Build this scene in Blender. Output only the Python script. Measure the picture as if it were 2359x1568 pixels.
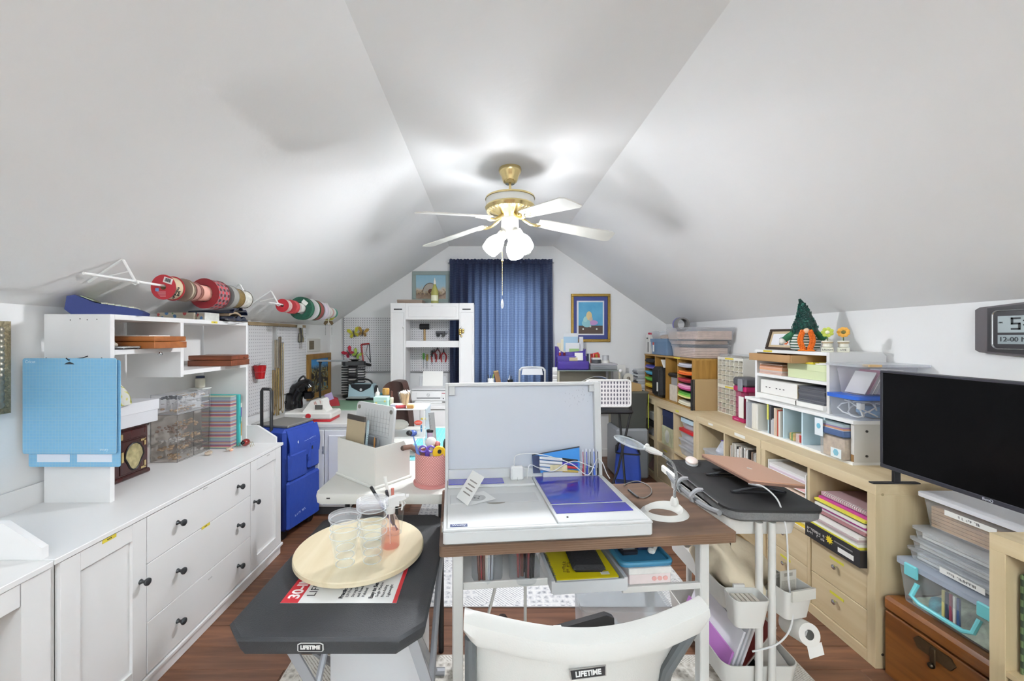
import bpy, bmesh, math, random
from mathutils import Matrix, Vector
random.seed(7)
R = math.radians
for _o in list(bpy.data.objects):
 bpy.data.objects.remove(_o)
SC = bpy.context.scene
COL = SC.collection
# camera (2359 x 1568 frame)
F, CX, CY, H = 920.0, 1124.0, 776.0, 1.41
cam_d = bpy.data.cameras.new('camera')
cam_d.sensor_width = 36.0
cam_d.lens = 36.0 * F / 2359.0
cam_d.shift_x = (2359 / 2 - CX) / 2359.0
cam_d.shift_y = -(1568 / 2 - CY) / 2359.0
cam_d.clip_start = 0.02
cam = bpy.data.objects.new('camera', cam_d)
COL.objects.link(cam)
cam.location = (0, 0, H)
cam.rotation_euler = (R(90), 0, 0)
SC.camera = cam
# daylight, exposure
wd = bpy.data.worlds.new('daylight')
SC.world = wd
wd.use_nodes = True
_bg = wd.node_tree.nodes['Background']
_bg.inputs[0].default_value = (0.86, 0.93, 1.0, 1)
_bg.inputs[1].default_value = 3.7
SC.view_settings.view_transform = 'Standard'
SC.view_settings.look = 'None'
SC.view_settings.gamma = 1.0
SC.view_settings.use_curve_mapping = False
SC.view_settings.exposure = 0.76
SC.cycles.max_bounces = 10
SC.cycles.diffuse_bounces = 6
SC.cycles.transparent_max_bounces = 24
SC.cycles.caustics_reflective = False
SC.cycles.caustics_refractive = False
SC.cycles.sample_clamp_indirect = 6.0
FAN_LIGHT = 16.0      # emission of the fan's glass shades
FAN_BULB = 34.0       # watts of each bulb in the shades
FAN_COLOR = (.95, .975, 1.0)
REAR_FILL_COLOR = (.83, .925, 1.0)
REAR_FILL = 165.0    # watts of the added fill uplight, unseen behind the camera
def PX(px, Y): return (px - CX) * Y / F
def PZ(py, Y): return H - (py - CY) * Y / F
def PY(py, z): return (H - z) * F / (py - CY)
def YX(px, X): return X * F / (px - CX)
# mesh builder
class G:
 def __init__(s):
  s.v = []; s.f = []; s.m = Matrix()
 def at(s, loc=(0, 0, 0), rz=0, rx=0, ry=0):
  s.m = Matrix.Translation(loc) @ Matrix.Rotation(rz, 4, 'Z') @ Matrix.Rotation(ry, 4, 'Y') @ Matrix.Rotation(rx, 4, 'X')
  return s
 def add(s, vs, fs):
  o = len(s.v)
  s.v += [s.m @ Vector(v) for v in vs]
  s.f += [tuple(i + o for i in f) for f in fs]
  return s
 def box(s, x0, x1, y0, y1, z0, z1, b=0.0):
  x0, x1 = min(x0, x1), max(x0, x1); y0, y1 = min(y0, y1), max(y0, y1); z0, z1 = min(z0, z1), max(z0, z1)
  if b <= 0:
   vs = [(x, y, z) for x in (x0, x1) for y in (y0, y1) for z in (z0, z1)]
   return s.add(vs, [(0, 1, 3, 2), (4, 6, 7, 5), (0, 4, 5, 1), (2, 3, 7, 6), (0, 2, 6, 4), (1, 5, 7, 3)])
  b = min(b, (x1 - x0) / 2.01, (y1 - y0) / 2.01, (z1 - z0) / 2.01)
  lo, hi = (x0, y0, z0), (x1, y1, z1)
  vs = []; idx = {}
  for c in range(8):
   sg = (c & 1, c >> 1 & 1, c >> 2 & 1)
   for a in range(3):
    p = []
    for k in range(3):
     e = hi[k] if sg[k] else lo[k]
     if k != a: e += -b if sg[k] else b
     p.append(e)
    idx[sg, a] = len(vs); vs.append(tuple(p))
  fs = []
  for a in range(3):
   k, l = (a + 1) % 3, (a + 2) % 3
   for sa in (0, 1):
    q = []
    for sk, sl in ((0, 0), (1, 0), (1, 1), (0, 1)):
     t = [0, 0, 0]; t[a] = sa; t[k] = sk; t[l] = sl
     q.append(idx[tuple(t), a])
    fs.append(tuple(q))
   for sk in (0, 1):
    for sl in (0, 1):
     t0 = [0, 0, 0]; t0[k] = sk; t0[l] = sl
     t1 = list(t0); t1[a] = 1
     fs.append((idx[tuple(t0), k], idx[tuple(t1), k], idx[tuple(t1), l], idx[tuple(t0), l]))
  for c in range(8):
   sg = (c & 1, c >> 1 & 1, c >> 2 & 1)
   fs.append((idx[sg, 0], idx[sg, 1], idx[sg, 2]))
  return s.add(vs, fs)
 def tube(s, pts, r, n=8, closed=False, cap=True):
  pts = [Vector(p) for p in pts]
  rs = r if isinstance(r, (list, tuple)) else [r] * len(pts)
  N = len(pts); vs = []; fs = []
  up = None
  for i, p in enumerate(pts):
   if closed: d = pts[(i + 1) % N] - pts[i - 1]
   else: d = pts[min(i + 1, N - 1)] - pts[max(i - 1, 0)]
   if d.length < 1e-9: d = Vector((0, 0, 1))
   d.normalize()
   if up is None:
    up = Vector((0, 0, 1)) if abs(d.z) < .9 else Vector((1, 0, 0))
   u = up - d * up.dot(d)
   if u.length < 1e-6: u = d.orthogonal()
   u.normalize(); up = u
   w = d.cross(u)
   for k in range(n):
    a = 2 * math.pi * k / n
    vs.append(tuple(p + (u * math.cos(a) + w * math.sin(a)) * rs[i]))
  M = N if closed else N - 1
  for i in range(M):
   j = (i + 1) % N
   for k in range(n):
    l = (k + 1) % n
    fs.append((i * n + k, i * n + l, j * n + l, j * n + k))
  if cap and not closed:
   fs.append(tuple(range(n))); fs.append(tuple((N - 1) * n + k for k in range(n)))
  return s.add(vs, fs)
 def cyl(s, p0, p1, r0, r1=None, n=16):
  return s.tube([p0, p1], [r0, r0 if r1 is None else r1], n)
 def lathe(s, prof, n=24, c=(0, 0, 0), cap=True):
  vs = []; fs = []
  for r, z in prof:
   for k in range(n):
    a = 2 * math.pi * k / n
    vs.append((c[0] + r * math.cos(a), c[1] + r * math.sin(a), c[2] + z))
  for i in range(len(prof) - 1):
   for k in range(n):
    l = (k + 1) % n
    fs.append((i * n + k, i * n + l, (i + 1) * n + l, (i + 1) * n + k))
  if cap:
   if prof[0][0] > 1e-5: fs.append(tuple(range(n)))
   if prof[-1][0] > 1e-5: fs.append(tuple((len(prof) - 1) * n + k for k in range(n)))
  return s.add(vs, fs)
 def sph(s, c, r, n=12, sc=(1, 1, 1)):
  m = n // 2; vs = []; fs = []
  for i in range(m + 1):
   t = math.pi * i / m
   for k in range(n):
    a = 2 * math.pi * k / n
    vs.append((c[0] + r * sc[0] * math.sin(t) * math.cos(a), c[1] + r * sc[1] * math.sin(t) * math.sin(a), c[2] + r * sc[2] * math.cos(t)))
  for i in range(m):
   for k in range(n):
    l = (k + 1) % n
    fs.append((i * n + k, i * n + l, (i + 1) * n + l, (i + 1) * n + k))
  return s.add(vs, fs)
 def prism(s, poly, a0, a1, ax='z'):
  n = len(poly)
  def mk(p, a):
   return (p[0], p[1], a) if ax == 'z' else ((p[0], a, p[1]) if ax == 'y' else (a, p[0], p[1]))
  vs = [mk(p, a0) for p in poly] + [mk(p, a1) for p in poly]
  fs = [tuple(range(n)), tuple(range(n, 2 * n))]
  for k in range(n):
   l = (k + 1) % n
   fs.append((k, l, n + l, n + k))
  return s.add(vs, fs)
 def surf(s, fn, nu, nv, thick=None):
  vs = [fn(i / nu, j / nv) for i in range(nu + 1) for j in range(nv + 1)]
  fs = [(i * (nv + 1) + j, (i + 1) * (nv + 1) + j, (i + 1) * (nv + 1) + j + 1, i * (nv + 1) + j + 1) for i in range(nu) for j in range(nv)]
  if thick:
   t = Vector(thick); o = len(vs)
   vs2 = [tuple(Vector(v) + t) for v in vs]
   fs2 = [tuple(k + o for k in f) for f in fs]
   rim = []
   for i in range(nu):
    for j in (0, nv):
     a, b = i * (nv + 1) + j, (i + 1) * (nv + 1) + j
     rim.append((a, b, b + o, a + o))
   for j in range(nv):
    for i in (0, nu):
     a, b = i * (nv + 1) + j, i * (nv + 1) + j + 1
     rim.append((a, b, b + o, a + o))
   vs += vs2; fs += fs2 + rim
  return s.add(vs, fs)
def rrect(x0, x1, y0, y1, r, n=4):
 out = []
 for cx, cy, a0 in ((x1 - r, y1 - r, 0), (x0 + r, y1 - r, 90), (x0 + r, y0 + r, 180), (x1 - r, y0 + r, 270)):
  for i in range(n + 1):
   a = R(a0 + 90 * i / n)
   out.append((cx + r * math.cos(a), cy + r * math.sin(a)))
 return out
def mesh_of(name, g):
 me = bpy.data.meshes.new(name)
 me.from_pydata([tuple(v) for v in g.v], [], g.f)
 bm = bmesh.new(); bm.from_mesh(me)
 bmesh.ops.recalc_face_normals(bm, faces=bm.faces)
 bm.to_mesh(me); bm.free()
 for p in me.polygons: p.use_smooth = True
 me.set_sharp_from_angle(angle=R(34))
 return me
def ob(name, g, mt, parent=None, label=None):
 o = bpy.data.objects.new(name, g if isinstance(g, bpy.types.Mesh) else mesh_of(name, g))
 if mt: 
  o.data.materials.clear(); o.data.materials.append(mt)
 COL.objects.link(o)
 if parent is not None: o.parent = parent
 if label: o['label'] = label
 return o
def tag(o, label, cat, group=None, kind=None):
 o['label'] = label; o['category'] = cat
 if group: o['group'] = group
 if kind: o['kind'] = kind
 return o
def T(name, label, cat, loc=(0, 0, 0), rz=0, group=None):
 o = bpy.data.objects.new(name, None); COL.objects.link(o)
 o.location = loc; o.rotation_euler = (0, 0, rz); o.empty_display_size = .05
 return tag(o, label, cat, group)
def S(name, label, cat, g, mt, group=None, loc=None, rz=0):
 o = ob(name, g, mt); tag(o, label, cat, group)
 if loc: o.location = loc; o.rotation_euler = (0, 0, rz)
 return o
def struct(name, g, mt, label=None):
 o = ob(name, g, mt); o['kind'] = 'structure'
 if label: o['label'] = label
 return o
def dup(root, loc, rz=0, label=None):
 r = root.copy(); COL.objects.link(r); r.location = loc; r.rotation_euler = (0, 0, rz)
 if label: r['label'] = label
 for ch in list(root.children):
  c = ch.copy(); COL.objects.link(c); c.parent = r
  for gch in list(ch.children):
   d = gch.copy(); COL.objects.link(d); d.parent = c
 return r
def lettering(txt, size, mtx, mt, parent=None, name='lettering', depth=.0006, align='CENTER', sx=1.0, bold=0.0):
 cu = bpy.data.curves.new('txt', 'FONT'); cu.body = txt; cu.size = size; cu.extrude = depth; cu.offset = bold
 cu.align_x = align; cu.align_y = 'CENTER'; cu.resolution_u = 3
 t = bpy.data.objects.new('txt', cu); COL.objects.link(t)
 bpy.context.view_layer.update()
 me = bpy.data.meshes.new_from_object(t.evaluated_get(bpy.context.evaluated_depsgraph_get()))
 bpy.data.objects.remove(t); bpy.data.curves.remove(cu)
 me.transform(mtx @ Matrix.Diagonal((sx, 1, 1, 1)))
 return ob(name, me, mt, parent)
def frame3(o, x, y):
 """matrix with origin o, local x along x, local y along y (text plane)."""
 x = Vector(x).normalized(); y = Vector(y); y = (y - x * y.dot(x)).normalized(); z = x.cross(y)
 m = Matrix((x, y, z)).transposed().to_4x4(); m.translation = Vector(o)
 return m
def glyphs(mtx, w, h, n, mt, parent, name='small_print', seed=1, rows=1, depth=.0006):
 """writing too small to read in the photograph: a row of letter-like strokes in the x-y plane of mtx"""
 rg = random.Random(seed); g = G(); g.m = mtx
 for r_ in range(rows):
  y0 = -h / 2 + h * r_ / rows; hh = h / rows * (.72 if rows > 1 else 1)
  for k in range(n):
   if rg.random() < .1: continue
   cw = w / n; x = -w / 2 + k * cw; st = cw * .2
   q = rg.randint(1, 14)
   if q & 1: g.box(x, x + st, y0, y0 + hh, 0, depth)
   if q & 2: g.box(x + cw * .55, x + cw * .55 + st, y0, y0 + hh, 0, depth)
   if q & 4: g.box(x, x + cw * .75, y0 + hh - st, y0 + hh, 0, depth)
   if q & 8: g.box(x, x + cw * .75, y0 + hh * .42, y0 + hh * .42 + st, 0, depth)
   if not q & 6: g.box(x, x + cw * .7, y0, y0 + st, 0, depth)
 o = ob(name, g, mt, parent); o['kind'] = 'stuff'
 return o
# materials
def lin(h):
 h = h.lstrip('#')
 c = [int(h[i:i + 2], 16) / 255 for i in (0, 2, 4)]
 return tuple(x / 12.92 if x <= .04045 else ((x + .055) / 1.055) ** 2.4 for x in c)
_MC = {}
def mat(hx, rough=.5, metal=0.0, noise=0.0, scale=30.0, bump=0.0, bscale=None, spec=.5, coat=0.0, stretch=None, sheen=0.0):
 key = (hx, rough, metal, noise, scale, bump, bscale, spec, coat, stretch, sheen)
 if key in _MC: return _MC[key]
 m = bpy.data.materials.new('m_' + hx.lstrip('#')); m.use_nodes = True
 nt = m.node_tree; p = nt.nodes['Principled BSDF']
 c = lin(hx)
 p.inputs['Base Color'].default_value = (*c, 1)
 p.inputs['Roughness'].default_value = rough
 p.inputs['Metallic'].default_value = metal
 p.inputs['Specular IOR Level'].default_value = spec
 p.inputs['Coat Weight'].default_value = coat
 p.inputs['Sheen Weight'].default_value = sheen
 if noise or bump:
  tc = nt.nodes.new('ShaderNodeTexCoord'); mp = nt.nodes.new('ShaderNodeMapping')
  nt.links.new(tc.outputs['Object'], mp.inputs[0])
  if stretch: mp.inputs['Scale'].default_value = stretch
  nz = nt.nodes.new('ShaderNodeTexNoise'); nz.inputs['Scale'].default_value = scale; nz.inputs['Detail'].default_value = 5
  nt.links.new(mp.outputs[0], nz.inputs['Vector'])
  if noise:
   mx = nt.nodes.new('ShaderNodeMix'); mx.data_type = 'RGBA'
   mx.inputs[6].default_value = (*[max(0, x * (1 - noise)) for x in c], 1)
   mx.inputs[7].default_value = (*[min(1, x * (1 + noise)) for x in c], 1)
   nt.links.new(nz.outputs[0], mx.inputs[0]); nt.links.new(mx.outputs[2], p.inputs['Base Color'])
  if bump:
   n2 = nz
   if bscale:
    n2 = nt.nodes.new('ShaderNodeTexNoise'); n2.inputs['Scale'].default_value = bscale; n2.inputs['Detail'].default_value = 4
    nt.links.new(mp.outputs[0], n2.inputs['Vector'])
   bp = nt.nodes.new('ShaderNodeBump'); bp.inputs['Strength'].default_value = bump; bp.inputs['Distance'].default_value = .01
   nt.links.new(n2.outputs[0], bp.inputs['Height']); nt.links.new(bp.outputs[0], p.inputs['Normal'])
 _MC[key] = m
 return m
def wood(h1, h2, axis='y', scale=6.0, rough=.45, coat=0.0, rnd=0.0):
 key = ('wood', h1, h2, axis, scale, rough, coat, rnd)
 if key in _MC: return _MC[key]
 m = bpy.data.materials.new('wood_' + h1.lstrip('#')); m.use_nodes = True
 nt = m.node_tree; p = nt.nodes['Principled BSDF']
 p.inputs['Roughness'].default_value = rough; p.inputs['Coat Weight'].default_value = coat
 tc = nt.nodes.new('ShaderNodeTexCoord'); mp = nt.nodes.new('ShaderNodeMapping')
 sc = {'x': (.7, 9, 9), 'y': (9, .7, 9), 'z': (9, 9, .7)}[axis]
 mp.inputs['Scale'].default_value = sc
 nt.links.new(tc.outputs['Object'], mp.inputs[0])
 oi = nt.nodes.new('ShaderNodeObjectInfo')
 va = nt.nodes.new('ShaderNodeVectorMath'); va.operation = 'ADD'
 vs = nt.nodes.new('ShaderNodeVectorMath'); vs.operation = 'SCALE'; vs.inputs[0].default_value = (13, 17, 11)
 nt.links.new(oi.outputs['Random'], vs.inputs['Scale']); nt.links.new(mp.outputs[0], va.inputs[0]); nt.links.new(vs.outputs[0], va.inputs[1])
 nz = nt.nodes.new('ShaderNodeTexNoise'); nz.inputs['Scale'].default_value = scale; nz.inputs['Detail'].default_value = 6; nz.inputs['Distortion'].default_value = .6
 nt.links.new(va.outputs[0], nz.inputs['Vector'])
 cr = nt.nodes.new('ShaderNodeValToRGB')
 cr.color_ramp.elements[0].position = .32; cr.color_ramp.elements[0].color = (*lin(h2), 1)
 cr.color_ramp.elements[1].position = .66; cr.color_ramp.elements[1].color = (*lin(h1), 1)
 nt.links.new(nz.outputs[0], cr.inputs[0])
 out = cr.outputs[0]
 if rnd:
  hv = nt.nodes.new('ShaderNodeHueSaturation')
  mr = nt.nodes.new('ShaderNodeMapRange'); mr.inputs[3].default_value = 1 - rnd; mr.inputs[4].default_value = 1 + rnd
  nt.links.new(oi.outputs['Random'], mr.inputs[0]); nt.links.new(mr.outputs[0], hv.inputs['Value']); nt.links.new(out, hv.inputs['Color'])
  out = hv.outputs[0]
 nt.links.new(out, p.inputs['Base Color'])
 bp = nt.nodes.new('ShaderNodeBump'); bp.inputs['Strength'].default_value = .06; bp.inputs['Distance'].default_value = .004
 nt.links.new(nz.outputs[0], bp.inputs['Height']); nt.links.new(bp.outputs[0], p.inputs['Normal'])
 _MC[key] = m
 return m
def clear(hx='#ffffff', body=.12, rough=.08, tint=None, edge=.35):
 """clear or frosted plastic / thin glass: a see-through layer with a glossy, slightly milky body."""
 key = ('clear', hx, body, rough, tint, edge)
 if key in _MC: return _MC[key]
 m = bpy.data.materials.new('clear_' + hx.lstrip('#')); m.use_nodes = True
 nt = m.node_tree; p = nt.nodes['Principled BSDF']
 p.inputs['Base Color'].default_value = (*lin(hx), 1); p.inputs['Roughness'].default_value = rough
 tr = nt.nodes.new('ShaderNodeBsdfTransparent'); tr.inputs[0].default_value = (*lin(tint or '#f4f6f8'), 1)
 lw = nt.nodes.new('ShaderNodeLayerWeight'); lw.inputs[0].default_value = .5
 pw = nt.nodes.new('ShaderNodeMath'); pw.operation = 'POWER'; pw.inputs[1].default_value = 3.0
 nt.links.new(lw.outputs['Facing'], pw.inputs[0])
 ma = nt.nodes.new('ShaderNodeMath'); ma.operation = 'MULTIPLY_ADD'; ma.inputs[1].default_value = edge; ma.inputs[2].default_value = body
 nt.links.new(pw.outputs[0], ma.inputs[0])
 mx = nt.nodes.new('ShaderNodeMixShader')
 nt.links.new(ma.outputs[0], mx.inputs[0]); nt.links.new(tr.outputs[0], mx.inputs[1]); nt.links.new(p.outputs[0], mx.inputs[2])
 nt.links.new(mx.outputs[0], nt.nodes['Material Output'].inputs[0])
 _MC[key] = m
 return m
def glow(hx, strength, rough=.3):
 m = bpy.data.materials.new('glow'); m.use_nodes = True
 p = m.node_tree.nodes['Principled BSDF']
 p.inputs['Base Color'].default_value = (*lin(hx), 1); p.inputs['Roughness'].default_value = rough
 p.inputs['Emission Color'].default_value = (*lin(hx), 1); p.inputs['Emission Strength'].default_value = strength
 return m
def nodes_of(name):
 m = bpy.data.materials.new(name); m.use_nodes = True
 nt = m.node_tree
 return m, nt, nt.nodes['Principled BSDF']
WHITE = mat('#eeeeec', .45, noise=.02, scale=8)
WHITE_LAM = mat('#ecebea', .38, noise=.015, scale=6)
WHITE_PLASTIC = mat('#dedcd6', .4, noise=.02, scale=12, bump=.05, bscale=260)
CREAM_PLASTIC = mat('#dcdbd5', .4)
BLACK = mat('#17171a', .45)
BLACK_GLOSS = mat('#0d0d10', .18)
DGREY = mat('#3a3b3e', .5)
STEEL = mat('#b9bcc0', .32, .85)
CHROME = mat('#d5d7da', .12, 1.0)
BRASS = mat('#d8c48e', .2, .9)
GOLD = mat('#a98a45', .35, .8, noise=.25, scale=60, bump=.4)
PAPER = mat('#ecebe6', .8)
YTAPE = mat('#dcc843', .6)
INK = mat('#2b2b30', .7)
CLEAR = clear()
FROST = clear('#e8eaee', .28, .35)
GLASS = clear('#dfeeea', .06, .03, '#f3f8f6', .55)
# the room
XL, XR, YB, YF = -1.862, 2.109, 4.72, -2.4
ZC, ZKL, ZKR, XCL, XCR = 2.482, 1.54, 1.56, -.4566, .7747
m_wall = mat('#efefee', .75, noise=.025, scale=2.2, bump=.10, bscale=26)
m_slope = mat('#eeeeed', .75, noise=.03, scale=1.6, bump=.13, bscale=18)
struct('wall_left', G().box(XL - .1, XL, YF, YB, 0, ZKL + .05), m_wall, 'low white knee wall under the sloped ceiling behind the sideboard')
struct('wall_right', G().box(XR, XR + .1, YF, YB, 0, ZKR + .05), m_wall, 'low white knee wall behind the row of birch bookcases')
WX0, WX1, WZ0, WZ1 = -.175, .665, .80, 2.06
g = G()
def gable_z(x):
 if x < XCL: return ZKL + (x - XL) * (ZC - ZKL) / (XCL - XL)
 if x > XCR: return ZKR + (XR - x) * (ZC - ZKR) / (XR - XCR)
 return ZC
g.prism([(XL, 0), (XCL, 0), (XCL, ZC), (XL, ZKL)], YB, YB + .12, 'y')
g.prism([(XCL, 0), (WX0, 0), (WX0, ZC), (XCL, ZC)], YB, YB + .12, 'y')
g.prism([(WX0, 0), (WX1, 0), (WX1, WZ0), (WX0, WZ0)], YB, YB + .12, 'y')
g.prism([(WX0, WZ1), (WX1, WZ1), (WX1, ZC), (WX0, ZC)], YB, YB + .12, 'y')
g.prism([(WX1, 0), (XCR, 0), (XCR, ZC), (WX1, ZC)], YB, YB + .12, 'y')
g.prism([(XCR, 0), (XR, 0), (XR, ZKR), (XCR, ZC)], YB, YB + .12, 'y')
struct('wall_back', g, m_wall, 'white gable wall with the curtained window')
struct('wall_front', G().prism([(XL, 0), (XR, 0), (XR, ZKR), (XCR, ZC), (XCL, ZC), (XL, ZKL)], YF - .1, YF, 'y'), m_wall)
def slab(p, q):
 d = Vector((q[0] - p[0], q[1] - p[1])).normalized(); n = Vector((-d.y, d.x)) * .08
 if n.y < 0: n = -n
 e = d * .0
 return G().prism([p, q, (q[0] + n.x, q[1] + n.y), (p[0] + n.x, p[1] + n.y)], YF - .1, YB + .12, 'y')
struct('ceiling_left', slab((XL, ZKL), (XCL, ZC)), m_slope, 'sloped white attic ceiling above the sideboard')
struct('ceiling_right', slab((XCR, ZC), (XR, ZKR)), m_slope, 'sloped white attic ceiling above the birch bookcases')
struct('ceiling', G().box(XCL, XCR, YF - .1, YB + .12, ZC, ZC + .08), m_slope, 'narrow flat white ceiling strip carrying the fan')
fl = struct('floor', G().box(XL, XR, YF, YB, -.05, -.012), mat('#2c1d14', .8), 'brown laminate plank floor')
pl_m = wood('#7d5640', '#5c3c2b', 'x', 4.0, .38, rnd=.16)
pw, plen = .128, 1.22
pmesh = mesh_of('plank', G().box(0, plen - .002, 0, pw - .002, -.012, 0, .0015))
row = 0; y = YF
while y < YB:
 x = XL - [0, .43, .81, .22][row % 4]
 while x < XR:
  if x >= XL and x + plen <= XR and y + pw <= YB:
   o = ob('plank', pmesh, None, fl); o.location = (x, y, 0)
   if not pmesh.materials: pmesh.materials.append(pl_m)
  else:
   a, b = max(x, XL), min(x + plen - .002, XR)
   if b - a > .01:
    o = ob('plank', G().box(a - x, b - x, 0, min(pw - .002, YB - y), -.012, 0, .0015), pl_m, fl); o.location = (x, y, 0)
  x += plen
 y += pw; row += 1
struct('baseboard_left', G().box(XL, XL + .012, YF, YB, 0, .09, .003), WHITE)
struct('baseboard_right', G().box(XR - .012, XR, YF, YB, 0, .09, .003), WHITE)
struct('baseboard_back', G().box(XL + .012, XR - .012, YB - .012, YB, 0, .09, .003), WHITE)
w = bpy.data.objects.new('window_1', None); COL.objects.link(w); w['kind'] = 'structure'; w['label'] = 'double hung white sash window behind the navy curtain'
def rect_frame(x0, x1, z0, z1, y0, y1, t):
 g = G(); g.box(x0, x1, y0, y1, z0, z0 + t); g.box(x0, x1, y0, y1, z1 - t, z1); g.box(x0, x0 + t, y0, y1, z0 + t, z1 - t); g.box(x1 - t, x1, y0, y1, z0 + t, z1 - t); return g
ob('window_frame', rect_frame(WX0, WX1, WZ0, WZ1, YB + .02, YB + .11, .045), WHITE, w)
zm = 1.565
ob('upper_sash', rect_frame(WX0 + .045, WX1 - .045, zm - .02, WZ1 - .045, YB + .07, YB + .10, .035), WHITE, w)
ob('lower_sash', rect_frame(WX0 + .045, WX1 - .045, WZ0 + .045, zm + .02, YB + .035, YB + .065, .04), WHITE, w)
ob('pane', G().box(WX0 + .08, WX1 - .08, YB + .083, YB + .087, zm + .015, WZ1 - .08), GLASS, w)
ob('pane', G().box(WX0 + .085, WX1 - .085, YB + .048, YB + .052, WZ0 + .085, zm - .02), GLASS, w)
ob('window_casing', rect_frame(WX0 - .07, WX1 + .07, WZ0 - .07, WZ1 + .07, YB - .018, YB - .0005, .07), WHITE, w)
m_cur, nt, p = nodes_of('navy_weave')
tc = nt.nodes.new('ShaderNodeTexCoord')
wv = []
for d in ('X', 'Z'):
 t = nt.nodes.new('ShaderNodeTexWave'); t.bands_direction = d; t.inputs['Scale'].default_value = 26 if d == 'Z' else 30; t.inputs['Distortion'].default_value = 2.0; t.inputs['Detail'].default_value = 3
 nt.links.new(tc.outputs['Object'], t.inputs['Vector']); wv.append(t)
ad = nt.nodes.new('ShaderNodeMath'); ad.operation = 'MULTIPLY'
nt.links.new(wv[0].outputs['Fac'], ad.inputs[0]); nt.links.new(wv[1].outputs['Fac'], ad.inputs[1])
mx = nt.nodes.new('ShaderNodeMix'); mx.data_type = 'RGBA'
mx.inputs[6].default_value = (*lin('#4c5c88'), 1); mx.inputs[7].default_value = (*lin('#b0bdd6'), 1)
nt.links.new(ad.outputs[0], mx.inputs[0])
tl = nt.nodes.new('ShaderNodeBsdfTranslucent'); nt.links.new(mx.outputs[2], tl.inputs[0])
p.inputs['Base Color'].default_value = (*lin('#262b45'), 1); p.inputs['Roughness'].default_value = .85
ms = nt.nodes.new('ShaderNodeMixShader'); ms.inputs[0].default_value = .5
nt.links.new(p.outputs[0], ms.inputs[1]); nt.links.new(tl.outputs[0], ms.inputs[2])
nt.links.new(ms.outputs[0], nt.nodes['Material Output'].inputs[0])
YCUR = 4.60
def curtain(x0, x1, label, ph):
 t = T('curtain', label, 'curtain', (0, YCUR, 0), group='navy window curtains')
 ztop, zb = 2.255, .45
 def fn(u, v):
  x = x0 + (x1 - x0) * u
  a = .013 + .018 * v
  k = 2 * math.pi / .085
  y = a * math.sin(k * x + ph + .8 * math.sin(7 * x)) + .012 * math.sin(k * .37 * x + 2 * ph)
  return (x + .012 * v * math.sin(9 * x + ph), y, ztop - (ztop - zb) * v)
 ob('cloth', G().surf(fn, 130, 14), m_cur, t)
 def hd(u, v):
  x = x0 + (x1 - x0) * u
  zz = 2.305 - .055 * v + (.004 * math.sin(160 * x + ph) + .003 * math.sin(71 * x) if v == 0 else 0)
  return (x, .015 * math.sin(math.pi * v) * -1 + .006 * math.sin(150 * x + ph) - .012, zz)
 g = G().surf(hd, 110, 4)
 def hd2(u, v):
  x, y, z = hd(u, v); return (x, .03 - y, z)
 g.surf(hd2, 110, 4)
 ob('rod_pocket', g, m_cur, t)
 return t
xa, xm, xb = PX(1036, YCUR), PX(1141, YCUR), PX(1272, YCUR)
curtain(xa, xm + .005, 'sheer navy curtain panel on the wall painting side of the window', .4)
curtain(xm - .01, xb, 'sheer navy curtain panel on the side of the gold framed picture', 1.9)
t = T('curtain_rod', 'thin white rod threaded through the navy curtain pockets', 'curtain rod', (0, 0, 0))
ob('rod', G().cyl((xa - .02, YCUR + .004, 2.278), (xb + .02, YCUR + .004, 2.278), .006, n=10), WHITE, t)
for x in (xa - .018, xb + .018):
 ob('bracket', G().box(x - .006, x + .006, YCUR, YB, 2.268, 2.29), WHITE, t)
# ceiling fan
FX, FY = .141, 2.542
fan = T('ceiling_fan', 'white five blade ceiling fan with brass trim and lit glass shades', 'ceiling fan', (FX, FY, ZC))
def zf(py): return PZ(py, FY) - ZC
ob('canopy', G().lathe([(.07, 0), (.073, -.012), (.068, -.03), (.055, -.05), (.048, -.075), (.044, -.085), (.03, -.098), (.012, -.1)], 32), BRASS, fan)
ob('downrod', G().cyl((0, 0, -.095), (0, 0, -.19), .0085), BRASS, fan)
ob('collar', G().lathe([(.014, -.15), (.018, -.155), (.018, -.172), (.013, -.178)], 16), BLACK, fan)
mh = ob('motor_housing', G().lathe([(.02, -.172), (.14, -.182), (.152, -.19), (.154, -.2), (.154, -.245), (.14, -.262)], 40), mat('#e4e3dc', .4), fan)
ob('brass_ring', G().lathe([(.13, -.179), (.156, -.187), (.159, -.197), (.156, -.2)], 40, cap=False), BRASS, mh)
ob('brass_ring', G().lathe([(.155, -.24), (.16, -.25), (.15, -.27), (.11, -.288), (.075, -.298), (.05, -.318), (.02, -.32)], 40, cap=False), BRASS, mh)
g = G()
for k in range(36):
 a = 2 * math.pi * k / 36
 g.at((0, 0, 0), a).box(.112, .15, -.003, .003, -.279, -.262)
ob('vent_ribs', g, mat('#e8dfc0', .3, .5), mh)
ob('switch_housing', G().lathe([(.04, -.31), (.055, -.315), (.056, -.375), (.052, -.385), (.046, -.40), (.044, -.425), (.03, -.437), (.012, -.44)], 28), mat('#ecebe4', .35), fan)
m_blade = mat('#d9d8d0', .45, noise=.02, scale=14)
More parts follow.
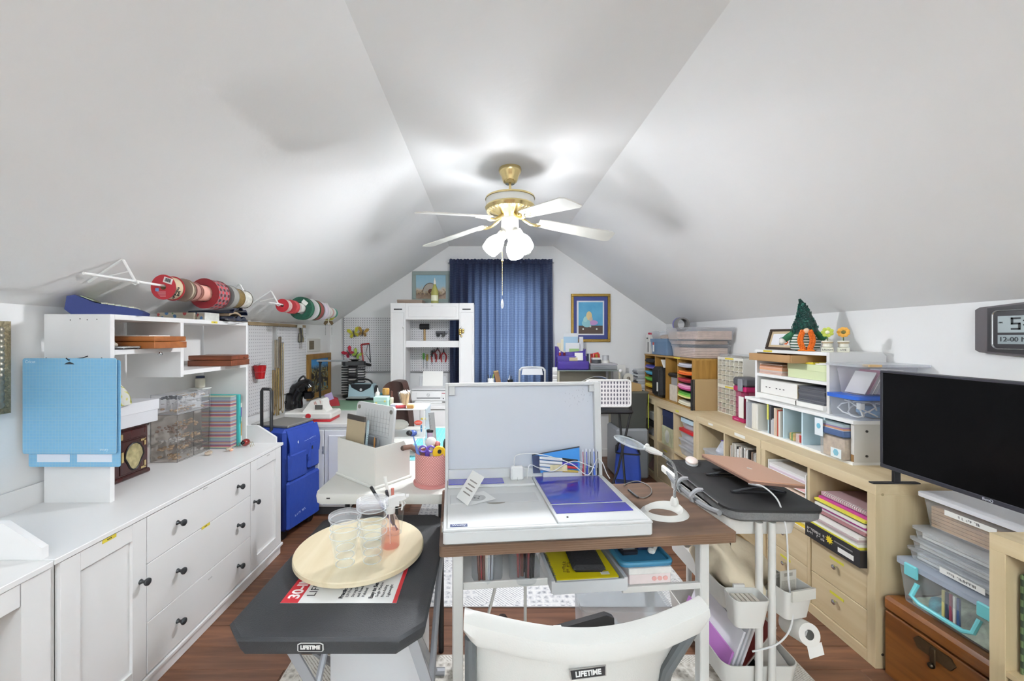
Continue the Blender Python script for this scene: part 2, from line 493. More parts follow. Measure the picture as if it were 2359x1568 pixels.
for i in range(5):
 a = R(6 + 72 * i)
 pit, dr = R(11), R(9)
 M = Matrix.Rotation(a, 4, 'Z') @ Matrix.Translation((0, 0, -.30)) @ Matrix.Rotation(dr, 4, 'Y')
 g = G(); g.m = M @ Matrix.Translation((0, 0, -.012)) @ Matrix.Rotation(-pit, 4, 'X')
 poly = [(.19, -.042), (.25, -.052), (.655, -.068), (.68, -.052), (.683, 0), (.68, .052), (.655, .068), (.25, .052), (.19, .042)]
 g.prism(poly, -.003, .003)
 bl = ob('blade', g, m_blade, fan)
 g = G(); g.m = M
 g.tube([(.06, 0, .01), (.10, 0, -.014), (.14, 0, -.03), (.18, 0, -.03), (.2, 0, -.022)], [.012, .010, .009, .010, .011], 10)
 ob('blade_iron', g, BRASS, bl)
 g = G(); g.m = M @ Matrix.Translation((0, 0, -.018)) @ Matrix.Rotation(-pit, 4, 'X')
 for s in (-1, 0, 1):
  g.tube([(.18, 0, -.004), (.215, s * .025, -.002), (.265, s * .035, 0)], [.008, .007, .004], 8)
 ob('iron_fork', g, mat('#e9e4cf', .3, .4), bl)
m_shade = glow('#f6f9ff', FAN_LIGHT)
_nt = m_shade.node_tree; _tr = _nt.nodes.new('ShaderNodeBsdfTransparent'); _ms = _nt.nodes.new('ShaderNodeMixShader'); _ms.inputs[0].default_value = .05
_nt.links.new(_nt.nodes['Principled BSDF'].outputs[0], _ms.inputs[1]); _nt.links.new(_tr.outputs[0], _ms.inputs[2]); _nt.links.new(_ms.outputs[0], _nt.nodes['Material Output'].inputs[0])
for i, az in enumerate((197, 312, 70)):
 a = R(az)
 M = Matrix.Translation((0, 0, -.42)) @ Matrix.Rotation(a, 4, 'Z') @ Matrix.Translation((.045, 0, 0)) @ Matrix.Rotation(R(180 - 40), 4, 'Y')
 g = G(); g.m = M
 g.lathe([(.016, -.03), (.022, -.005), (.033, .0), (.033, .018), (.03, .024)], 20)
 ar = ob('lamp_holder', g, mat('#e8e6df', .3), fan)
 g = G(); g.m = M
 pr = [(.026, .016), (.029, .028), (.042, .05), (.053, .078), (.0565, .10), (.054, .128), (.050, .148)]
 g.lathe(pr, 28, cap=False)
 ob('glass_shade', g, m_shade, fan, 'lit white glass tulip shade')
 bd = bpy.data.lights.new('fan_bulb', 'POINT'); bd.energy = FAN_BULB; bd.shadow_soft_size = .03; bd.color = FAN_COLOR
 bo = bpy.data.objects.new('fan_bulb', bd); COL.objects.link(bo); bo.location = Vector((FX, FY, ZC)) + M @ Vector((0, 0, .110))
g = G(); cx, cy = PX(1157, FY - .05) - FX, -.05
for k in range(60):
 g.sph((cx, cy, -.445 - k * .0062), .0022, 6)
ch = ob('pull_chain', g, BRASS, fan)
ob('brass_ball', G().sph((cx, cy, zf(604)), .0085, 12), BRASS, ch)
ob('crystal_drop', G().lathe([(.001, 0), (.006, -.012), (.009, -.035), (.008, -.05), (.001, -.062)], 8, (cx, cy, zf(690))), clear('#f2efe8', .35, .05), ch)
g = G()
for k in range(26): g.sph((-.06, -.045, -.385 - k * .0062), .002, 6)
ob('pull_chain', g, BRASS, fan)
rl = T('fill_uplight', 'white bowl uplight added for fill, unseen behind the viewer', 'fill light', (.15, -1.75, ZC))  # added fixture out of view, bounces fill light off the ceiling
ob('canopy', G().lathe([(.06, 0), (.06, -.02), (.02, -.03)], 24), WHITE, rl)
ob('stem', G().cyl((0, 0, -.02), (0, 0, -.40), .008, n=10), WHITE, rl)
ob('bowl', G().lathe([(.20, -.33), (.19, -.37), (.14, -.41), (.06, -.43), (.001, -.435)], 32, cap=False), WHITE, rl)  # opaque bowl, added to keep the fill from shining straight down
ld = bpy.data.lights.new('fill_area_light', 'AREA'); ld.shape = 'DISK'; ld.size = .34; ld.energy = REAR_FILL; ld.color = REAR_FILL_COLOR  # fill light of the added uplight, aimed at the ceiling
lo = bpy.data.objects.new('fill_area_light', ld); COL.objects.link(lo); lo.location = (.15, -1.75, ZC - .345); lo.rotation_euler = (math.pi, 0, 0)
# left: sideboard, desk end, hutch
SX0, SX1, SY0, SY1, SZ = -1.85, -1.342, 1.232, 2.61, .7235
def knob(parent, x, y, z):
 """black mushroom knob sticking out along +x"""
 g = G(); g.m = Matrix.Translation((x, y, z)) @ Matrix.Rotation(R(90), 4, 'Y')
 g.lathe([(.010, 0), (.009, .003), (.0055, .008), (.006, .016), (.012, .022), (.0145, .027), (.0135, .032), (.008, .036), (.001, .037)], 16)
 return ob('knob', g, mat('#2c2e31', .35), parent, 'black metal knob')
sb = T('sideboard', 'long white sideboard with three wide drawers between two paneled doors', 'sideboard', (0, 0, 0))
ob('top', G().box(SX0, SX1 + .006, SY0, SY1, SZ - .018, SZ, .002), WHITE_LAM, sb)
for yy in (SY0, SY1 - .02):
 ob('side_panel', G().box(SX0, SX1 - .018, yy, yy + .02, .02, SZ - .018), WHITE_LAM, sb)
 g = G().prism([(SX0, SZ), (SX1 - .035, SZ), (SX1 - .035, SZ + .035), (SX1 - .155, SZ + .112), (SX0, SZ + .112)], yy, yy + .02, 'y')
 ob('gallery_end', g, WHITE_LAM, sb)
ob('gallery_back', G().box(SX0 - .008, SX0, SY0, SY1, SZ, SZ + .085), WHITE_LAM, sb)
ob('back_panel', G().box(SX0 - .008, SX0, SY0, SY1, .05, SZ), WHITE_LAM, sb)
ob('plinth', G().box(SX0 + .02, SX1 - .01, SY0 + .005, SY1 - .005, 0, .055, .004), WHITE_LAM, sb)
ob('bottom', G().box(SX0, SX1 + .004, SY0, SY1, .055, .075, .004), WHITE_LAM, sb)
yd1, yd2 = YX(339, SX1), YX(577, SX1)
def shaker(y0, y1, z0, z1, kz, ky):
 d = ob('door', G().box(SX1 - .018, SX1 - .012, y0, y1, z0, z1), WHITE_LAM, sb)
 st = .062
 for ya in (y0, y1 - st): ob('stile', G().box(SX1 - .012, SX1, ya, ya + st, z0, z1, .001), WHITE_LAM, d)
 for za in (z0, z1 - st): ob('rail', G().box(SX1 - .012, SX1 - .0004, y0 + st, y1 - st, za, za + st, .001), WHITE_LAM, d)
 knob(d, SX1, ky, kz)
 return d
d1 = shaker(SY0 + .022, yd1 - .003, .08, SZ - .022, .465, yd1 - .03)
d2 = shaker(yd2 + .003, SY1 - .022, .08, SZ - .022, .465, yd2 + .035)
zs = [.08, .283, .525, SZ - .022]
zs = [.08, .285, .515, SZ - .022]
drw = []
for i in range(3):
 d = ob('drawer', G().box(SX1 - .018, SX1, yd1 + .001, yd2 - .001, zs[i] + .0015, zs[i + 1] - .0015, .0015), WHITE_LAM, sb)
 zc = (zs[i] + zs[i + 1]) / 2
 for px in (409, 548): knob(d, SX1, YX(px, SX1), zc)
 drw.append(d)
def strip(parent, y, z, w, h, x, mt=YTAPE, txt=True, name='label_strip'):
 o = ob(name, G().box(x, x + .0008, y - w / 2, y + w / 2, z - h / 2, z + h / 2), mt, parent)
 if txt:
  g = G()
  k = y - w * .16
  while k < y + w * .16:
   l = random.uniform(.003, .006); g.box(x + .0008, x + .0011, k, k + l, z - h * .16, z + h * .16); k += l + .002
  ob('print', g, INK, o)
strip(d1, YX(252, SX1), PZ(1240, YX(252, SX1)), .052, .013, SX1)
strip(drw[1], YX(474, SX1), PZ(1211, YX(474, SX1)), .055, .013, SX1)
for dd, px, py in ((drw[2], 473, 1124), (drw[0], 484, 1331), (d2, 618, 1048)):
 yy = YX(px, SX1); strip(dd, yy, PZ(py, yy), .028, .006, SX1, mat('#c9c8c6', .6), False)
dk = T('desk', 'white desk with a drawer over an open knee hole beside the sideboard', 'desk', (0, 0, 0))
ob('top', G().box(SX0, SX1 + .006, .32, SY0 - .002, SZ - .02, SZ - .001, .002), WHITE_LAM, dk)
ob('end_panel', G().box(SX0, SX1 - .002, SY0 - .082, SY0 - .004, 0, SZ - .02), WHITE_LAM, dk)
ob('end_panel', G().box(SX0, SX1 - .002, .322, .36, 0, SZ - .02), WHITE_LAM, dk)
ob('drawer', G().box(SX0 + .02, SX1, .363, SY0 - .085, SZ - .088, SZ - .022, .002), WHITE_LAM, dk)
ob('back_panel', G().box(SX0, SX0 + .01, .36, SY0 - .082, .1, SZ - .02), WHITE_LAM, dk)
bxk = T('storage_box', 'white open box with a bag in it, in the knee hole of the white desk', 'box', (0, 0, 0))
g = G(); x0, x1, y0, y1, z1 = -1.78, -1.40, .70, 1.135, .34
g.box(x0, x1, y0, y1, .0, .01); g.box(x1 - .006, x1, y0, y1, .01, z1); g.box(x0, x0 + .006, y0, y1, .01, z1); g.box(x0 + .006, x1 - .006, y0, y0 + .006, .01, z1); g.box(x0 + .006, x1 - .006, y1 - .006, y1, .01, z1)
ob('body', g, mat('#e3e2ea', .6), bxk)
g = G().surf(lambda u, v: (x0 + .02 + (x1 - x0 - .04) * u, y0 + .02 + (y1 - y0 - .04) * v, .33 + .05 * math.sin(5 * u + 3 * v) * math.sin(4 * v) - .05 * abs(u - .5)), 16, 16, (0, 0, -.12))
ob('plastic_bag', g, mat('#b9a78c', .4, noise=.5, scale=14, bump=.5), bxk)
HX0, HX1, HY0, HY1, HZ = -1.84, -1.565, 1.655, 2.605, 1.505
hu = T('hutch_shelf', 'white offset cubby shelf standing on the sideboard', 'shelf', (0, 0, SZ))
z0 = 0; ht = HZ - SZ
ym = YX(420, HX1)
ob('end_panel', G().box(HX0, HX1, HY0, HY0 + .02, 0, ht, .001), WHITE_LAM, hu)
ob('end_panel', G().box(HX0, HX1, HY1 - .02, HY1, 0, ht, .001), WHITE_LAM, hu)
ob('top', G().box(HX0, HX1, HY0 + .02, HY1 - .02, ht - .022, ht, .001), WHITE_LAM, hu)
ob('divider', G().box(HX0, HX1, ym - .011, ym + .011, 1.205 - SZ, ht - .022, .001), WHITE_LAM, hu)
ob('shelf', G().box(HX0, HX1, HY0 + .02, ym - .011, 1.335 - SZ, 1.357 - SZ, .001), WHITE_LAM, hu)
ob('shelf', G().box(HX0, HX1, ym + .011, HY1 - .02, 1.215 - SZ, 1.238 - SZ, .001), WHITE_LAM, hu)
g = G()
for yy, zz in ((ym - .15, 1.33),): g.m = Matrix.Translation((HX1, yy, zz - SZ)) @ Matrix.Rotation(R(90), 4, 'Y'); g.lathe([(.004, 0), (.005, .004), (.009, .01), (.008, .016), (.001, .019)], 12)
ob('hook', g, CHROME, hu)
strip(hu, YX(494, HX1), ht - .011, .05, .012, HX1)
g = G()
for x, z in ((-1.62, .76), (-1.66, .758), (-1.69, .762), (-1.73, .757), (-1.6, .60), (-1.7, .595), (-1.83, .6)): g.cyl((x, HY0 - .0012, z), (x, HY0 + .001, z), .0022, n=8)
ob('screw_holes', g, mat('#6b6a68', .8), hu)['kind'] = 'stuff'
m_mat, nt, p = nodes_of('blue_mat')
tc = nt.nodes.new('ShaderNodeTexCoord')
br = nt.nodes.new('ShaderNodeTexBrick'); br.offset = 0; br.inputs['Scale'].default_value = 1; br.inputs['Brick Width'].default_value = .0127; br.inputs['Row Height'].default_value = .0127; br.inputs['Mortar Size'].default_value = .0006
br.inputs['Color1'].default_value = (*lin('#79afd1'), 1); br.inputs['Color2'].default_value = (*lin('#7cb2d4'), 1); br.inputs['Mortar'].default_value = (*lin('#94b9cc'), 1)
mp = nt.nodes.new('ShaderNodeMapping'); mp.inputs['Rotation'].default_value = (R(90), 0, 0)
nt.links.new(tc.outputs['Object'], mp.inputs[0]); nt.links.new(mp.outputs[0], br.inputs['Vector']); nt.links.new(br.outputs[0], p.inputs['Base Color'])
p.inputs['Roughness'].default_value = .28
ymat = 1.583
ml = ['frontmost pale blue gridded craft mat hung on the hutch end', 'pale blue craft mat peeking out behind the front mat, with a white strip', 'green edged craft mat sandwiched between the hanging blue mats', 'lilac tinted craft mat at the back of the hanging stack']
mm = [(52, 268, 825, 1045), (66, 277, 829, 1075), (60, 271, 828, 1040), (63, 276, 832, 1050)]
mmat = [m_mat, m_mat, mat('#b9c4b2', .4), mat('#b5b6d4', .4)]
for i in range(4):
 yy = ymat + i * .012
 l, r_, tp, bt = mm[i]
 poly = rrect(PX(l, yy), PX(r_, yy), PZ(bt, yy), PZ(tp, yy), .008, 3)
 t = T('craft_mat', ml[i], 'cutting mat', (0, yy, 0), group='craft mats hanging on the hutch')
 ob('sheet', G().prism(poly, 0, .0025, 'y'), mmat[i], t)
 if i == 0:
  xc, zt = PX(160, yy), PZ(833, yy)
  ob('hanger_hole', G().prism([(xc - .02, zt - .01), (xc + .02, zt - .01), (xc + .012, zt - .004), (xc, zt), (xc - .012, zt - .004)], -.0006, .0002, 'y'), mat('#26303a', .7), t)
  lettering('Cricut', .016, frame3((PX(70, yy), -.0006, PZ(833, yy)), (1, 0, 0), (0, 0, 1)), mat('#cfe3ee', .5), t)
  lettering('Cricut', .013, frame3((PX(240, yy), -.0006, PZ(1036, yy)), (-1, 0, 0), (0, 0, -1)), mat('#cfe3ee', .5), t)
 if i == 1:
  for a, b in ((86, 161), (178, 258)):
   ob('white_strip', G().box(PX(a, yy), PX(b, yy), -.0008, 0, PZ(1064, yy), PZ(1046, yy)), mat('#dfe6f2', .5), t)
t = T('wall_hook', 'black hook holding the craft mats on the hutch end', 'hook', (0, 0, 0))
hx, hz = PX(160, ymat), PZ(829, ymat)
ob('hook', G().tube([(hx, HY0, hz + .012), (hx, HY0 - .02, hz + .006), (hx, ymat - .004, hz), (hx, ymat - .012, hz + .008)], .0022, 8), BLACK, t)
t = T('wall_mirror', 'mirror in a silver bead frame on the knee wall', 'mirror', (XL, 1.27, 1.295))
ob('frame', rect_frame(-.26, .26, -.175, .175, -.035, -.0, .07).at(), mat('#8a8066', .35, .7, noise=.5, scale=90, bump=1.0, bscale=70), t)
ob('glass', G().box(-.19, .19, -.02, -.012, -.105, .105), mat('#c9cdd0', .05, 1), t)
g = G()
for k in range(52):
 q = k * 4 / 52; e = int(q); f_ = q - e
 x, z = [(-.225 + .45 * f_, -.14), (.225, -.14 + .28 * f_), (.225 - .45 * f_, .14), (-.225, .14 - .28 * f_)][e]
 g.sph((x, -.036, z), .014, 10, (1, .6, 1))
ob('beads', g, mat('#8f8b7e', .35, .7, noise=.5, scale=50), t)
t.rotation_euler = (0, 0, R(90))
jw = T('jewelry_cabinet', 'dark cherry jewelry box with brass corners and a gem shaped window', 'jewelry box', (-1.845, 1.715, SZ))
m_ch = wood('#4a1f1d', '#33110f', 'z', 4, .22, .4)
ob('body', G().box(0, .108, 0, .325, .018, .245, .003), m_ch, jw)
ob('base_molding', G().box(0, .118, 0, .333, 0, .022, .006), m_ch, jw)
ob('top_molding', G().box(0, .116, 0, .331, .238, .258, .006), m_ch, jw)
d = ob('door', G().box(.1085, .114, .165, .316, .03, .185, .002), m_ch, jw)
gem = [(.24 + .052 * math.cos(a) * (1.0 if math.sin(a) > -.2 else .75), .105 + .066 * math.sin(a)) for a in [2 * math.pi * k / 14 for k in range(14)]]
ob('window', G().prism(gem, .114, .1152, 'x'), mat('#c8b98a', .12, .6, noise=.8, scale=40), d)
ob('window_frame', G().tube([(.115, y_, z_) for y_, z_ in gem], .004, 6, True), BLACK, d)
ob('drawer', G().box(.1085, .113, .012, .315, .192, .234, .002), m_ch, jw)
ob('door', G().box(.1085, .114, .012, .16, .03, .185, .002), m_ch, jw)
for y_, z_, s1, s2 in ((.300, .175, -1, -1), (.300, .038, -1, 1)):
 g = G(); g.box(.114, .117, y_ - .026, y_ + .004, z_ - .006, z_ + .004); g.box(.114, .117, y_ - .006, y_ + .004, z_ + min(0, s2 * .03), z_ + max(0, s2 * .03))
 ob('brass_corner', g, BRASS, jw)
ob('brass_clasp', G().box(.114, .120, .168, .18, .09, .14, .002), BRASS, jw)
ob('drawer_pull', G().box(.113, .118, .15, .178, .195, .225, .004), BRASS, jw)
wb = T('gift_box', 'white cardboard box with a lid on top of the cherry jewelry box', 'box', (-1.845, 1.74, SZ + .258))
ob('box_base', G().box(.004, .146, .004, .316, 0, .105, .001), mat('#dcdce0', .7), wb)
ob('lid', G().box(0, .15, 0, .32, .06, .112, .001), mat('#e2e2e6', .7), wb)
t = T('fabric_pouch', 'small yellow and cream leaf print pouch on the white box', 'pouch', (-1.72, 1.84, SZ + .37))
m_pouch, nt, p = nodes_of('leaf_print')
tc = nt.nodes.new('ShaderNodeTexCoord'); vz = nt.nodes.new('ShaderNodeTexWave'); vz.inputs['Scale'].default_value = 14; vz.inputs['Distortion'].default_value = 14; vz.inputs['Detail'].default_value = 1
nt.links.new(tc.outputs['Object'], vz.inputs['Vector']); cr = nt.nodes.new('ShaderNodeValToRGB'); e = cr.color_ramp.elements
e[0].color = (*lin('#8f9138'), 1); e[1].color = (*lin('#d8d8cf'), 1); e[1].position = .45; n_ = e.new(.28); n_.color = (*lin('#d9d58c'), 1)
nt.links.new(vz.outputs['Fac'], cr.inputs[0]); nt.links.new(cr.outputs[0], p.inputs['Base Color']); p.inputs['Roughness'].default_value = .8
def pouch(u, v):
 a = 2 * math.pi * u; r = .055 * (1 - v ** 2 * .85) * (1 + .12 * math.sin(3 * a))
 return (r * math.cos(a) * .8, r * 1.25 * math.sin(a), .1 * v + .01 * math.sin(2 * a) * v)
ob('cloth', G().surf(pouch, 20, 8), m_pouch, t)
ob('bottom', G().lathe([(.045, .0), (.045, .002)], 16), m_pouch, t)
AC = clear('#e2e3e7', .16, .1, '#fdfdfe', .35)
ACS = clear('#b5b0aa', .16, .12, '#f4f2f0', .35)
m_trink = [mat('#c9a98a', .5, noise=.8, scale=60, bump=.8), mat('#d8d6d2', .4, noise=.6, scale=70, bump=.8), mat('#9a8478', .4, noise=.8, scale=80, bump=.8), mat('#5b5f66', .4, noise=.8, scale=80, bump=.8)]
def acrylic(name, label, x0, x1, y0, y1, z0, rows, acm, prints=False):
 t = T(name, label, 'drawer organizer', (x0, y0, z0), group='clear drawer organizers')
 W, L = x1 - x0, y1 - y0
 z = 0
 hh = sum(r[0] for r in rows) + .004
 g = G().add([(0, 0, 0), (W, 0, 0), (W, L, 0), (0, L, 0), (0, 0, hh), (W, 0, hh), (W, L, hh), (0, L, hh)], [(0, 1, 5, 4), (3, 2, 6, 7), (4, 5, 6, 7), (0, 3, 7, 4)])
 ob('case', g, acm, t)
 ed = G()
 for (x_, y_) in ((W, 0), (W, L), (0, 0)): ed.cyl((x_, y_, 0), (x_, y_, hh), .0016, n=6)
 for z_ in (0, hh): ed.tube([(0, 0, z_), (W, 0, z_), (W, L, z_)], .0016, 6)
 ob('case_edges', ed, clear('#d2d3d8' if prints else '#8f8b88', .55, .15), t)
 z = .004
 for ri, (hgt, cols, fill) in enumerate(rows):
  for c in range(cols):
   ya, yb = .004 + (L - .008) * c / cols + .001, .004 + (L - .008) * (c + 1) / cols - .001
   g = G(); za, zb = z + .001, z + hgt - .003
   g.add([(W - .004, ya, za), (W - .004, yb, za), (W - .004, yb, zb), (W - .004, ya, zb)], [(0, 1, 2, 3)])
   d = ob('drawer', g, acm, t)
   ob('drawer_edge', G().tube([(W - .003, ya, za), (W - .003, yb, za), (W - .003, yb, zb), (W - .003, ya, zb)], .0014, 5, True), clear('#dddee2' if prints else '#97928e', .6, .15), d)
   if fill:
    rg = random.Random(int(z * 1e4) + c); tg = G()
    for q in range(26):
     r_ = rg.uniform(.005, .011); hmax = max(.004, (zb - za) * .62 * fill - 2 * r_)
     tg.sph((rg.uniform(.016, W - .018), rg.uniform(ya + .014, yb - .014), za + r_ + rg.uniform(0, hmax)), r_, 8, (rg.uniform(.6, 1.5), rg.uniform(.6, 1.5), rg.uniform(.5, 1)))
    ob('trinkets', tg, rg.choice(m_trink), d)['kind'] = 'stuff'
   if prints:
    lettering(['GEMS', 'BEGS', 'BEADS'][ri], .016, frame3((W - .0026, (ya + yb) / 2, (za + zb) / 2), (0, 1, 0), (0, 0, 1)), mat('#e6e6e8', .5), d, 'label_print')
  z += hgt
 return t
ay0, ay1, ax0, ax1 = 2.185, 2.44, -1.845, -1.70
acrylic('drawer_organizer', 'smoky clear drawer organizer full of trinkets standing on the sideboard', ax0, ax1, ay0, ay1, SZ, [(.046, 2, .7), (.046, 2, .9), (.046, 2, .9), (.118, 2, .8)], ACS)
acrylic('drawer_organizer', 'clear organizer with printed drawer fronts stacked on the smoky one', ax0, ax1 + .002, ay0, ay1, SZ + .262, [(.034, 1, .5), (.034, 1, .4), (.034, 2, .3)], AC, True)
m_strp, nt, p = nodes_of('stripes')
tc = nt.nodes.new('ShaderNodeTexCoord'); sx = nt.nodes.new('ShaderNodeSeparateXYZ'); nt.links.new(tc.outputs['Object'], sx.inputs[0])
mu = nt.nodes.new('ShaderNodeMath'); mu.operation = 'MULTIPLY'; mu.inputs[1].default_value = 1 / .062; nt.links.new(sx.outputs['Z'], mu.inputs[0])
fr = nt.nodes.new('ShaderNodeMath'); fr.operation = 'FRACT'; nt.links.new(mu.outputs[0], fr.inputs[0])
cr = nt.nodes.new('ShaderNodeValToRGB'); cr.color_ramp.interpolation = 'CONSTANT'; e = cr.color_ramp.elements
cols = ['#8fa0a8', '#d8d4a0', '#c96a7a', '#7d5570', '#b9b7bd', '#c98f6a', '#8e7a9a', '#9fb0b4']
e[0].color = (*lin(cols[0]), 1); e[1].position = .12; e[1].color = (*lin(cols[1]), 1)
for i, c in enumerate(cols[2:]): q = e.new(.2 + .115 * i); q.color = (*lin(c), 1)
nt.links.new(fr.outputs[0], cr.inputs[0]); nt.links.new(cr.outputs[0], p.inputs['Base Color']); p.inputs['Roughness'].default_value = .25
t = T('binder', 'thick binder in horizontal rainbow stripes on the sideboard', 'binder', (-1.76, 2.452, SZ))
ob('cover', G().box(0, .18, 0, .058, 0, .32, .003), m_strp, t)
ob('clear_sleeve', G().box(-.001, .1825, -.0015, .0595, .002, .3215, .002), clear('#ffffff', .05, .05), t)
t = T('binder', 'slim teal binder beside the striped binder', 'binder', (-1.76, 2.514, SZ))
ob('cover', G().box(0, .195, 0, .018, 0, .325, .003), mat('#3fb0ad', .3), t)
ob('closure', G().box(.195, .2, .004, .014, .14, .19, .002), mat('#2f8f8c', .3), t)
yy = 2.536
for th, hgt, dp, c, sp, lb in ((.011, .265, .165, '#2a4d73', '#dfe7ee', 'thin navy paperback leaning by the hutch end'), (.014, .255, .16, '#dcd9cf', '#3a4d7a', 'cream spined paperback by the hutch end'), (.019, .26, .17, '#e9e6dc', '#b9883a', 'white book with purple and gold spine print by the hutch end')):
 b = T('book', lb, 'book', (-1.76, yy, SZ), group='books at the hutch end')
 ob('cover', G().box(0, dp, 0, th, 0, hgt, .001), mat(c, .4), b)
 ob('spine_print', G().box(dp, dp + .0006, th * .2, th * .8, hgt * .2, hgt * .55), mat(sp, .5), b)
 ob('spine_print', G().box(dp, dp + .0006, th * .2, th * .8, hgt * .66, hgt * .9), mat('#5a3a86' if c == '#e9e6dc' else '#c9b24a', .5), b)
 yy += th + .001
def at_top(px, py, z): Y = PY(py, z); return (PX(px, Y), Y, z)
def shell(px, py, label, s):
 t = T('seashell', label, 'seashell', at_top(px, py, SZ), random.random() * 6, group='shells on the sideboard')
 pts = []; rr = []
 for k in range(26):
  a = k * .5; f_ = k / 25
  pts.append((s * (1 - f_) * .6 * math.cos(a), s * (1 - f_) * .6 * math.sin(a), s * .45 + f_ * s * .7)); rr.append(s * (.42 * (1 - f_) + .04))
 ob('whorl', G().tube(pts, rr, 10), mat('#c9b9a6', .3, noise=.5, scale=80, bump=.3), t)
 ob('lip', G().sph((s * .5, -s * .2, s * .35), s * .5, 12, (1, .5, .7)), mat('#d8a58c', .3, noise=.3, scale=60), t)
shell(482, 1048, 'pale pointed seashell in front of the clear drawer organizer', .024)
shell(528, 1039, 'brown flecked seashell in front of the striped binder', .022)
t = T('bug_ornament', 'red glass beetle ornament with gold legs on the sideboard', 'ornament', at_top(566, 1028, SZ))
ob('body', G().sph((0, 0, .026), .024, 16, (1, 1.25, .95)), mat('#7d1f1c', .15, coat=.6), t)
ob('head', G().sph((0, -.03, .03), .012, 12), BLACK_GLOSS, t)
for s in (-1, 1):
 for k in range(3): ob('leg', G().tube([(s * .018, -.014 + .014 * k, .024), (s * .034, -.016 + .016 * k, .026), (s * .042, -.018 + .018 * k, .001)], .0012, 6), BRASS, t)
t = T('bug_ornament', 'silver green bug ornament with wire legs beside the gallery end', 'ornament', at_top(598, 1013, SZ))
ob('body', G().sph((0, 0, .024), .021, 16, (1, 1.25, .95)), mat('#9aa88c', .15, .7, noise=.6, scale=60), t)
ob('head', G().sph((0, -.027, .028), .011, 12), mat('#8a8a80', .2, .8), t)
for s in (-1, 1):
 for k in range(3): ob('leg', G().tube([(s * .016, -.014 + .014 * k, .022), (s * .036, -.018 + .018 * k, .028), (s * .05, -.022 + .022 * k, .001)], .0012, 6), STEEL, t)
def tray(name, label, x0, x1, y0, y1, z0, h, mt, lip=.006):
 t = T(name, label, 'box', (x0, y0, z0))
 L, W = x1 - x0, y1 - y0
 ob('base', G().box(0, L, 0, W, 0, h * .55, .002), mt, t)
 ob('lid', G().box(.002, L - .002, .002, W - .002, h * .57, h, .003), mt, t)
 return t
t = tray('wooden_box', 'honey brown wooden box with papers on it sticking out of the upper cubby', -1.80, -1.50, 1.797, 1.99, 1.3575, .056, wood('#a4622f', '#8c4f22', 'x', 3, .4))
ob('papers', G().box(.08, .25, .03, .15, .056, .060), PAPER, t)
t = tray('wooden_box', 'reddish brown wooden cigar box on the lower cubby shelf', -1.765, -1.505, 2.345, 2.52, 1.2385, .062, wood('#7f4428', '#63311b', 'x', 3, .35))
ob('nail', G().cyl((.258, .12, .045), (.262, .12, .045), .003, n=8), mat('#3a2a20', .4, .6), t)
t = T('silver_tray', 'ornate silver filigree tray in the upper cubby', 'tray', (-1.62, 1.74, 1.3575), .1)
ob('plate', G().prism(rrect(-.09, .07, -.05, .05, .02), .004, .008), STEEL, t)
ob('rim', G().tube([(x, y, .009) for x, y in rrect(-.09, .07, -.05, .05, .02)], .004, 6, True), mat('#b5b6b5', .3, .9, noise=.4, scale=90, bump=.8), t)
for k in range(4): ob('foot', G().sph((-.08 + .14 * (k % 2), -.04 + .08 * (k // 2), .003), .003, 8), STEEL, t)
t = T('costume_jewelry', 'pile of crystal and gold brooches on the silver tray', 'jewelry', (-1.64, 1.735, 1.3665))
for k in range(7):
 g = G(); r_ = random.uniform(.010, .017); c = (random.uniform(-.05, .05), random.uniform(-.025, .03), r_ * .8)
 g.sph(c, r_, 8, (1, 1, .8))
 ob('brooch', g, [mat('#dcdde0', .15, .4, noise=.5, scale=120, bump=1), BRASS, mat('#d9cfc0', .2)][k % 3], t)
t = T('candle_jar', 'small cream jar with a navy lid behind the lower cubby', 'jar', (PX(474, 2.56), 2.45, .7235 + .2415))
ob('jar', G().lathe([(.018, 0), (.026, .006), (.027, .055), (.022, .062)], 20), mat('#dedacb', .3), t)
ob('lid', G().lathe([(.024, .062), (.024, .074), (.02, .076)], 20), mat('#27304e', .4), t)
t.location = (-1.815, 2.52, 1.09)
bk = T('jar_ledge', 'small white wall ledge under the cream jar', 'ledge', (-1.862, 2.52, 1.083))
ob('board', G().box(0, .09, -.04, .04, 0, .007), WHITE, bk)
kb = T('word_processor', 'blue portable keyboard with pale keys on top of the hutch', 'keyboard', (-1.70, 1.80, HZ), R(33))
ob('case', G().prism([(-.105, 0), (.12, 0), (.125, .018), (.105, .03), (-.03, .05), (-.095, .082), (-.118, .075), (-.125, .02)], -.095, .095, 'y'), mat('#1c2a66', .5, spec=.25), kb)
g = G()
for r_ in range(5):
 for c in range(12): g.box(-.015 + r_ * .022, .003 + r_ * .022, -.083 + c * .014, -.071 + c * .014, .047 - r_ * .0035, .054 - r_ * .0035, .001)
kk = ob('keys', g, mat('#c9cbb4', .5), kb)
sl = G(); sl.m = Matrix.Translation((-.062, 0, .068)) @ Matrix.Rotation(R(26), 4, 'Y'); sl.box(-.024, .024, -.07, .07, 0, .004, .001)
ob('screen', sl, mat('#a9b592', .25), kb)
m_flor, nt, p = nodes_of('floral')
tc = nt.nodes.new('ShaderNodeTexCoord'); vo = nt.nodes.new('ShaderNodeTexVoronoi'); vo.inputs['Scale'].default_value = 42
nt.links.new(tc.outputs['Object'], vo.inputs['Vector']); cr = nt.nodes.new('ShaderNodeValToRGB'); cr.color_ramp.interpolation = 'CONSTANT'; e = cr.color_ramp.elements
e[0].color = (*lin('#4f79a8'), 1); e[1].position = .2; e[1].color = (*lin('#b04a48'), 1)
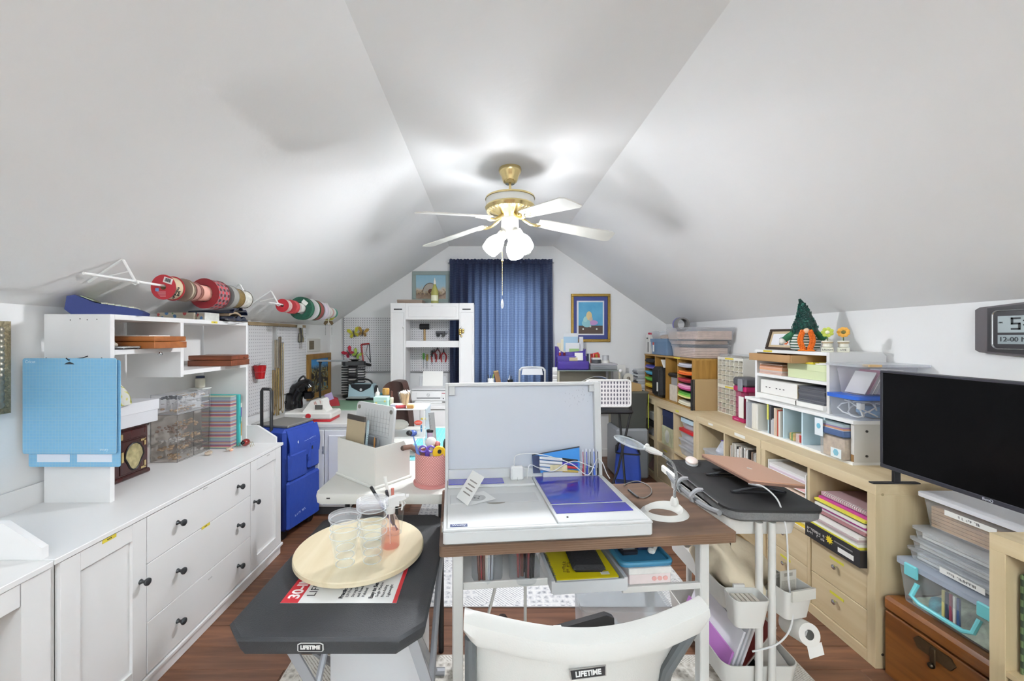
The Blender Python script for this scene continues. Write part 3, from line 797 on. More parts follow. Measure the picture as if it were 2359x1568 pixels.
for q_, c_ in ((.4, '#5f8a5a'), (.55, '#b9b09c'), (.8, '#c98a94')): n_ = e.new(q_); n_.color = (*lin(c_), 1)
sp = nt.nodes.new('ShaderNodeSeparateColor'); nt.links.new(vo.outputs['Color'], sp.inputs[0]); nt.links.new(sp.outputs[0], cr.inputs[0])
mr = nt.nodes.new('ShaderNodeMath'); mr.operation = 'LESS_THAN'; mr.inputs[1].default_value = .42; nt.links.new(vo.outputs['Distance'], mr.inputs[0])
mx = nt.nodes.new('ShaderNodeMix'); mx.data_type = 'RGBA'; mx.inputs[6].default_value = (*lin('#bdb4a2'), 1); nt.links.new(mr.outputs[0], mx.inputs[0]); nt.links.new(cr.outputs[0], mx.inputs[7])
nt.links.new(mx.outputs[2], p.inputs['Base Color'])
t = T('floral_box', 'flat floral print box on top of the hutch', 'box', (-1.82, 2.2, HZ))
ob('box_base', G().box(0, .2, 0, .17, 0, .03, .001), m_flor, t)
ob('lid', G().box(-.002, .202, -.002, .172, .018, .04, .002), m_flor, t)
t = T('notepad', 'small white block with bright flowers beside the floral box', 'notepad', (-1.615, 2.215, HZ))
ob('block', G().box(0, .045, 0, .12, 0, .042, .001), mat('#d5d6cf', .6, noise=.3, scale=50), t)
ob('flower_print', G().box(.002, .043, -.0008, 0, .004, .036), m_flor, t)
ps = T('clutch_purse', 'navy patent purse with ruffled flaps lying open on the hutch', 'purse', (-1.63, 2.44, HZ), R(10))
def flap(z0, amp, ph):
 return lambda u, v: (-.13 + .24 * u, -.10 + .20 * v, z0 + amp * math.sin(math.pi * v) * (.35 + .65 * u) + .008 * math.sin(16 * v + ph) * u)
ob('flap', G().surf(flap(.045, .035, 0), 12, 20, (0, 0, .010)), mat('#1b2440', .2, coat=.5), ps)
ob('flap', G().surf(flap(.008, .006, 2), 12, 20, (0, 0, .012)), mat('#1b2440', .2, coat=.5), ps)
ob('lining', G().surf(lambda u, v: (-.12 + .2 * u, -.085 + .17 * v, .03 + .018 * math.sin(math.pi * v)), 8, 8, (0, 0, .012)), mat('#b09a7c', .7), ps)
ob('handle', G().tube([(.09, -.06, .012), (.125, -.05, -.004 + .006), (.135, 0, .004), (.125, .05, .006), (.09, .06, .012)], .003, 8), mat('#1b2440', .25), ps)
# ribbon racks on the left slope
RX, RZ0 = -1.50, None
def rodz(y): return 1.41 + 1.5 * .158
def slope_z(x): return ZKL + (x - XL) * (ZC - ZKL) / (XCL - XL)
ZR = rodz(0)
def rack(y0, y1, ybs, label):
 t = T('ribbon_rack', label, 'ribbon rack', (RX, 0, ZR), group='white ribbon racks on the sloped ceiling')
 ob('rod', G().cyl((0, y0, 0), (0, y1, 0), .0055, n=10), WHITE, t)
 for yb in ybs:
  g = G()
  xa, xb = -.055, -.20
  za, zb = slope_z(RX + xa) - ZR - .005, slope_z(RX + xb) - ZR - .005
  g.tube([(xb, yb, zb), (xa, yb, za), (xa + .004, yb, za - .004), (-.004, yb, .006), (.004, yb, .0)], .0055, 6)
  g.tube([(xa + .028, yb, za * .45), (xb + .07, yb, zb + .02)], .004, 6)
  g.tube([(.008, yb, .004), (.012, yb, -.008), (0, yb, -.014), (-.012, yb, -.008), (-.022, yb, .012)], .0035, 6)
  ob('bracket', g, WHITE, t)
 return t
rack(YX(192, RX), YX(578, RX), (1.70, 2.50), 'white ribbon rack above the hutch, its front rod end bare')
rack(YX(620, RX), YX(770, RX), (2.86, 3.84), 'white ribbon rack above the pegboards')
def spool(px, r, w, flange, ribbon, label, dr=.006, hub=None, txt=None, dz=None, mflange=None):
 """spool on the rod, front flange at photo column px"""
 y = YX(px, RX)
 drop = .0065; hole = .0125 if dz is None else dz * 1.6
 t = T('ribbon_spool', label, 'ribbon spool', (RX, y, ZR - drop), group='ribbon spools on the racks')
 def ring(y0, y1, ro, ri, n=36):
  g = G()
  ang = [2 * math.pi * k / n for k in range(n)]
  vs = []; fs = []
  for yy in (y0, y1):
   for rr in (ri, ro):
    for a in ang: vs.append((rr * math.cos(a), yy, rr * math.sin(a)))
  for k in range(n):
   l = (k + 1) % n
   A, B, C, D = 0, n, 2 * n, 3 * n
   fs += [(A + k, A + l, B + l, B + k), (C + k, D + k, D + l, C + l), (B + k, B + l, D + l, D + k), (A + k, C + k, C + l, A + l)]
  return g.add(vs, fs)
 fm = mflange or mat(flange, .5)
 f1 = ob('flange', ring(0, .0025, r, hole), fm, t)
 ob('flange', ring(w, w + .0025, r, hole), fm, t)
 rb = ribbon if not isinstance(ribbon, str) else mat(ribbon, .55)
 ob('ribbon', ring(.0026, w - .0001, r - dr, max(hole, r * .3)), rb, t)
 return t, f1, r
t, f1, r_ = spool(376, .058, .055, '#a3232d', '#cbb997', 'red ended spool of cream script ribbon, first on the rack above the hutch')
g = G(); g.at((.022, -.0006, .030), ry=R(18)).box(-.021, .021, 0, .0006, -.013, .013); ob('price_label', g, PAPER, f1)
g = G(); g.at((.022, -.0012, .030), ry=R(18))
for k in range(11): g.box(-.014 + k * .0026, -.0128 + k * .0026 + (k % 3) * .0004, 0, .0004, -.007, .010)
ob('barcode', g, INK, f1)
g = G(); g.at((-.028, -.0008, -.012)).box(-.008, .008, 0, .0006, -.007, .007); ob('sticker', g, mat('#6f9bc9', .5), f1)
g = G()
for k in range(5): g.box(-.03 + .004 * k, .012, -.0008, 0, -.022 - .0055 * k, -.0195 - .0055 * k)
ob('fine_print', g, mat('#c98a8e', .6), f1)
for _k, _w in enumerate(('Valentine', 'Day')): lettering(_w, .017, frame3((.0525 * math.cos(R(-30)), .017 + .017 * _k, .0525 * math.sin(R(-30))), (.5, .0, .87), (0, 1, 0)), INK, t, depth=.002)
spool(418, .056, .02, '#8d7f70', '#cdbfa8', 'tan spool behind the script ribbon')
spool(432, .050, .035, '#a3726a', '#b98a80', 'dusty rose spool behind the tan one')
spool(452, .042, .075, '#d9a08e', '#e0a898', 'peach ribbon roll without a flange', dr=.001)
spool(482, .040, .05, '#27356f', '#2a3a7d', 'navy blue ribbon roll', dr=.001)
m_plaid, nt, p = nodes_of('plaid')
tc = nt.nodes.new('ShaderNodeTexCoord'); sxyz = nt.nodes.new('ShaderNodeSeparateXYZ'); nt.links.new(tc.outputs['Object'], sxyz.inputs[0])
at2 = nt.nodes.new('ShaderNodeMath'); at2.operation = 'ARCTAN2'; nt.links.new(sxyz.outputs['Z'], at2.inputs[0]); nt.links.new(sxyz.outputs['X'], at2.inputs[1])
def band(src, k, thr):
 a = nt.nodes.new('ShaderNodeMath'); a.operation = 'MULTIPLY'; a.inputs[1].default_value = k; nt.links.new(src, a.inputs[0])
 b = nt.nodes.new('ShaderNodeMath'); b.operation = 'FRACT'; nt.links.new(a.outputs[0], b.inputs[0])
 c = nt.nodes.new('ShaderNodeMath'); c.operation = 'GREATER_THAN'; c.inputs[1].default_value = thr; nt.links.new(b.outputs[0], c.inputs[0]); return c
b1 = band(at2.outputs[0], 2.6, .5); b2 = band(sxyz.outputs['Y'], 34, .5)
sm = nt.nodes.new('ShaderNodeMath'); sm.operation = 'ADD'; nt.links.new(b1.outputs[0], sm.inputs[0]); nt.links.new(b2.outputs[0], sm.inputs[1])
hf = nt.nodes.new('ShaderNodeMath'); hf.operation = 'MULTIPLY'; hf.inputs[1].default_value = .5; nt.links.new(sm.outputs[0], hf.inputs[0])
cr = nt.nodes.new('ShaderNodeValToRGB'); cr.color_ramp.interpolation = 'CONSTANT'; e = cr.color_ramp.elements
e[0].color = (*lin('#c63a40'), 1); e[1].position = .8; e[1].color = (*lin('#4a2024'), 1); n_ = e.new(.3); n_.color = (*lin('#8d6a70'), 1)
nt.links.new(hf.outputs[0], cr.inputs[0]); nt.links.new(cr.outputs[0], p.inputs['Base Color'])
spool(470, .080, .09, '#7c1b22', m_plaid, 'largest spool, of red plaid ribbon', dr=.002, dz=.028)
spool(462, .036, .03, '#c9c9c6', mat('#c6c8c8', .5, noise=.7, scale=70), 'white lattice lace roll by the navy ribbon', dr=.001)
spool(513, .068, .045, '#8d8d8a', '#93918c', 'grey spool behind the plaid ribbon', dr=.002)
spool(528, .058, .06, '#6d5a36', mat('#7c6538', .4, noise=.7, scale=60), 'gold brown glitter spool', dr=.002)
spool(542, .055, .085, '#5d5548', mat('#cfcdc4', .5, noise=.5, scale=50), 'black and white print spool, last above the hutch', dr=.003)
spool(650, .048, .06, '#b5222c', mat('#d3b4ae', .5, noise=.5, scale=60), 'small red spool, first on the rack above the pegboards', dr=.002)
spool(668, .052, .05, '#c2474b', mat('#c74a4c', .5, noise=.4, scale=40), 'red spool of word print ribbon', dr=.002)
spool(684, .040, .09, '#dedcd6', '#e2e0da', 'plain white ribbon roll', dr=.001)
t, f1, r_ = spool(692, .092, .05, '#17493a', '#2f6b50', 'large dark green holly spool', dr=.003, dz=.03, mflange=mat('#1a5240', .4, noise=.9, scale=40))
g = G(); g.at((.035, -.0006, .045), ry=R(40)).box(-.024, .024, 0, .0006, -.016, .016); ob('price_label', g, PAPER, f1)
spool(708, .090, .03, '#d9d7d6', '#d0cfd2', 'white ended large spool', dr=.003, dz=.03)
spool(716, .088, .07, '#2f5a38', '#9a4a48', 'leaf green ended large spool', dr=.003, dz=.03)
spool(728, .084, .06, '#d5cdd8', '#dccfd9', 'pale pink large spool', dr=.001, dz=.03)
spool(738, .080, .03, '#e2dcdf', '#e6dfe0', 'white tulle large spool', dr=.001, dz=.03)
for k, (px, c, nm) in enumerate(((746, '#c98a8a', 'rose'), (750, '#e8e4dc', 'ivory'), (754, '#d9a9a0', 'blush'), (758, '#e6e6e2', 'white'), (762, '#4a9a86', 'sea green'))):
 spool(px, .05, .05, '#e4e2de', c, 'thin %s ribbon spool at the window end of the rack' % nm, dr=.001)
# right: birch bookcases
m_bir = wood('#d2c09d', '#c5b08a', 'y', 2.2, .5)
m_birz = wood('#cfbd9a', '#c2ae89', 'z', 2.2, .5)
m_birx = wood('#ccb995', '#bea983', 'x', 2.2, .5)
BX0, BX1, BZ = 1.648, 2.035, .788
def cube_case(y0, y1, label, inserts, midlabel=None):
 """2 x 2 cube case, front facing -x. inserts: per column (near, far): 'drawers' below or None"""
 t = T('bookcase', label, 'bookcase', (BX0, y0, 0), group='birch cube bookcases')
 L, D, th = y1 - y0, BX1 - BX0, .038
 ob('side_panel', G().box(0, D, 0, th, 0, BZ - .05, .001), m_birz, t); ob('side_panel', G().box(0, D, L - th, L, 0, BZ - .05, .001), m_birz, t)
 ob('top', G().box(0, D, 0, L, BZ - .05, BZ, .001), m_bir, t)
 ob('bottom', G().box(0, D, th, L - th, 0, .05, .001), m_bir, t)
 zm_ = .05 + (BZ - .1 - .016) / 2
 ob('divider', G().box(.002, D, L / 2 - .008, L / 2 + .008, .05, BZ - .05), m_birz, t)
 for a, b in ((th, L / 2 - .008), (L / 2 + .008, L - th)):
  ob('shelf', G().box(.002, D, a, b, zm_, zm_ + .016), m_bir, t)
 ob('back_panel', G().box(D - .006, D, th, L - th, .05, BZ - .05), mat('#b79d72', .6), t)
 for c, ins in enumerate(inserts):
  a, b = ((th, L / 2 - .008), (L / 2 + .008, L - th))[c]
  if ins == 'drawers':
   for k in range(2):
    z0_ = .053 + k * (zm_ - .053) / 2; z1_ = z0_ + (zm_ - .053) / 2 - .003
    d = ob('drawer', G().box(.006, .022, a + .004, b - .004, z0_, z1_, .002), m_bir, t)
    g = G(); g.m = Matrix.Translation((.006, (a + b) / 2, (z0_ + z1_) / 2 + .02)) @ Matrix.Rotation(R(-90), 4, 'Y')
    g.lathe([(.004, 0), (.004, .008), (.011, .014), (.011, .02), (.006, .024), (.001, .0245)], 14)
    ob('knob', g, CHROME, d, 'small chrome knob')
    ob('label_strip', G().box(.0052, .006, (a + b) / 2 - .035, (a + b) / 2 + .04, z1_ - .04, z1_ - .028), mat('#d2cc3c', .6), d)
 ob('cam_lock', G().cyl((.03, -.0008, .74), (.03, .001, .74), .006, n=12), mat('#a89674', .4, .5), t)
 ob('cam_lock', G().cyl((.03, -.0008, .06), (.03, .001, .06), .006, n=12), mat('#4a4238', .4, .5), t)
 return t
YB0, YB1, YB2, YB3, YB4 = 1.698, 2.414, 3.165, 3.93, 4.64
zmid = .05 + (BZ - .1 - .016) / 2 + .016
b1 = cube_case(YB0, YB1 - .003, 'birch cube bookcase with four knobbed drawers under paper filled cubbies', ('drawers', 'drawers'))
b2 = cube_case(YB1, YB2 - .003, 'birch cube bookcase holding magazines and a bag of plastic tubs', (None, 'drawers'))
b3 = cube_case(YB2, YB3 - .003, 'birch cube bookcase with a navy box and a red lidded tub', (None, 'drawers'))
b4 = cube_case(YB3, YB4, 'birch cube bookcase in the corner by the back wall', (None, None))
for t, px, c in ((b2, 1637, '#e6e4dc'), (b3, 1560, '#d6cf45'), (b4, 1483, '#e6e4dc')):
 yy = YX(px, BX0) - t.location.y; ob('label_strip', G().box(-.0008, 0, yy - .03, yy + .03, BZ - .031, BZ - .016), mat(c, .6), t)
yy = YX(1704, BX0) - b2.location.y; ob('label_strip', G().box(-.0008, 0, yy - .055, yy + .055, BZ - .033, BZ - .014), mat('#e6e4dc', .6), b2)
b5 = T('bookcase', 'birch bookcase with green plaid folders beside the wooden chest', 'bookcase', (1.60, .50, 0), group='birch cube bookcases')
L = .775
ob('side_panel', G().box(0, .45, L - .04, L, 0, BZ - .05, .001), m_birz, b5); ob('side_panel', G().box(0, .45, 0, .04, 0, BZ - .05, .001), m_birz, b5)
ob('top', G().box(0, .45, 0, L, BZ - .05, BZ, .001), m_bir, b5); ob('bottom', G().box(0, .45, .04, L - .04, 0, .05), m_bir, b5)
ob('shelf', G().box(.003, .45, .04, L - .04, .36, .378), m_bir, b5); ob('back_panel', G().box(.44, .45, .04, L - .04, .05, BZ - .05), mat('#b79d72', .6), b5)
ob('drawer', G().box(.004, .02, .045, L - .045, .055, .355, .002), m_bir, b5)
m_gpl, nt, p = nodes_of('green_plaid')
tc = nt.nodes.new('ShaderNodeTexCoord')
ch = nt.nodes.new('ShaderNodeTexChecker'); ch.inputs['Scale'].default_value = 48; ch.inputs[1].default_value = (*lin('#5a6b45'), 1); ch.inputs[2].default_value = (*lin('#24301f'), 1)
nt.links.new(tc.outputs['Object'], ch.inputs['Vector']); nt.links.new(ch.outputs[0], p.inputs['Base Color']); p.inputs['Roughness'].default_value = .8
for k in range(4):
 t = T('plaid_folder', ['dark green plaid folder against the bookcase side', 'second green plaid folder from the bookcase side', 'third green plaid folder with a lime edge', 'fourth green plaid folder from the bookcase side'][k], 'folder', (1.635, .50 + L - .07 - k * .03, .378), group='plaid folders in the bookcase')
 ob('cover', G().box(0, .25, 0, .024, 0, .31, .008), m_gpl, t)
 if k == 2: ob('lime_edge', G().box(-.002, 0, .002, .010, 0, .30), mat('#7fae2c', .5), t)
 ob('spine_fold', G().box(-.004, 0, .012, .020, 0, .305, .002), m_gpl, t)
# ---- bookcase 1 contents
def paper_stack(name, label, cat, x0, x1, y0, y1, z0, sheets, parent=None, group=None, jit=.008):
 """sheets: list of (thickness, colour)"""
 t = T(name, label, cat, (x0, y0, z0), group=group)
 z = 0
 for th, c in sheets:
  a, b = random.uniform(-jit, jit * .3), random.uniform(-jit, jit)
  ob('sheet_block', G().box(a, x1 - x0 + a, max(0, b) * .5, (y1 - y0) + min(0, b) * .5, z, z + th - .0006), mat(c, .7), t)
  z += th
 return t, z
def blocks(cs, th0=.005, th1=.012): return [(random.uniform(th0, th1), c) for c in cs]
ca, cb = YB0 + .038, YB0 + (YB1 - .003 - YB0) / 2 - .008
bx = T('portfolio_box', 'black art box with a yellow burst tipping out of the cubby', 'box', (1.622, ca + .005, zmid))
wlen = cb - ca - .01
g = G(); g.box(0, .34, 0, wlen, 0, .004); g.box(0, .004, 0, wlen, .004, .075); g.box(.004, .34, 0, .004, .004, .075); g.box(.004, .34, wlen - .004, wlen, .004, .075)
bx_body = ob('body', g, mat('#1c1b1d', .4), bx)
star = []
for k in range(20):
 r_ = .022 if k % 2 else .012; a = 2 * math.pi * k / 20; star.append((wlen * .52 + r_ * math.cos(a), .045 + r_ * math.sin(a)))
ob('yellow_burst', G().prism(star, -.0008, 0, 'x'), mat('#e0c51f', .5), bx)
glyphs(frame3((-.0001, wlen * .78, .038), (0, -1, 0), (0, 0, 1)), .105, .034, 9, mat('#d8d6d0', .6), bx, 'box_lettering', 3, 2)
ob('torn_label', G().box(-.0008, 0, .03, .11, .014, .036), PAPER, bx)
ob('small_print', G().box(-.0008, 0, .035, .13, .05, .056), mat('#7d7b78', .6), bx)
st, zt = paper_stack('paper_stack', 'stack of bright colored pads and papers in the black art box', 'paper', 1.635, 1.93, ca + .02, cb - .02, zmid + .005, blocks(['#c9304f', '#e0762a', '#e07a2a', '#e8e6e0', '#9fb3d6', '#e6e4df', '#d9cf45', '#f0efe9', '#cfcac4', '#b9a6a6', '#e8e6df'], .009, .014), jit=.015)
st2, z2 = paper_stack('notebook', 'spiral notebooks and magenta pads heaped above the bright paper', 'notebook', 1.66, 1.95, ca + .01, cb - .03, zmid + .005 + zt, blocks(['#c8bfbf', '#a8787a', '#d6d2cd', '#b53c98', '#e4e0da', '#7a7f8c', '#d9d24a', '#b8438f'], .008, .013), jit=.02)
t = T('spiral_notebook', 'white wire bound notebook on top of the notebook heap', 'notebook', (1.675, ca + .02, zmid + .006 + zt + z2))
ob('cover', G().box(0, .2, 0, wlen - .05, .002, .02), mat('#b99a9e', .5), t)
for k in range(22): 
 if k == 0: g = G()
 g.tube([(.004 + .011 * math.cos(a), .012 + k * (wlen - .075) / 22, .012 + .011 * math.sin(a)) for a in [2 * math.pi * q / 8 for q in range(8)]], .0012, 5, True)
ob('wire_binding', g, mat('#e6e5e2', .4), t)
ca2, cb2 = YB0 + (YB1 - .003 - YB0) / 2 + .008, YB1 - .003 - .038
t = T('paper_tray', 'white divided tray of pastel paper in the cubby', 'paper tray', (BX0 + .004, ca2 + .012, zmid))
w2, h2 = cb2 - ca2 - .03, .29
ob('side', G().box(0, .3, 0, .005, 0, h2), WHITE, t); ob('side', G().box(0, .3, w2 - .005, w2, 0, h2), WHITE, t)
pal = [['#e6c52c', '#e3d15a', '#efe9c8'], ['#2a2a2c', '#9fd08a', '#bfe0a8'], ['#b3b6da', '#aeb8d8', '#e0dff0'], ['#e9c9b4', '#efd9c6'], ['#e6b3b3', '#f0c9c9', '#e9e3e3', '#efa8a8'], ['#d9c4cf', '#e8e0e4', '#dcdad8']]
for k in range(6):
 z = .006 + k * .047
 sh = ob('tray_shelf', G().box(.004, .3, .005, w2 - .005, z - .004, z), WHITE, t)
 zz = z
 for c in pal[k]:
  th = random.uniform(.008, .013); ob('paper', G().box(.0 + random.uniform(0, .01), .28, .008, w2 - .008, zz + .0003, zz + th), mat(c, .7), sh); zz += th
# ---- bookcase 2 contents
ca, cb = YB1 + .038, YB1 + (YB2 - .003 - YB1) / 2 - .008
yy = ca + .006; k = 0
while yy < cb - .02:
 th = random.choice([.005, .006, .008, .009, .012]); hgt = random.uniform(.255, .285)
 c = random.choice(['#e4e2dd', '#dcd9d2', '#e8e7e4', '#cfc9c0', '#e0dfdc', '#3f3b38', '#b39a86', '#d6d3cc'])
 t = S('magazine', {'#3f3b38': 'dark spined magazine', '#b39a86': 'tan spined magazine', '#cfc9c0': 'grey beige booklet'}.get(c, 'slim white magazine') + ' standing in the birch cubby behind the laptop', 'magazine', G().box(0, random.uniform(.19, .215), 0, th - .0008, 0, hgt, .0006), mat(c, .35, noise=.25, scale=60), 'magazines in the birch cubby', (BX0 + .02 + random.uniform(0, .015), yy, zmid))
 yy += th; k += 1
ca2, cb2 = YB1 + (YB2 - .003 - YB1) / 2 + .008, YB2 - .003 - .038
def tub(name, label, x0, x1, y0, y1, z0, z1, mt, lidm, fill=None, lidh=.012, taper=.012, group=None, r=.02, cat='storage tub', lip=.006, fz=.7):
 t = T(name, label, cat, (x0, y0, z0), group=group)
 W, L, h = x1 - x0, y1 - y0, z1 - z0 - lidh
 bot, top = rrect(taper, W - taper, taper, L - taper, r), rrect(0, W, 0, L, r)
 n = len(bot)
 vs = [(a, b, 0) for a, b in bot] + [(a, b, h) for a, b in top]
 g = G().add(vs, [tuple(range(n))] + [(k, (k + 1) % n, n + (k + 1) % n, n + k) for k in range(n)])
 ob('tub', g, mt, t)
 if lidm: ob('lid', G().prism(rrect(-lip, W + lip, -lip, L + lip, r), h, h + lidh), lidm, t)
 for f_ in (fill or []):
  ob(*f_(W, L, h), t)
 return t
def stuffing(c, fz=.7, nz=.6, name='contents'):
 def f_(W, L, h):
  s1, s2 = random.random() * 6, random.random() * 6
  def fn(u, v):
   e = min(1, 5 * min(u, 1 - u), 5 * min(v, 1 - v))
   return (.018 + (W - .036) * u, .018 + (L - .036) * v, .004 + h * fz * e * (.75 + .25 * math.sin(7 * u + s1) * math.sin(6 * v + s2)))
  return (name, G().surf(fn, 12, 12), mat(c, .5, noise=nz, scale=45, bump=.6))
 return f_
def slabs(cols, name='contents', th=.01):
 def f_(W, L, h):
  g = G()
  z = .004
  for k in range(len(cols)): g.box(.02, W - .02, .02, L - .02, z, z + th * .85); z += th
  return (name, g, mat(cols[0], .6, noise=.35, scale=25))
 return f_
tub('storage_tub', 'frosted tub of plastic parts in the cubby beside the magazines', BX0 + .02, BX0 + .24, ca2 + .02, cb2 - .03, zmid, zmid + .15, FROST, FROST, [stuffing('#bfc1c6')])
t = T('zip_bag', 'clear bag with a purple zip seal on the frosted tub', 'plastic bag', (BX0 + .13, (ca2 + cb2) / 2 - .03, zmid + .15))
def bag(u, v):
 a = 2 * math.pi * u; r_ = (.08 + .025 * math.sin(2 * a + 1) + .012 * math.sin(5 * a)) * (1 - .5 * v) * (1 if v > 0 else .85)
 return (r_ * math.cos(a), 1.2 * r_ * math.sin(a), .1 * v)
ob('bag', G().surf(bag, 22, 6), mat('#b9bcc4', .2, noise=.4, scale=30, bump=.8), t)
ob('zip_seal', G().tube([(1.05 * bag(u, .95)[0], 1.05 * bag(u, .95)[1], .1 + .008 * math.sin(12 * u)) for u in [k / 24 for k in range(24)]], .004, 6, True), mat('#6f54a8', .4), t)
# ---- bookcase 3 contents: near column (tubs), far column (navy box over cream box)
ca, cb = YB2 + .038, YB2 + (YB3 - .003 - YB2) / 2 - .008
ca2, cb2 = YB2 + (YB3 - .003 - YB2) / 2 + .008, YB3 - .003 - .038
tub('storage_tub', 'clear flat case at the bottom of the red lid stack', BX0 + .02, BX0 + .3, ca + .03, cb - .05, zmid, zmid + .07, FROST, FROST, [stuffing('#c9bfb6', .8)])
tub('storage_tub', 'clear flat case directly under the red lidded tub', BX0 + .02, BX0 + .3, ca + .03, cb - .05, zmid + .072, zmid + .135, FROST, FROST, [stuffing('#d6c3bd', .8)])
tub('storage_tub', 'white tub with a red lid in the birch cubby', BX0 + .02, BX0 + .26, ca + .04, cb - .06, zmid + .137, zmid + .225, FROST, mat('#c3272b', .35), [stuffing('#d8d6d2', .85)], lidh=.024)
tub('storage_tub', 'small tub with a quilted blue lid atop the red lidded tub', BX0 + .03, BX0 + .22, ca + .06, cb - .07, zmid + .227, zmid + .315, FROST, mat('#bcd3de', .5, noise=.2, scale=120), [stuffing('#c9c6c9', .85)], lidh=.035)
t = T('photo_box', 'cream floral keepsake box standing under the navy box', 'box', (BX0 + .015, ca2 + .05, zmid))
ob('box_base', G().box(0, .2, 0, cb2 - ca2 - .12, 0, .17, .002), mat('#cfcda8', .6, noise=.35, scale=28), t)
ob('oval_print', G().prism([(.1 + .045 * math.cos(a), .085 + .06 * math.sin(a)) for a in [2 * math.pi * k / 20 for k in range(20)]], -.001, 0, 'x'), mat('#e6e4d6', .6), t)
t = T('photo_box', 'navy blue box standing on the cream floral box', 'box', (BX0 + .02, ca2 + .04, zmid + .172))
ob('box_base', G().box(.002, .19, .002, cb2 - ca2 - .112, 0, .14, .002), mat('#28304e', .5), t); ob('lid', G().box(0, .192, 0, cb2 - ca2 - .11, .09, .148, .002), mat('#2a3356', .5), t)
# ---- bookcase 4
ca, cb = YB3 + .038, YB3 + (YB4 - YB3) / 2 - .008
tub('storage_tub', 'clear tub with black lid and white box on it in the corner bookcase', BX0 + .02, BX0 + .3, ca + .03, cb - .04, zmid, zmid + .15, CLEAR, BLACK, [stuffing('#8d96a0', .9)], lidh=.05)
S('white_case', 'small white latched case on the black lidded tub', 'case', G().box(0, .14, 0, .16, 0, .09, .008), WHITE, None, (BX0 + .04, ca + .05, zmid + .151))
tub('storage_tub', 'clear tub of small parts on the low shelf of the corner bookcase', BX0 + .02, BX0 + .3, ca + .03, cb - .04, .05, .25, CLEAR, FROST, [stuffing('#b98a80', .8)])
# oak paper organizer
OX, OY0, OY1, OZ = 1.745, 3.40, 4.44, 1.226
m_oak = wood('#ad8340', '#8f682c', 'z', 3.0, .4); m_oaky = wood('#b38a48', '#967034', 'y', 3.0, .4)
oak = T('paper_organizer', 'oak desktop paper organizer on the birch bookcases', 'paper organizer', (OX, OY0, BZ))
OL, OD, OH = OY1 - OY0, .27, OZ - BZ
cols = [0, .255, .51, .745, OL]
cols = [0, YX(1561, OX) - OY0, YX(1533.5, OX) - OY0, YX(1509, OX) - OY0, OL]
for k, yy in enumerate(cols):
 a = yy if k == 0 else (yy - .018 if k == 4 else yy - .008)
 ob('upright', G().box(0, OD, a, a + (.018 if k in (0, 4) else .014), 0, OH - .016), m_oak, oak)
ob('top', G().box(-.004, OD, 0, OL, OH - .016, OH), m_oaky, oak); ob('bottom', G().box(0, OD, .018, OL - .018, 0, .014), m_oaky, oak)
ob('back_panel', G().box(OD - .005, OD, .018, OL - .018, .014, OH - .016), m_oaky, oak)
ob('label_strip', G().box(-.0052, -.004, .22, .34, OH - .014, OH - .002), YTAPE, oak)
def paper_col(a, b, colors, nm):
 n = len(colors)
 for k, cc in enumerate(colors):
  z = .016 + (OH - .034) * k / n
  if k: ob('shelf', G().box(.004, OD - .006, a, b, z - .003, z), mat('#2b2420', .6), oak)
  z += .001
  for j, c in enumerate(cc):
   th = (OH - .034) / n * .22
   def sag(u, v, z=z, th=th): return (-.006 + random.Random(int(z * 1e5) + j).uniform(-.006, .008) + (OD - .02) * u, a + .006 + (b - a - .012) * v, BZ + z + .006 * (2 * v - 1) ** 2 * (1 - u))
   zz = z
   t = S('paper_ream', 'sheaf of %s paper in the %s column of the oak organizer' % (c[1], nm), 'paper', G().surf(lambda u, v: (OX + sag(u, v)[0] + .004, OY0 + sag(u, v)[1], sag(u, v)[2]), 2, 8, (0, 0, th * .92)), mat(c[0], .7), 'colored paper in the oak organizer')
   z += th
paper_col(cols[0] + .018, cols[1] - .008, [[('#e6e0c8', 'cream'), ('#efe9d6', 'ivory')], [('#e6dd8e', 'pale yellow'), ('#8fca5a', 'lime'), ('#5aa03c', 'green')], [('#c23a80', 'magenta'), ('#e58ab8', 'pink'), ('#f2b3cc', 'light pink')], [('#8e2030', 'maroon'), ('#b03040', 'red')], [('#e0641f', 'deep orange'), ('#f08a3a', 'orange')], [('#b9b8bf', 'grey'), ('#d0cfd6', 'silver')]], 'front')
paper_col(cols[3] + .008, OL - .018, [[('#a8835a', 'tan'), ('#c4a070', 'buff')], [('#e0b82a', 'gold'), ('#ecd058', 'yellow')], [('#4fa83c', 'leaf green'), ('#7cc858', 'grass green')], [('#3f9fc4', 'sky blue'), ('#5fb8d8', 'aqua')], [('#8a78b8', 'lavender'), ('#3f4aa8', 'royal blue')], [('#26262a', 'black'), ('#333338', 'charcoal')]], 'back')
ya, yb = cols[1] + .02, cols[2] - .02
t = T('envelope_pouch', 'black zip pouch over envelopes in the oak organizer', 'pouch', (OX + .01, OY0 + ya, BZ + .015))
ob('envelopes', G().box(.01, .12, .01, yb - ya - .02, 0, .15), mat('#d8cfc0', .6, noise=.25, scale=30), t)
ob('clear_sleeves', G().box(.02, .11, .02, yb - ya - .03, .15, .23, .004), FROST, t)
ob('zip_pouch', G().box(.0, .13, 0, yb - ya, .225, .262, .012), BLACK, t)
ya, yb = cols[2] + .02, cols[3] - .02
t = T('camera_bag', 'tall black zip case hanging out of the oak organizer', 'case', (OX - .05, OY0 + ya, BZ + .02))
ob('case', G().box(0, .12, 0, yb - ya, 0, .30, .03), mat('#141416', .6, bump=.3, bscale=200), t)
ob('white_tag', G().box(-.001, 0, .04, .07, .06, .15), PAPER, t)
ob('zipper', G().box(-.002, 0, .018, .024, .02, .28), DGREY, t)
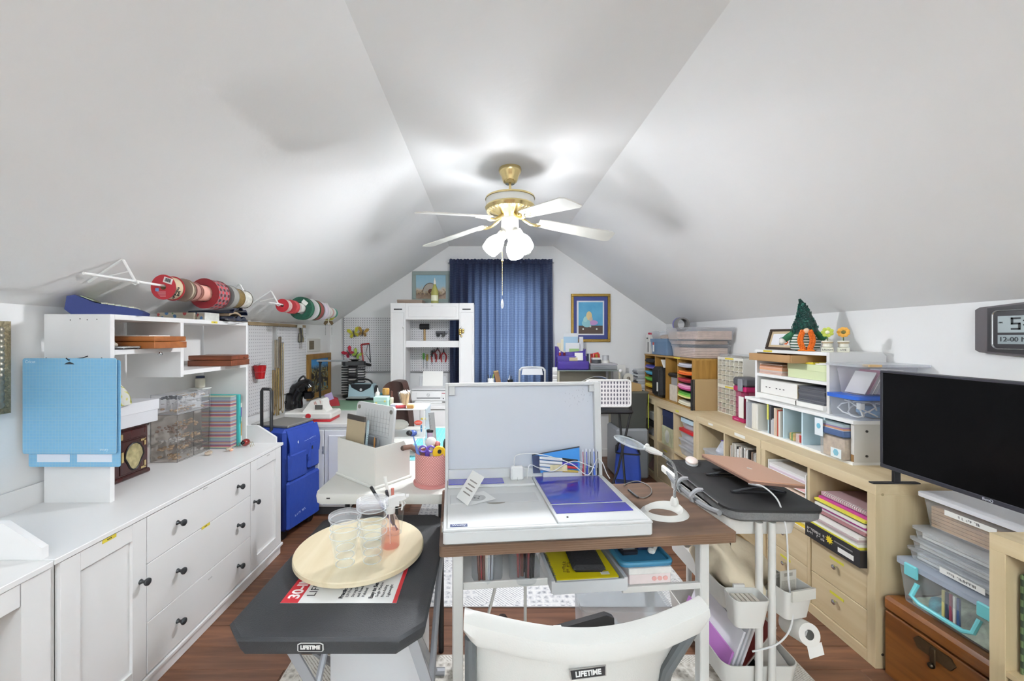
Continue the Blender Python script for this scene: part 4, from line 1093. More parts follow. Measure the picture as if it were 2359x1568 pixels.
t = T('receipt', 'crumpled white receipts above the black case', 'paper', (OX + .01, OY0 + ya + .02, BZ + .325))
for k in range(3):
 g = G(); g.at((.02 + .03 * k, .04 + .03 * k, .03), rz=.4 * k, rx=R(50 - 20 * k)); g.box(-.03, .03, -.05, .05, 0, .001); ob('slip', g, PAPER, t)
PINKF = ['#d8bca8', '#c9a38c', '#cdb09a']
def ob_y(px, X=1.8): return YX(px, X)
m_frost2 = clear('#e6e8ec', .2, .3, '#f8f9fb')
m_fblue = clear('#8fb2d6', .42, .3, '#cfe0f2')
tub('storage_tub', 'bottom clear tub of the stack on the oak organizer', 1.76, 2.08, 3.41, 3.84, OZ + .001, OZ + .115, m_frost2, m_frost2, [slabs(PINKF * 2, th=.014)], lip=.004)
tub('storage_tub', 'thin clear case in the middle of the oak organizer stack', 1.765, 2.085, 3.42, 3.9, OZ + .116, OZ + .158, m_frost2, m_frost2, [slabs(PINKF, th=.01)], lip=.004)
tub('storage_tub', 'wide clear tub with a white tag on top of the stack', 1.755, 2.085, 3.36, 3.93, OZ + .159, OZ + .27, m_frost2, m_frost2, [slabs(PINKF * 2, th=.012)], lip=.004)
tub('storage_tub', 'blue tinted latch tub with a red striped label', 1.76, 2.06, 3.95, 4.33, OZ + .001, OZ + .165, m_fblue, m_fblue, [stuffing('#b9a6a6', .8)], lidh=.03, lip=.004)
tub('storage_tub', 'shallow clear case over the blue latch tub', 1.77, 2.07, 3.94, 4.34, OZ + .166, OZ + .245, m_frost2, m_frost2, [stuffing('#cfae8c', .7)], lip=.004)
t = T('label_tag', 'red and white price tag on the blue latch tub', 'tag', (1.7585, 4.22, OZ + .03))
ob('card', G().box(-.003, 0, 0, .035, 0, .10, .001), PAPER, t); ob('red_band', G().box(-.0036, -.003, 0, .035, .07, .10), mat('#c9403c', .5), t)
t = T('milk_carton_bag', 'white printed gift bag with red ribbon puffs on the oak organizer', 'gift bag', (1.752, 4.34, OZ))
ob('bag', G().box(0, .1, 0, .095, 0, .21, .002), mat('#dcdad4', .6), t)
ob('print', G().box(-.0008, 0, .012, .04, .02, .13), mat('#6b6964', .6, noise=.8, scale=70), t)
ob('print', G().box(-.0008, 0, .03, .07, .16, .178), mat('#55534f', .6), t)
for k in range(2): ob('ribbon_puff', G().sph((.03, .02 + .055 * k, .222), .013, 10), mat('#c9405a', .6), t)
t = T('tape_ring', 'standing grey roll with a violet edge behind the clear tubs', 'roll', (1.93, 3.99, OZ + .245 + .066))
g = G(); g.m = Matrix.Rotation(R(90), 4, 'X')
g.lathe([(.052, -.04), (.066, -.04), (.066, .04), (.052, .04)], 32, cap=False); ob('core', g, mat('#8d8b88', .6), t)
g = G(); g.m = Matrix.Rotation(R(90), 4, 'X'); g.lathe([(.066, -.041), (.069, -.041), (.069, -.02), (.066, -.02)], 32, cap=False); ob('violet_edge', g, mat('#7d78b8', .5), t)
t = T('wire_basket', 'wire letter basket with wooden ball finials in the corner', 'basket', (1.86, 4.36, OZ + .245))
for k in range(4): ob('post', G().cyl((.13 * (k % 2), .12 * (k // 2), 0), (.13 * (k % 2), .12 * (k // 2), .15), .004, n=8), DGREY, t); ob('finial', G().sph((.13 * (k % 2), .12 * (k // 2), .16), .011, 12), mat('#9a5a3c', .35), t)
g = G()
for z in (.02, .05, .08, .11): g.tube([(0, 0, z), (.13, 0, z), (.13, .12, z), (0, .12, z)], .002, 6, True)
ob('wire', g, STEEL, t); ob('papers', G().box(.01, .12, .01, .11, .02, .09), mat('#a8a09a', .7), t)
t.location.z = OZ + .001
ob('handle', G().tube([(.13, .03, .11), (.135, .03, .18), (.135, .06, .2), (.135, .09, .18), (.13, .09, .11)], .003, 6), DGREY, t)
t.location = (1.93, 4.45, BZ + .44)
t = T('corner_riser', 'white block riser in the corner behind the gift bag', 'riser', (1.90, 4.445, BZ))
ob('block', G().box(0, .19, 0, .16, 0, .438, .002), WHITE, t)
for k in range(14):
 a, b = random.uniform(-.008, .008), random.uniform(-.008, .008)
 t = T('disc_case', ['lowest', 'second', 'third', 'fourth', 'fifth', 'sixth', 'seventh', 'eighth', 'ninth', 'tenth', 'eleventh', 'twelfth', 'thirteenth', 'topmost'][k] + ' disc case, counted upward, in the stack at the corner bookcase end', 'disc case', (1.67 + a, 4.47 + b, BZ + k * .0185 + .0005), group='disc cases stacked by the oak organizer')
 ob('shell', G().box(0, .125, 0, .14, 0, .0175, .001), mat(['#b9bcc0', '#c9ccd0', '#a6a9ae'][k % 3], .25, noise=.15, scale=30), t)
 ob('spine_insert', G().box(-.0006, 0, .006, .134, .004, .013), mat(random.choice(['#e2e2e2', '#5c6068', '#8d8f95', '#d6d6da']), .5), t)
t = T('portfolio', 'tan board portfolio with a black spine leaning on the oak organizer', 'portfolio', (1.72, 3.372, BZ))
ob('board', G().box(.03, .28, 0, .018, 0, .265, .002), mat('#a88d64', .7), t); ob('spine', G().box(0, .012, .0, .02, 0, .26, .002), BLACK, t); ob('back_board', G().box(.014, .028, .0, .02, .004, .262, .002), mat('#3a332c', .7), t)
DBX = 1.93
m_bead = clear('#e3dfd0', .34, .3, '#f2efe6')
def bead_cab(z0, label, pal):
 t = T('bead_cabinet', label, 'drawer cabinet', (DBX, 3.02, z0), group='white bead drawer cabinets')
 Lc, hc = .335, .229
 g = G(); g.box(0, .14, 0, .006, 0, hc); g.box(0, .14, Lc - .006, Lc, 0, hc); g.box(0, .14, .006, Lc - .006, 0, .006); g.box(0, .14, .006, Lc - .006, hc - .022, hc); g.box(.134, .14, .006, Lc - .006, .006, hc - .022)
 ob('case', g, mat('#e6e4da', .45), t)
 ob('label_strip', G().box(-.0008, 0, .12, .23, hc - .017, hc - .005), YTAPE, t)
 cw, rh = (Lc - .012) / 6, (hc - .030) / 5
 for c in range(1, 6): ob('grid_bar', G().box(0, .05, .006 + c * cw - .0025, .006 + c * cw + .0025, .006, hc - .022), mat('#eceae2', .45), t)
 for r_ in range(1, 5): ob('grid_bar', G().box(.001, .05, .006, Lc - .006, .006 + r_ * rh - .0025, .006 + r_ * rh + .0025), mat('#eceae2', .45), t)
 for r_ in range(5):
  for c in range(6):
   y_, z_ = .006 + c * cw + .0026, .006 + r_ * rh + .0026; w1, h1 = cw - .0052, rh - .0052
   d = ob('drawer', G().add([(.004, y_, z_ + h1 * .75), (.004, y_ + w1, z_ + h1 * .75), (-.004, y_ + w1, z_), (-.004, y_, z_)], [(0, 1, 2, 3)]), m_bead, t)
   ob('beads', G().box(.006, .05, y_ + .001, y_ + w1 - .001, z_ + .001, z_ + h1 * random.uniform(.35, .8)), mat(random.choice(pal), .5, noise=.5, scale=150, bump=.6), d)
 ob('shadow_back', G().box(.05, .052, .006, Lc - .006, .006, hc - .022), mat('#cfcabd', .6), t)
 return t
bead_cab(BZ, 'lower white bead drawer cabinet with pink and grey beads', ['#d8d2c0', '#b98a94', '#9aa08c', '#cfcabc', '#a8a4a0'])
bead_cab(BZ + .2295, 'upper white bead drawer cabinet with pale beads', ['#d8d2c0', '#cfcabc', '#b9b4a4', '#e0dccc'])
t = T('bead_tray', 'clear flat lid of loose beads on the bead cabinets', 'tray', (DBX + .005, 3.04, BZ + .459))
ob('tray', G().box(0, .13, 0, .3, 0, .025, .004), CLEAR, t); ob('beads', G().box(.01, .11, .02, .27, .002, .010), mat('#b9b2a6', .5, noise=.7, scale=120, bump=.8), t)
t = T('storage_tower', 'magenta and clear storage tower with a grey handled lid', 'storage tower', (1.86, 2.88, BZ))
m_mag = mat('#b3205f', .35)
ob('base', G().box(-.02, .12, -.01, .13, 0, .03, .004), m_mag, t)
ob('clear_body', G().box(0, .11, .0, .12, .03, .22, .004), clear('#c9668e', .3, .15, '#f0c4d6'), t)
ob('column', G().box(.015, .05, .045, .075, .03, .22), m_mag, t)
ob('tray', G().box(-.012, .12, -.012, .132, .22, .26, .008), m_mag, t)
ob('lid', G().box(-.016, .12, -.014, .134, .26, .325, .014), mat('#55555a', .4), t)
ob('lid_flap', G().box(-.022, -.012, .01, .065, .225, .315, .006), mat('#8f9096', .35), t)
ob('paper_sleeve', G().box(-.024, -.021, -.01, .045, .035, .19), PAPER, t)
ob('dots', G().box(-.0215, -.0205, .05, .10, .012, .018), mat('#e08ab0', .4), t)
# low white divider unit and white shelf
LX, LY0, LY1, LZ = 1.775, 1.935, 2.745, 1.005
lo_u = T('cubby_unit', 'low white cubby unit with pale blue dividers on the birch bookcase', 'cubby unit', (LX, LY0, BZ))
Lh, Ll = LZ - BZ, LY1 - LY0
ob('top', G().box(-.01, .26, -.006, Ll, Lh - .018, Lh, .001), WHITE, lo_u); ob('bottom', G().box(-.008, .26, 0, Ll, 0, .014), WHITE, lo_u)
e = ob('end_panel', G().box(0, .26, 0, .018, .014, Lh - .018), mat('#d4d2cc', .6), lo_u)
for z in (.045, .165): ob('bolt', G().cyl((.06, -.003, z), (.06, .002, z), .006, n=12), mat('#3f3d3a', .4, .6), e)
ob('worn_edge', G().box(-.002, .001, .002, .016, .016, .05), mat('#8d6a3c', .8, noise=.4, scale=80), e)
ob('end_panel', G().box(0, .26, Ll - .016, Ll, .014, Lh - .018), WHITE, lo_u)
ob('back_panel', G().box(.25, .26, .018, Ll - .016, .014, Lh - .018), WHITE, lo_u)
m_pblue = mat('#c6dde6', .5)
dv = [YX(1770, LX) - LY0, YX(1805, LX) - LY0, YX(1848, LX) - LY0, YX(1899, LX) - LY0]
for yy in dv: ob('divider', G().box(0, .25, yy - .005, yy + .005, .014, Lh - .018), m_pblue, lo_u)
yy = dv[0] + .008; k = 0
lo_c = Ll - .02
cs = ['#b9bcc0', '#aeb1b5', '#a3a6ab', '#9da0a6', '#d9d6cc', '#e0ddd2', '#e6e4da', '#dcdad2']
yy = LY0 + lo_c - .002
for k, (c, th) in enumerate(zip(cs, (.014, .012, .016, .012, .014, .02, .012, .012))):
 yy -= th + .0015
 if yy < LY0 + dv[0] + .006: break
 S('stamp_case', 'slim %s stamp case filed at the %s of the first blue divided slot' % ('smoky clear' if k < 4 else 'cream', ['far end', 'second place', 'third place', 'fourth place', 'fifth place', 'sixth place', 'seventh place', 'near end'][k]), 'case', G().box(0, .16, 0, th, 0, .168, .002), mat(c, .3), 'slim cases in the white cubby unit', (LX - .018, yy, BZ + .0145))
ob('yellow_edge', G().box(-.004, 0, dv[0] - .006, dv[0] + .007, .10, Lh - .019), mat('#d9d96a', .5), lo_u)
yy = LY0 + dv[0] - .012
for k, (c, th, hh) in enumerate((('#55565c', .012, .175), ('#c9cacc', .010, .09), ('#bfc0c4', .012, .10), ('#d9c4b0', .014, .17), ('#c9b39e', .010, .165), ('#b3402f', .008, .16), ('#e0ded6', .014, .155))):
 yy -= th + .002
 if yy < LY0 + dv[1] + .006: break
 S('craft_folder', ['dark grey folder', 'short clear case', 'short frosted case', 'peach pad', 'tan pad', 'red edged pad', 'white pad'][k] + ' filed in the second blue divided slot', 'folder', G().box(0, .16, 0, th, 0, hh, .001), mat(c, .5), 'pads in the white cubby unit', (LX - .004, yy, BZ + .0145))
t = T('rubber_stamp_set', 'small boxed stamp set in the third blue divided slot', 'stamp set', (LX + .01, LY0 + dv[2] + .012, BZ + .0145))
ob('box_base', G().box(0, .06, 0, .05, 0, .05, .002), mat('#c9b8b0', .5, noise=.5, scale=60), t); ob('red_side', G().box(-.001, .0, .004, .02, .004, .046), mat('#a8322e', .5), t)
t = T('thread_card', 'fan of floss cards beside the boxed stamp set', 'floss card', (LX + .01, LY0 + dv[2] + .066, BZ + .0145))
ob('cards', G().box(0, .08, 0, .045, 0, .045, .004), mat('#b9a06a', .6, noise=.8, scale=50), t); ob('band', G().box(-.001, .081, .018, .026, 0, .046), mat('#4f8a5a', .5), t)
t = T('binder_clip_note', 'black clip hanging in the fourth blue divided slot', 'clip', (LX + .06, LY0 + dv[3] + .012, BZ + .12))
ob('clip', G().box(0, .03, 0, .02, 0, .02, .004), BLACK, t); ob('handle', G().tube([(0, .01, .01), (-.03, .012, .016), (-.03, .02, .004), (0, .014, .006)], .002, 6), BLACK, t)
t = T('card_tub', 'clear card tub with striped paper in the nearest slot of the cubby unit', 'card tub', (LX - .03, LY0 + .022, BZ + .0145))
wt = dv[3] - .03
ob('tub', G().box(0, .16, 0, wt, 0, .11, .004), clear('#e0d6cc', .25, .2), t)
ob('cards', G().box(.012, .15, .008, wt - .008, .003, .10), mat('#d0bca6', .6, noise=.5, scale=50), t)
ob('sticker', G().box(-.001, 0, .015, .075, .004, .05), mat('#dfe9ec', .5), t); ob('badge', G().prism([(.045 + .016 * math.cos(a), .03 + .018 * math.sin(a)) for a in [2 * math.pi * k / 6 for k in range(6)]], -.0018, -.001, 'x'), mat('#7fb9cc', .5), t)
t = T('card_tub', 'clear open tub of colored paper strips above the card tub', 'card tub', (LX - .035, LY0 + .022, BZ + .127))
ob('tub', G().box(0, .16, 0, wt, 0, .03, .003), mat('#4a5f86', .4), t)
ob('strips', G().box(.008, .15, .006, wt - .006, .03, .062), m_strp, t)
ob('price_card', G().box(-.006, -.004, wt - .03, wt + .02, -.02, .07), mat('#e2eaee', .5), t); ob('badge', G().prism([(wt - .005 + .012 * math.cos(a), .03 + .014 * math.sin(a)) for a in [2 * math.pi * k / 12 for k in range(12)]], -.0075, -.006, 'x'), mat('#6fb3c9', .5), t)
UX, UY0, UY1, UZ = 1.80, 2.105, 2.69, 1.328
up_u = T('white_shelf', 'white two tier shelf with a green box standing on the cubby unit', 'shelf', (UX, UY0, LZ))
Uh, Ul = UZ - LZ, UY1 - UY0
ob('end_panel', G().prism([(0, 0), (.30, 0), (.30, Uh - .02), (.28, Uh), (0, Uh)], 0, .018, 'y'), mat('#dcdad8', .5), up_u)
ob('end_panel', G().box(0, .30, Ul - .018, Ul, 0, Uh), WHITE, up_u)
ob('top', G().box(0, .30, .018, Ul - .018, Uh - .018, Uh), WHITE, up_u); ob('shelf', G().box(0, .30, .018, Ul - .018, .148, .166), WHITE, up_u); ob('bottom', G().box(0, .30, .018, Ul - .018, 0, .012), WHITE, up_u)
ob('back_panel', G().box(.294, .30, .018, Ul - .018, .012, Uh - .018), WHITE, up_u)
ob('label_strip', G().box(-.0008, 0, Ul - .16, Ul - .08, Uh - .015, Uh - .003), YTAPE, up_u)
t = T('cardboard_box', 'open tan cardboard tray jutting from the top of the white shelf', 'box', (UX - .07, UY0 + .17, LZ + .255))
m_card = mat('#a98459', .8, noise=.06, scale=20)
g = G(); w_, l_, h_ = .25, .37, .045
for a in ((0, w_, 0, .003, 0, h_), (0, w_, l_ - .003, l_, 0, h_), (0, .003, .003, l_ - .003, 0, h_), (w_ - .003, w_, .003, l_ - .003, 0, h_), (.003, w_ - .003, .003, l_ - .003, 0, .003)): g.box(*a)
ob('tray', g, m_card, t); ob('flap', G().box(-.003, 0, .01, l_ - .01, .002, h_), m_card, t)
t, z = paper_stack('paper_stack', 'stack of peach and kraft paper on the white shelf', 'paper', UX + .01, UX + .2, UY0 + .35, UY1 - .03, LZ + .1665, blocks(['#d8b8a8', '#cfb0a4', '#d0c4bc', '#e0a880', '#e3b59a', '#c98f6a', '#d9c4b4'], .008, .013), jit=.006)
t = T('keepsake_box', 'pale green lidded box on the white shelf', 'box', (UX + .01, UY0 + .022, LZ + .1665))
ob('box_base', G().box(.002, .2, .002, .285, 0, .07, .001), mat('#cfd9ae', .7), t); ob('lid', G().box(0, .202, 0, .287, .048, .085, .001), mat('#d4deb2', .7), t)
t = T('envelope', 'bright yellow folder lying on the green box', 'folder', (UX + .01, UY0 + .12, LZ + .2525)); ob('sheet', G().box(0, .16, 0, .17, 0, .008), mat('#d8c22f', .6), t); ob('flap', G().box(.01, .14, .01, .1, .008, .0095), mat('#e0cb45', .6), t)
t = T('envelope', 'loose white envelopes on the green box', 'envelope', (UX + .02, UY0 + .03, LZ + .2525)); ob('sheet', G().box(0, .15, 0, .085, 0, .006), PAPER, t); ob('sheet', G().at((0, .0, .006), .12).box(0.02, .13, 0, .07, 0, .004), PAPER, t)
t = T('dress_box', 'white carton marked N on the lower tier of the white shelf', 'box', (UX + .0, UY0 + .22, LZ + .0125))
ob('carton', G().box(0, .2, 0, .31, .03, .115, .001), mat('#e9e7e1', .6), t); ob('flat_papers', G().box(-.02, .2, -.02, .32, 0, .028), PAPER, t)
ob('kraft_end', G().box(.002, .19, -.0015, 0, .035, .112), mat('#b9a98c', .7), t)
lettering('N', .05, frame3((.03, -.0022, .066), (1, 0, 0), (0, 0, 1)), INK, t, bold=.001)
for k in range(5): ob('print', G().box(-.0008, 0, .1 + .03 * k + (.03 if k > 2 else 0), .112 + .03 * k + (.03 if k > 2 else 0), .068, .073), INK, t)
t = T('chipboard_stack', 'dark grey stack of chipboard on the lower tier of the white shelf', 'chipboard', (UX - .005, UY0 + .022, LZ + .0125))
ob('white_papers', G().box(-.015, .22, -.004, .185, 0, .025), PAPER, t)
for k in range(9): ob('board', G().box(random.uniform(-.004, .004), .21, 0, .18, .026 + k * .0098, .0352 + k * .0098), mat(['#55565c', '#5f6066', '#4c4d54'][k % 3], .8), t)
m_bluelid = mat('#2f63c4', .35)
t = tub('storage_bin', 'clear bin of white cords with a bright blue lid', LX + .0, 2.09, 1.915, 2.09, LZ + .001, LZ + .118, clear('#e0e4ea', .2, .2), m_bluelid, None, lidh=.018, taper=.01, cat='storage bin')
for k in range(4):
 pts = [(.03 + .24 * (q / 24) + .03 * math.sin(q * .9 + k), .02 + .06 * (1 + math.sin(q * .7 + 2 * k)), .012 + .07 * (.5 + .5 * math.sin(q * .55 + k * 1.7))) for q in range(25)]
 ob('white_cord', G().tube(pts, .0035, 6), WHITE, t)
ob('white_plug', G().box(.03, .055, .02, .045, .05, .085, .004), WHITE, t); ob('blue_bag', G().box(.1, .28, .03, .14, .005, .06, .02), mat('#7fa9d0', .4, noise=.3, scale=30), t)
t = tub('storage_bin', 'clear bin of letters and receipts stacked on the blue lid', LX + .03, 2.085, 1.925, 2.08, LZ + .12, LZ + .272, clear('#e6dfe6', .2, .2), FROST, None, lidh=.012, taper=.014, lip=.03, cat='storage bin')
for k in range(9):
 g = G(); g.at((.03 + .018 * k, .02, .006), ry=R(28)); g.box(0, .003, 0, .11, 0, .12 + .012 * math.sin(k * 2)); ob('letter', g, mat(['#dcdad6', '#a86a80', '#e6e4e0', '#c9c6c4', '#d9d6e0'][k % 5], .7), t)
ob('kraft_tape', G().box(.0, .06, -.036, .0, .142, .153), mat('#c9a878', .5), t)
pf = T('picture_frame', 'landscape framed floral print leaning on the white shelf top', 'picture frame', (UX + .06, UY0 + .30, UZ))
def wall_frame(t, M0, w_, h_, bw, th, mf, parts, inner=None):
 """frame in plane x-z of M0, front towards -y"""
 for (x0, x1, z0, z1) in ((0, w_, 0, bw), (0, w_, h_ - bw, h_), (0, bw, bw, h_ - bw), (w_ - bw, w_, bw, h_ - bw)):
  g = G(); g.m = M0; g.box(x0, x1, -th, 0, z0, z1, .003); ob('frame_bar', g, mf, t)
 for (nm, x0, x1, z0, z1, y, mt_) in parts:
  g = G(); g.m = M0; g.box(x0, x1, -y, -y + .0015, z0, z1); ob(nm, g, mt_, t)
M0 = Matrix.Translation((.0, .26, 0)) @ Matrix.Rotation(R(-90), 4, 'Z') @ Matrix.Rotation(R(-16), 4, 'X')
wall_frame(pf, M0, .26, .135, .014, .016, mat('#3d2f26', .4), [('mat_board', .014, .246, .014, .121, .004, mat('#c9b594', .7)), ('print', .034, .226, .030, .105, .006, mat('#e4e4e8', .6))])
for k in range(5):
 g = G(); g.m = M0; g.tube([(.115 + .008 * k, -.0075, .031), (.112 + .007 * k, -.0075, .06), (.100 + .010 * k, -.0075, .075 + .008 * math.sin(k))], .0016, 5); ob('painted_stem', g, mat('#6d7470', .6), pf)
for k in range(6):
 g = G(); g.m = M0; a = 2 * math.pi * k / 6; g.sph((.165 + .012 * math.cos(a), -.007, .048 + .010 * math.sin(a)), .007, 8, (1, .15, 1)); ob('painted_petal', g, mat('#cf6a35', .6), pf)
gn = T('gnome_figure', 'plush gnome with a green sequin hat and orange braids', 'plush gnome', (1.885, 2.375, UZ), R(48))
m_gst, nt, p = nodes_of('gnome_stripes')
tc = nt.nodes.new('ShaderNodeTexCoord'); sx = nt.nodes.new('ShaderNodeSeparateXYZ'); nt.links.new(tc.outputs['Object'], sx.inputs[0])
mu = nt.nodes.new('ShaderNodeMath'); mu.operation = 'MULTIPLY'; mu.inputs[1].default_value = 62; nt.links.new(sx.outputs['Z'], mu.inputs[0])
fr = nt.nodes.new('ShaderNodeMath'); fr.operation = 'FRACT'; nt.links.new(mu.outputs[0], fr.inputs[0])
cr = nt.nodes.new('ShaderNodeValToRGB'); cr.color_ramp.interpolation = 'CONSTANT'; e = cr.color_ramp.elements
e[0].color = (*lin('#3f5f52'), 1); e[1].position = .5; e[1].color = (*lin('#dcdcd6'), 1)
nt.links.new(fr.outputs[0], cr.inputs[0]); nt.links.new(cr.outputs[0], p.inputs['Base Color']); p.inputs['Roughness'].default_value = .9
ob('body', G().lathe([(.045, 0), (.068, .012), (.075, .045), (.068, .085), (.045, .125), (.02, .14)], 28), m_gst, gn)
m_sq = mat('#123a34', .2, .3, noise=.8, scale=150, bump=1.0, bscale=140)
hat = []
for k in range(13):
 f_ = k / 12; hat.append(((.004 * math.sin(3 * f_), .004 * f_ + .022 * f_ ** 4, .105 + .205 * f_), (.066 * (1 - f_) + .006)))
ob('hat', G().tube([h_[0] for h_ in hat], [h_[1] * (1 + .05 * math.sin(5 * i)) for i, h_ in enumerate(hat)], 20), m_sq, gn)
g = G()
for k in range(150):
 f_ = random.uniform(0.02, .9); a = random.uniform(0, 6.28); i0 = int(f_ * 12); c_, r_ = hat[i0]; r_ = r_ * 1.02
 g.at((c_[0] + r_ * math.cos(a), c_[1] + r_ * math.sin(a), c_[2] + random.uniform(-.006, .006)), a).box(-.001, .002, -.004, .004, -.009, .005)
sq = ob('sequins', g, mat('#1f5a4c', .12, .6), gn); sq['kind'] = 'stuff'
ob('nose', G().sph((-.073, -.012, .118), .016, 14), mat('#dcb89a', .6), gn)
for s in (-1, 1):
 g = G()
 for k in range(9):
  z = .115 - k * .0125; y_ = -.012 + s * (.016 + .012 * math.sin(k / 8 * math.pi))
  for q in (-1, 1): g.sph((-.074 - .006 * math.sin(k / 8 * 3.1), y_ + q * .006, z), .0115, 8, (1, .8, 1))
 br_ = ob('braid', g, mat('#dd6a12', .8, bump=.8, bscale=120), gn)
 g = G()
 for k in range(8): g.tube([(-.078, -.012 + s * .018, .014), (-.085, -.012 + s * .018 + (k - 3.5) * .006, .002)], .0028, 5)
 ob('tassel', g, mat('#e07a1a', .8), br_)
 am = ob('arm', G().tube([(-.02, s * .045, .11), (-.03, s * .075, .085), (-.04, s * .095, .065)], [.017, .019, .017], 12), mat('#1f5f3d', .8), gn)
 ob('mitten', G().sph((-.042, s * .104, .056), .017, 12, (1, 1, 1.1)), mat('#dedbd2', .9), am)
def flower_pot(px, label, word, c1, c2, n):
 Yp = None
 t = T('flower_pot_figurine', label, 'figurine', (UX + .03, YX(px, UX + .03), UZ), group='wooden flower figurines on the white shelf')
 ob('block', G().box(-.02, .02, -.026, .026, 0, .026, .003), mat('#dedccc', .6), t)
 ob('pot', G().lathe([(.016, .026), (.022, .03), (.02, .052), (.024, .056), (.024, .062), (.015, .062)], 16), mat('#e2dfd0', .5), t)
 ob('stem', G().cyl((0, 0, .06), (0, 0, .1), .0025, n=8), mat('#5a6a3c', .6), t)
 for k in range(n):
  a = 2 * math.pi * k / n; ob('petal', G().sph((-.002, .018 * math.cos(a), .108 + .018 * math.sin(a)), .0105, 10, (.4, 1, 1)), mat(c1, .5), t)
 ob('flower_center', G().sph((-.004, 0, .108), .010, 12, (.5, 1, 1)), mat(c2, .5), t)
 ob('twine', G().tube([(.024 * math.cos(a), .024 * math.sin(a), .05) for a in [2 * math.pi * k / 14 for k in range(14)]], .002, 5, True), mat('#a88a5a', .9), t)
 lettering(word, .013, frame3((-.0208, 0, .013), (0, -1, 0), (0, 0, 1)), INK, t)
 return t
flower_pot(1905, 'lime green wooden flower in a pot marked LAUGH', 'LAUGH', '#b4bf4a', '#e6e2c8', 7)
_f1 = bpy.data.objects['flower_pot_figurine']; _f1.location = (1.845, 2.17, UZ); _f1.rotation_euler = (0, 0, R(48))
t = flower_pot(1950, 'orange wooden flower in a pot marked LIVE', 'LIVE', '#dfa23c', '#5f5a1e', 9)
t.location = (1.905, 2.14, UZ); t.rotation_euler = (0, 0, R(48))
# television, chest, near bins
tv = T('television', 'black flat screen television angled over the bookcases', 'television', (1.716, 1.745, .845), R(-90.5))
TW, TH = .76, .42
ob('back_shell', G().box(0, TW, .008, .045, .0, TH, .01), BLACK, tv)
ob('screen', G().box(.012, TW - .012, -.001, .008, .016, TH - .010), mat('#040405', .3, spec=.12), tv)
for a in ((0, TW, 0, .016), (0, TW, TH - .010, TH), (0, .012, .016, TH - .01), (TW - .012, TW, .016, TH - .010)):
 ob('bezel', G().box(a[0], a[1], -.004, .01, a[2], a[3], .002), mat('#2e2e36', .35), tv)
lettering('BenQ', .013, frame3((TW * .5, -.0045, .008), (1, 0, 0), (0, 0, 1)), mat('#b9bac4', .3), tv)
for x in (.05, TW - .06):
 ob('foot', G().box(x - .012, x + .012, -.09, .11, -.056, -.050, .002), BLACK, tv); ob('foot_neck', G().box(x - .006, x + .006, .004, .03, -.052, .004), BLACK, tv)
m_chest = wood('#8a5424', '#6e3e18', 'y', 3.0, .3, .3)
cs = T('wooden_chest', 'brown wooden chest with an iron latch beneath the clear bins', 'chest', (1.668, 1.285, 0))
ob('body', G().box(0, .42, 0, .395, 0, .265, .004), m_chest, cs); ob('lid', G().box(-.006, .425, -.004, .399, .27, .33, .012), m_chest, cs)
h = ob('latch_plate', G().prism([(.15, .21), (.26, .21), (.275, .235), (.26, .255), (.15, .255), (.135, .235)], -.007, -.001, 'x'), mat('#5a4a34', .4, .7, noise=.3, scale=60), cs)
ob('latch_hasp', G().box(-.012, -.006, .195, .215, .18, .25, .003), mat('#4a3c2a', .4, .7), h); ob('padlock_knob', G().sph((-.014, .205, .185), .011, 12), mat('#3a3024', .35, .8), h)
m_bin = clear('#e3e5e8', .24, .25, '#f6f8fa')
m_teal = mat('#74c9cf', .35)
t = tub('storage_bin', 'clear bin with teal latches and a teal carry handle on the chest', 1.70, 2.05, 1.285, 1.66, .331, .50, m_bin, clear('#ccd6e6', .5, .3), [stuffing('#a9b9a0', .7), stuffing('#3fa0b0', .5, .8, 'teal_supplies')], lidh=.02, taper=.012, cat='storage bin')
for y_ in (.07, .31): ob('latch', G().box(-.016, -.004, y_ - .025, y_ + .025, .12, .17, .004), m_teal, t)
ob('handle', G().tube([(-.006, .09, .105), (-.03, .09, .06), (-.03, .12, .045), (-.03, .26, .045), (-.03, .29, .06), (-.006, .29, .105)], .008, 8), m_teal, t)
for k in range(5): ob('supply_card', G().box(.005, .012, .16 + .012 * k, .168 + .012 * k, .03, .13), mat(['#3c5a86', '#d6d4cc', '#8a3c50', '#2f3b50', '#c9c07a'][k], .5), t)
zz = .502
for k, (hh, lb) in enumerate(((.045, 'lowest flat clear project case, with a printed white label'), (.04, 'middle flat clear project case'), (.045, 'top flat clear project case, holding white sheets'))):
 t = tub('project_case', lb, 1.738 + .004 * k, 2.07, 1.29, 1.655 - .006 * k, zz, zz + hh, m_bin, m_bin, [slabs(['#e2e0dc', '#d6d2cc'], 'sheets', .012)], lidh=.008, taper=.004, group='flat project cases on the clear bins', cat='project case')
 if k == 0:
  o = ob('label_plate', G().box(-.008, -.0065, .10, .24, .008, .03), PAPER, t); glyphs(frame3((-.0081, .17, .019), (0, -1, 0), (0, 0, 1)), .09, .009, 14, INK, t, 'label_print', 5)
 zz += hh + .002
t = tub('storage_bin', 'clear bin with a white lid and a printed strip under the television', 1.785, 2.085, 1.29, 1.645, zz, zz + .135, m_bin, mat('#e0e0e4', .35), [slabs(['#c39c74'] * 6, 'boxes', .014), stuffing('#b9a89a', .5)], lidh=.016, taper=.012, lip=.012, cat='storage bin')
ob('label_plate', G().box(-.002, .0, .11, .27, .078, .098), PAPER, t); glyphs(frame3((-.0021, .19, .088), (0, -1, 0), (0, 0, 1)), .07, .009, 11, INK, t, 'label_print', 6)
ck = T('wall_clock', 'grey digital wall clock with a silver ringed display', 'clock', (XR - .001, 1.53, 1.44), R(-90))
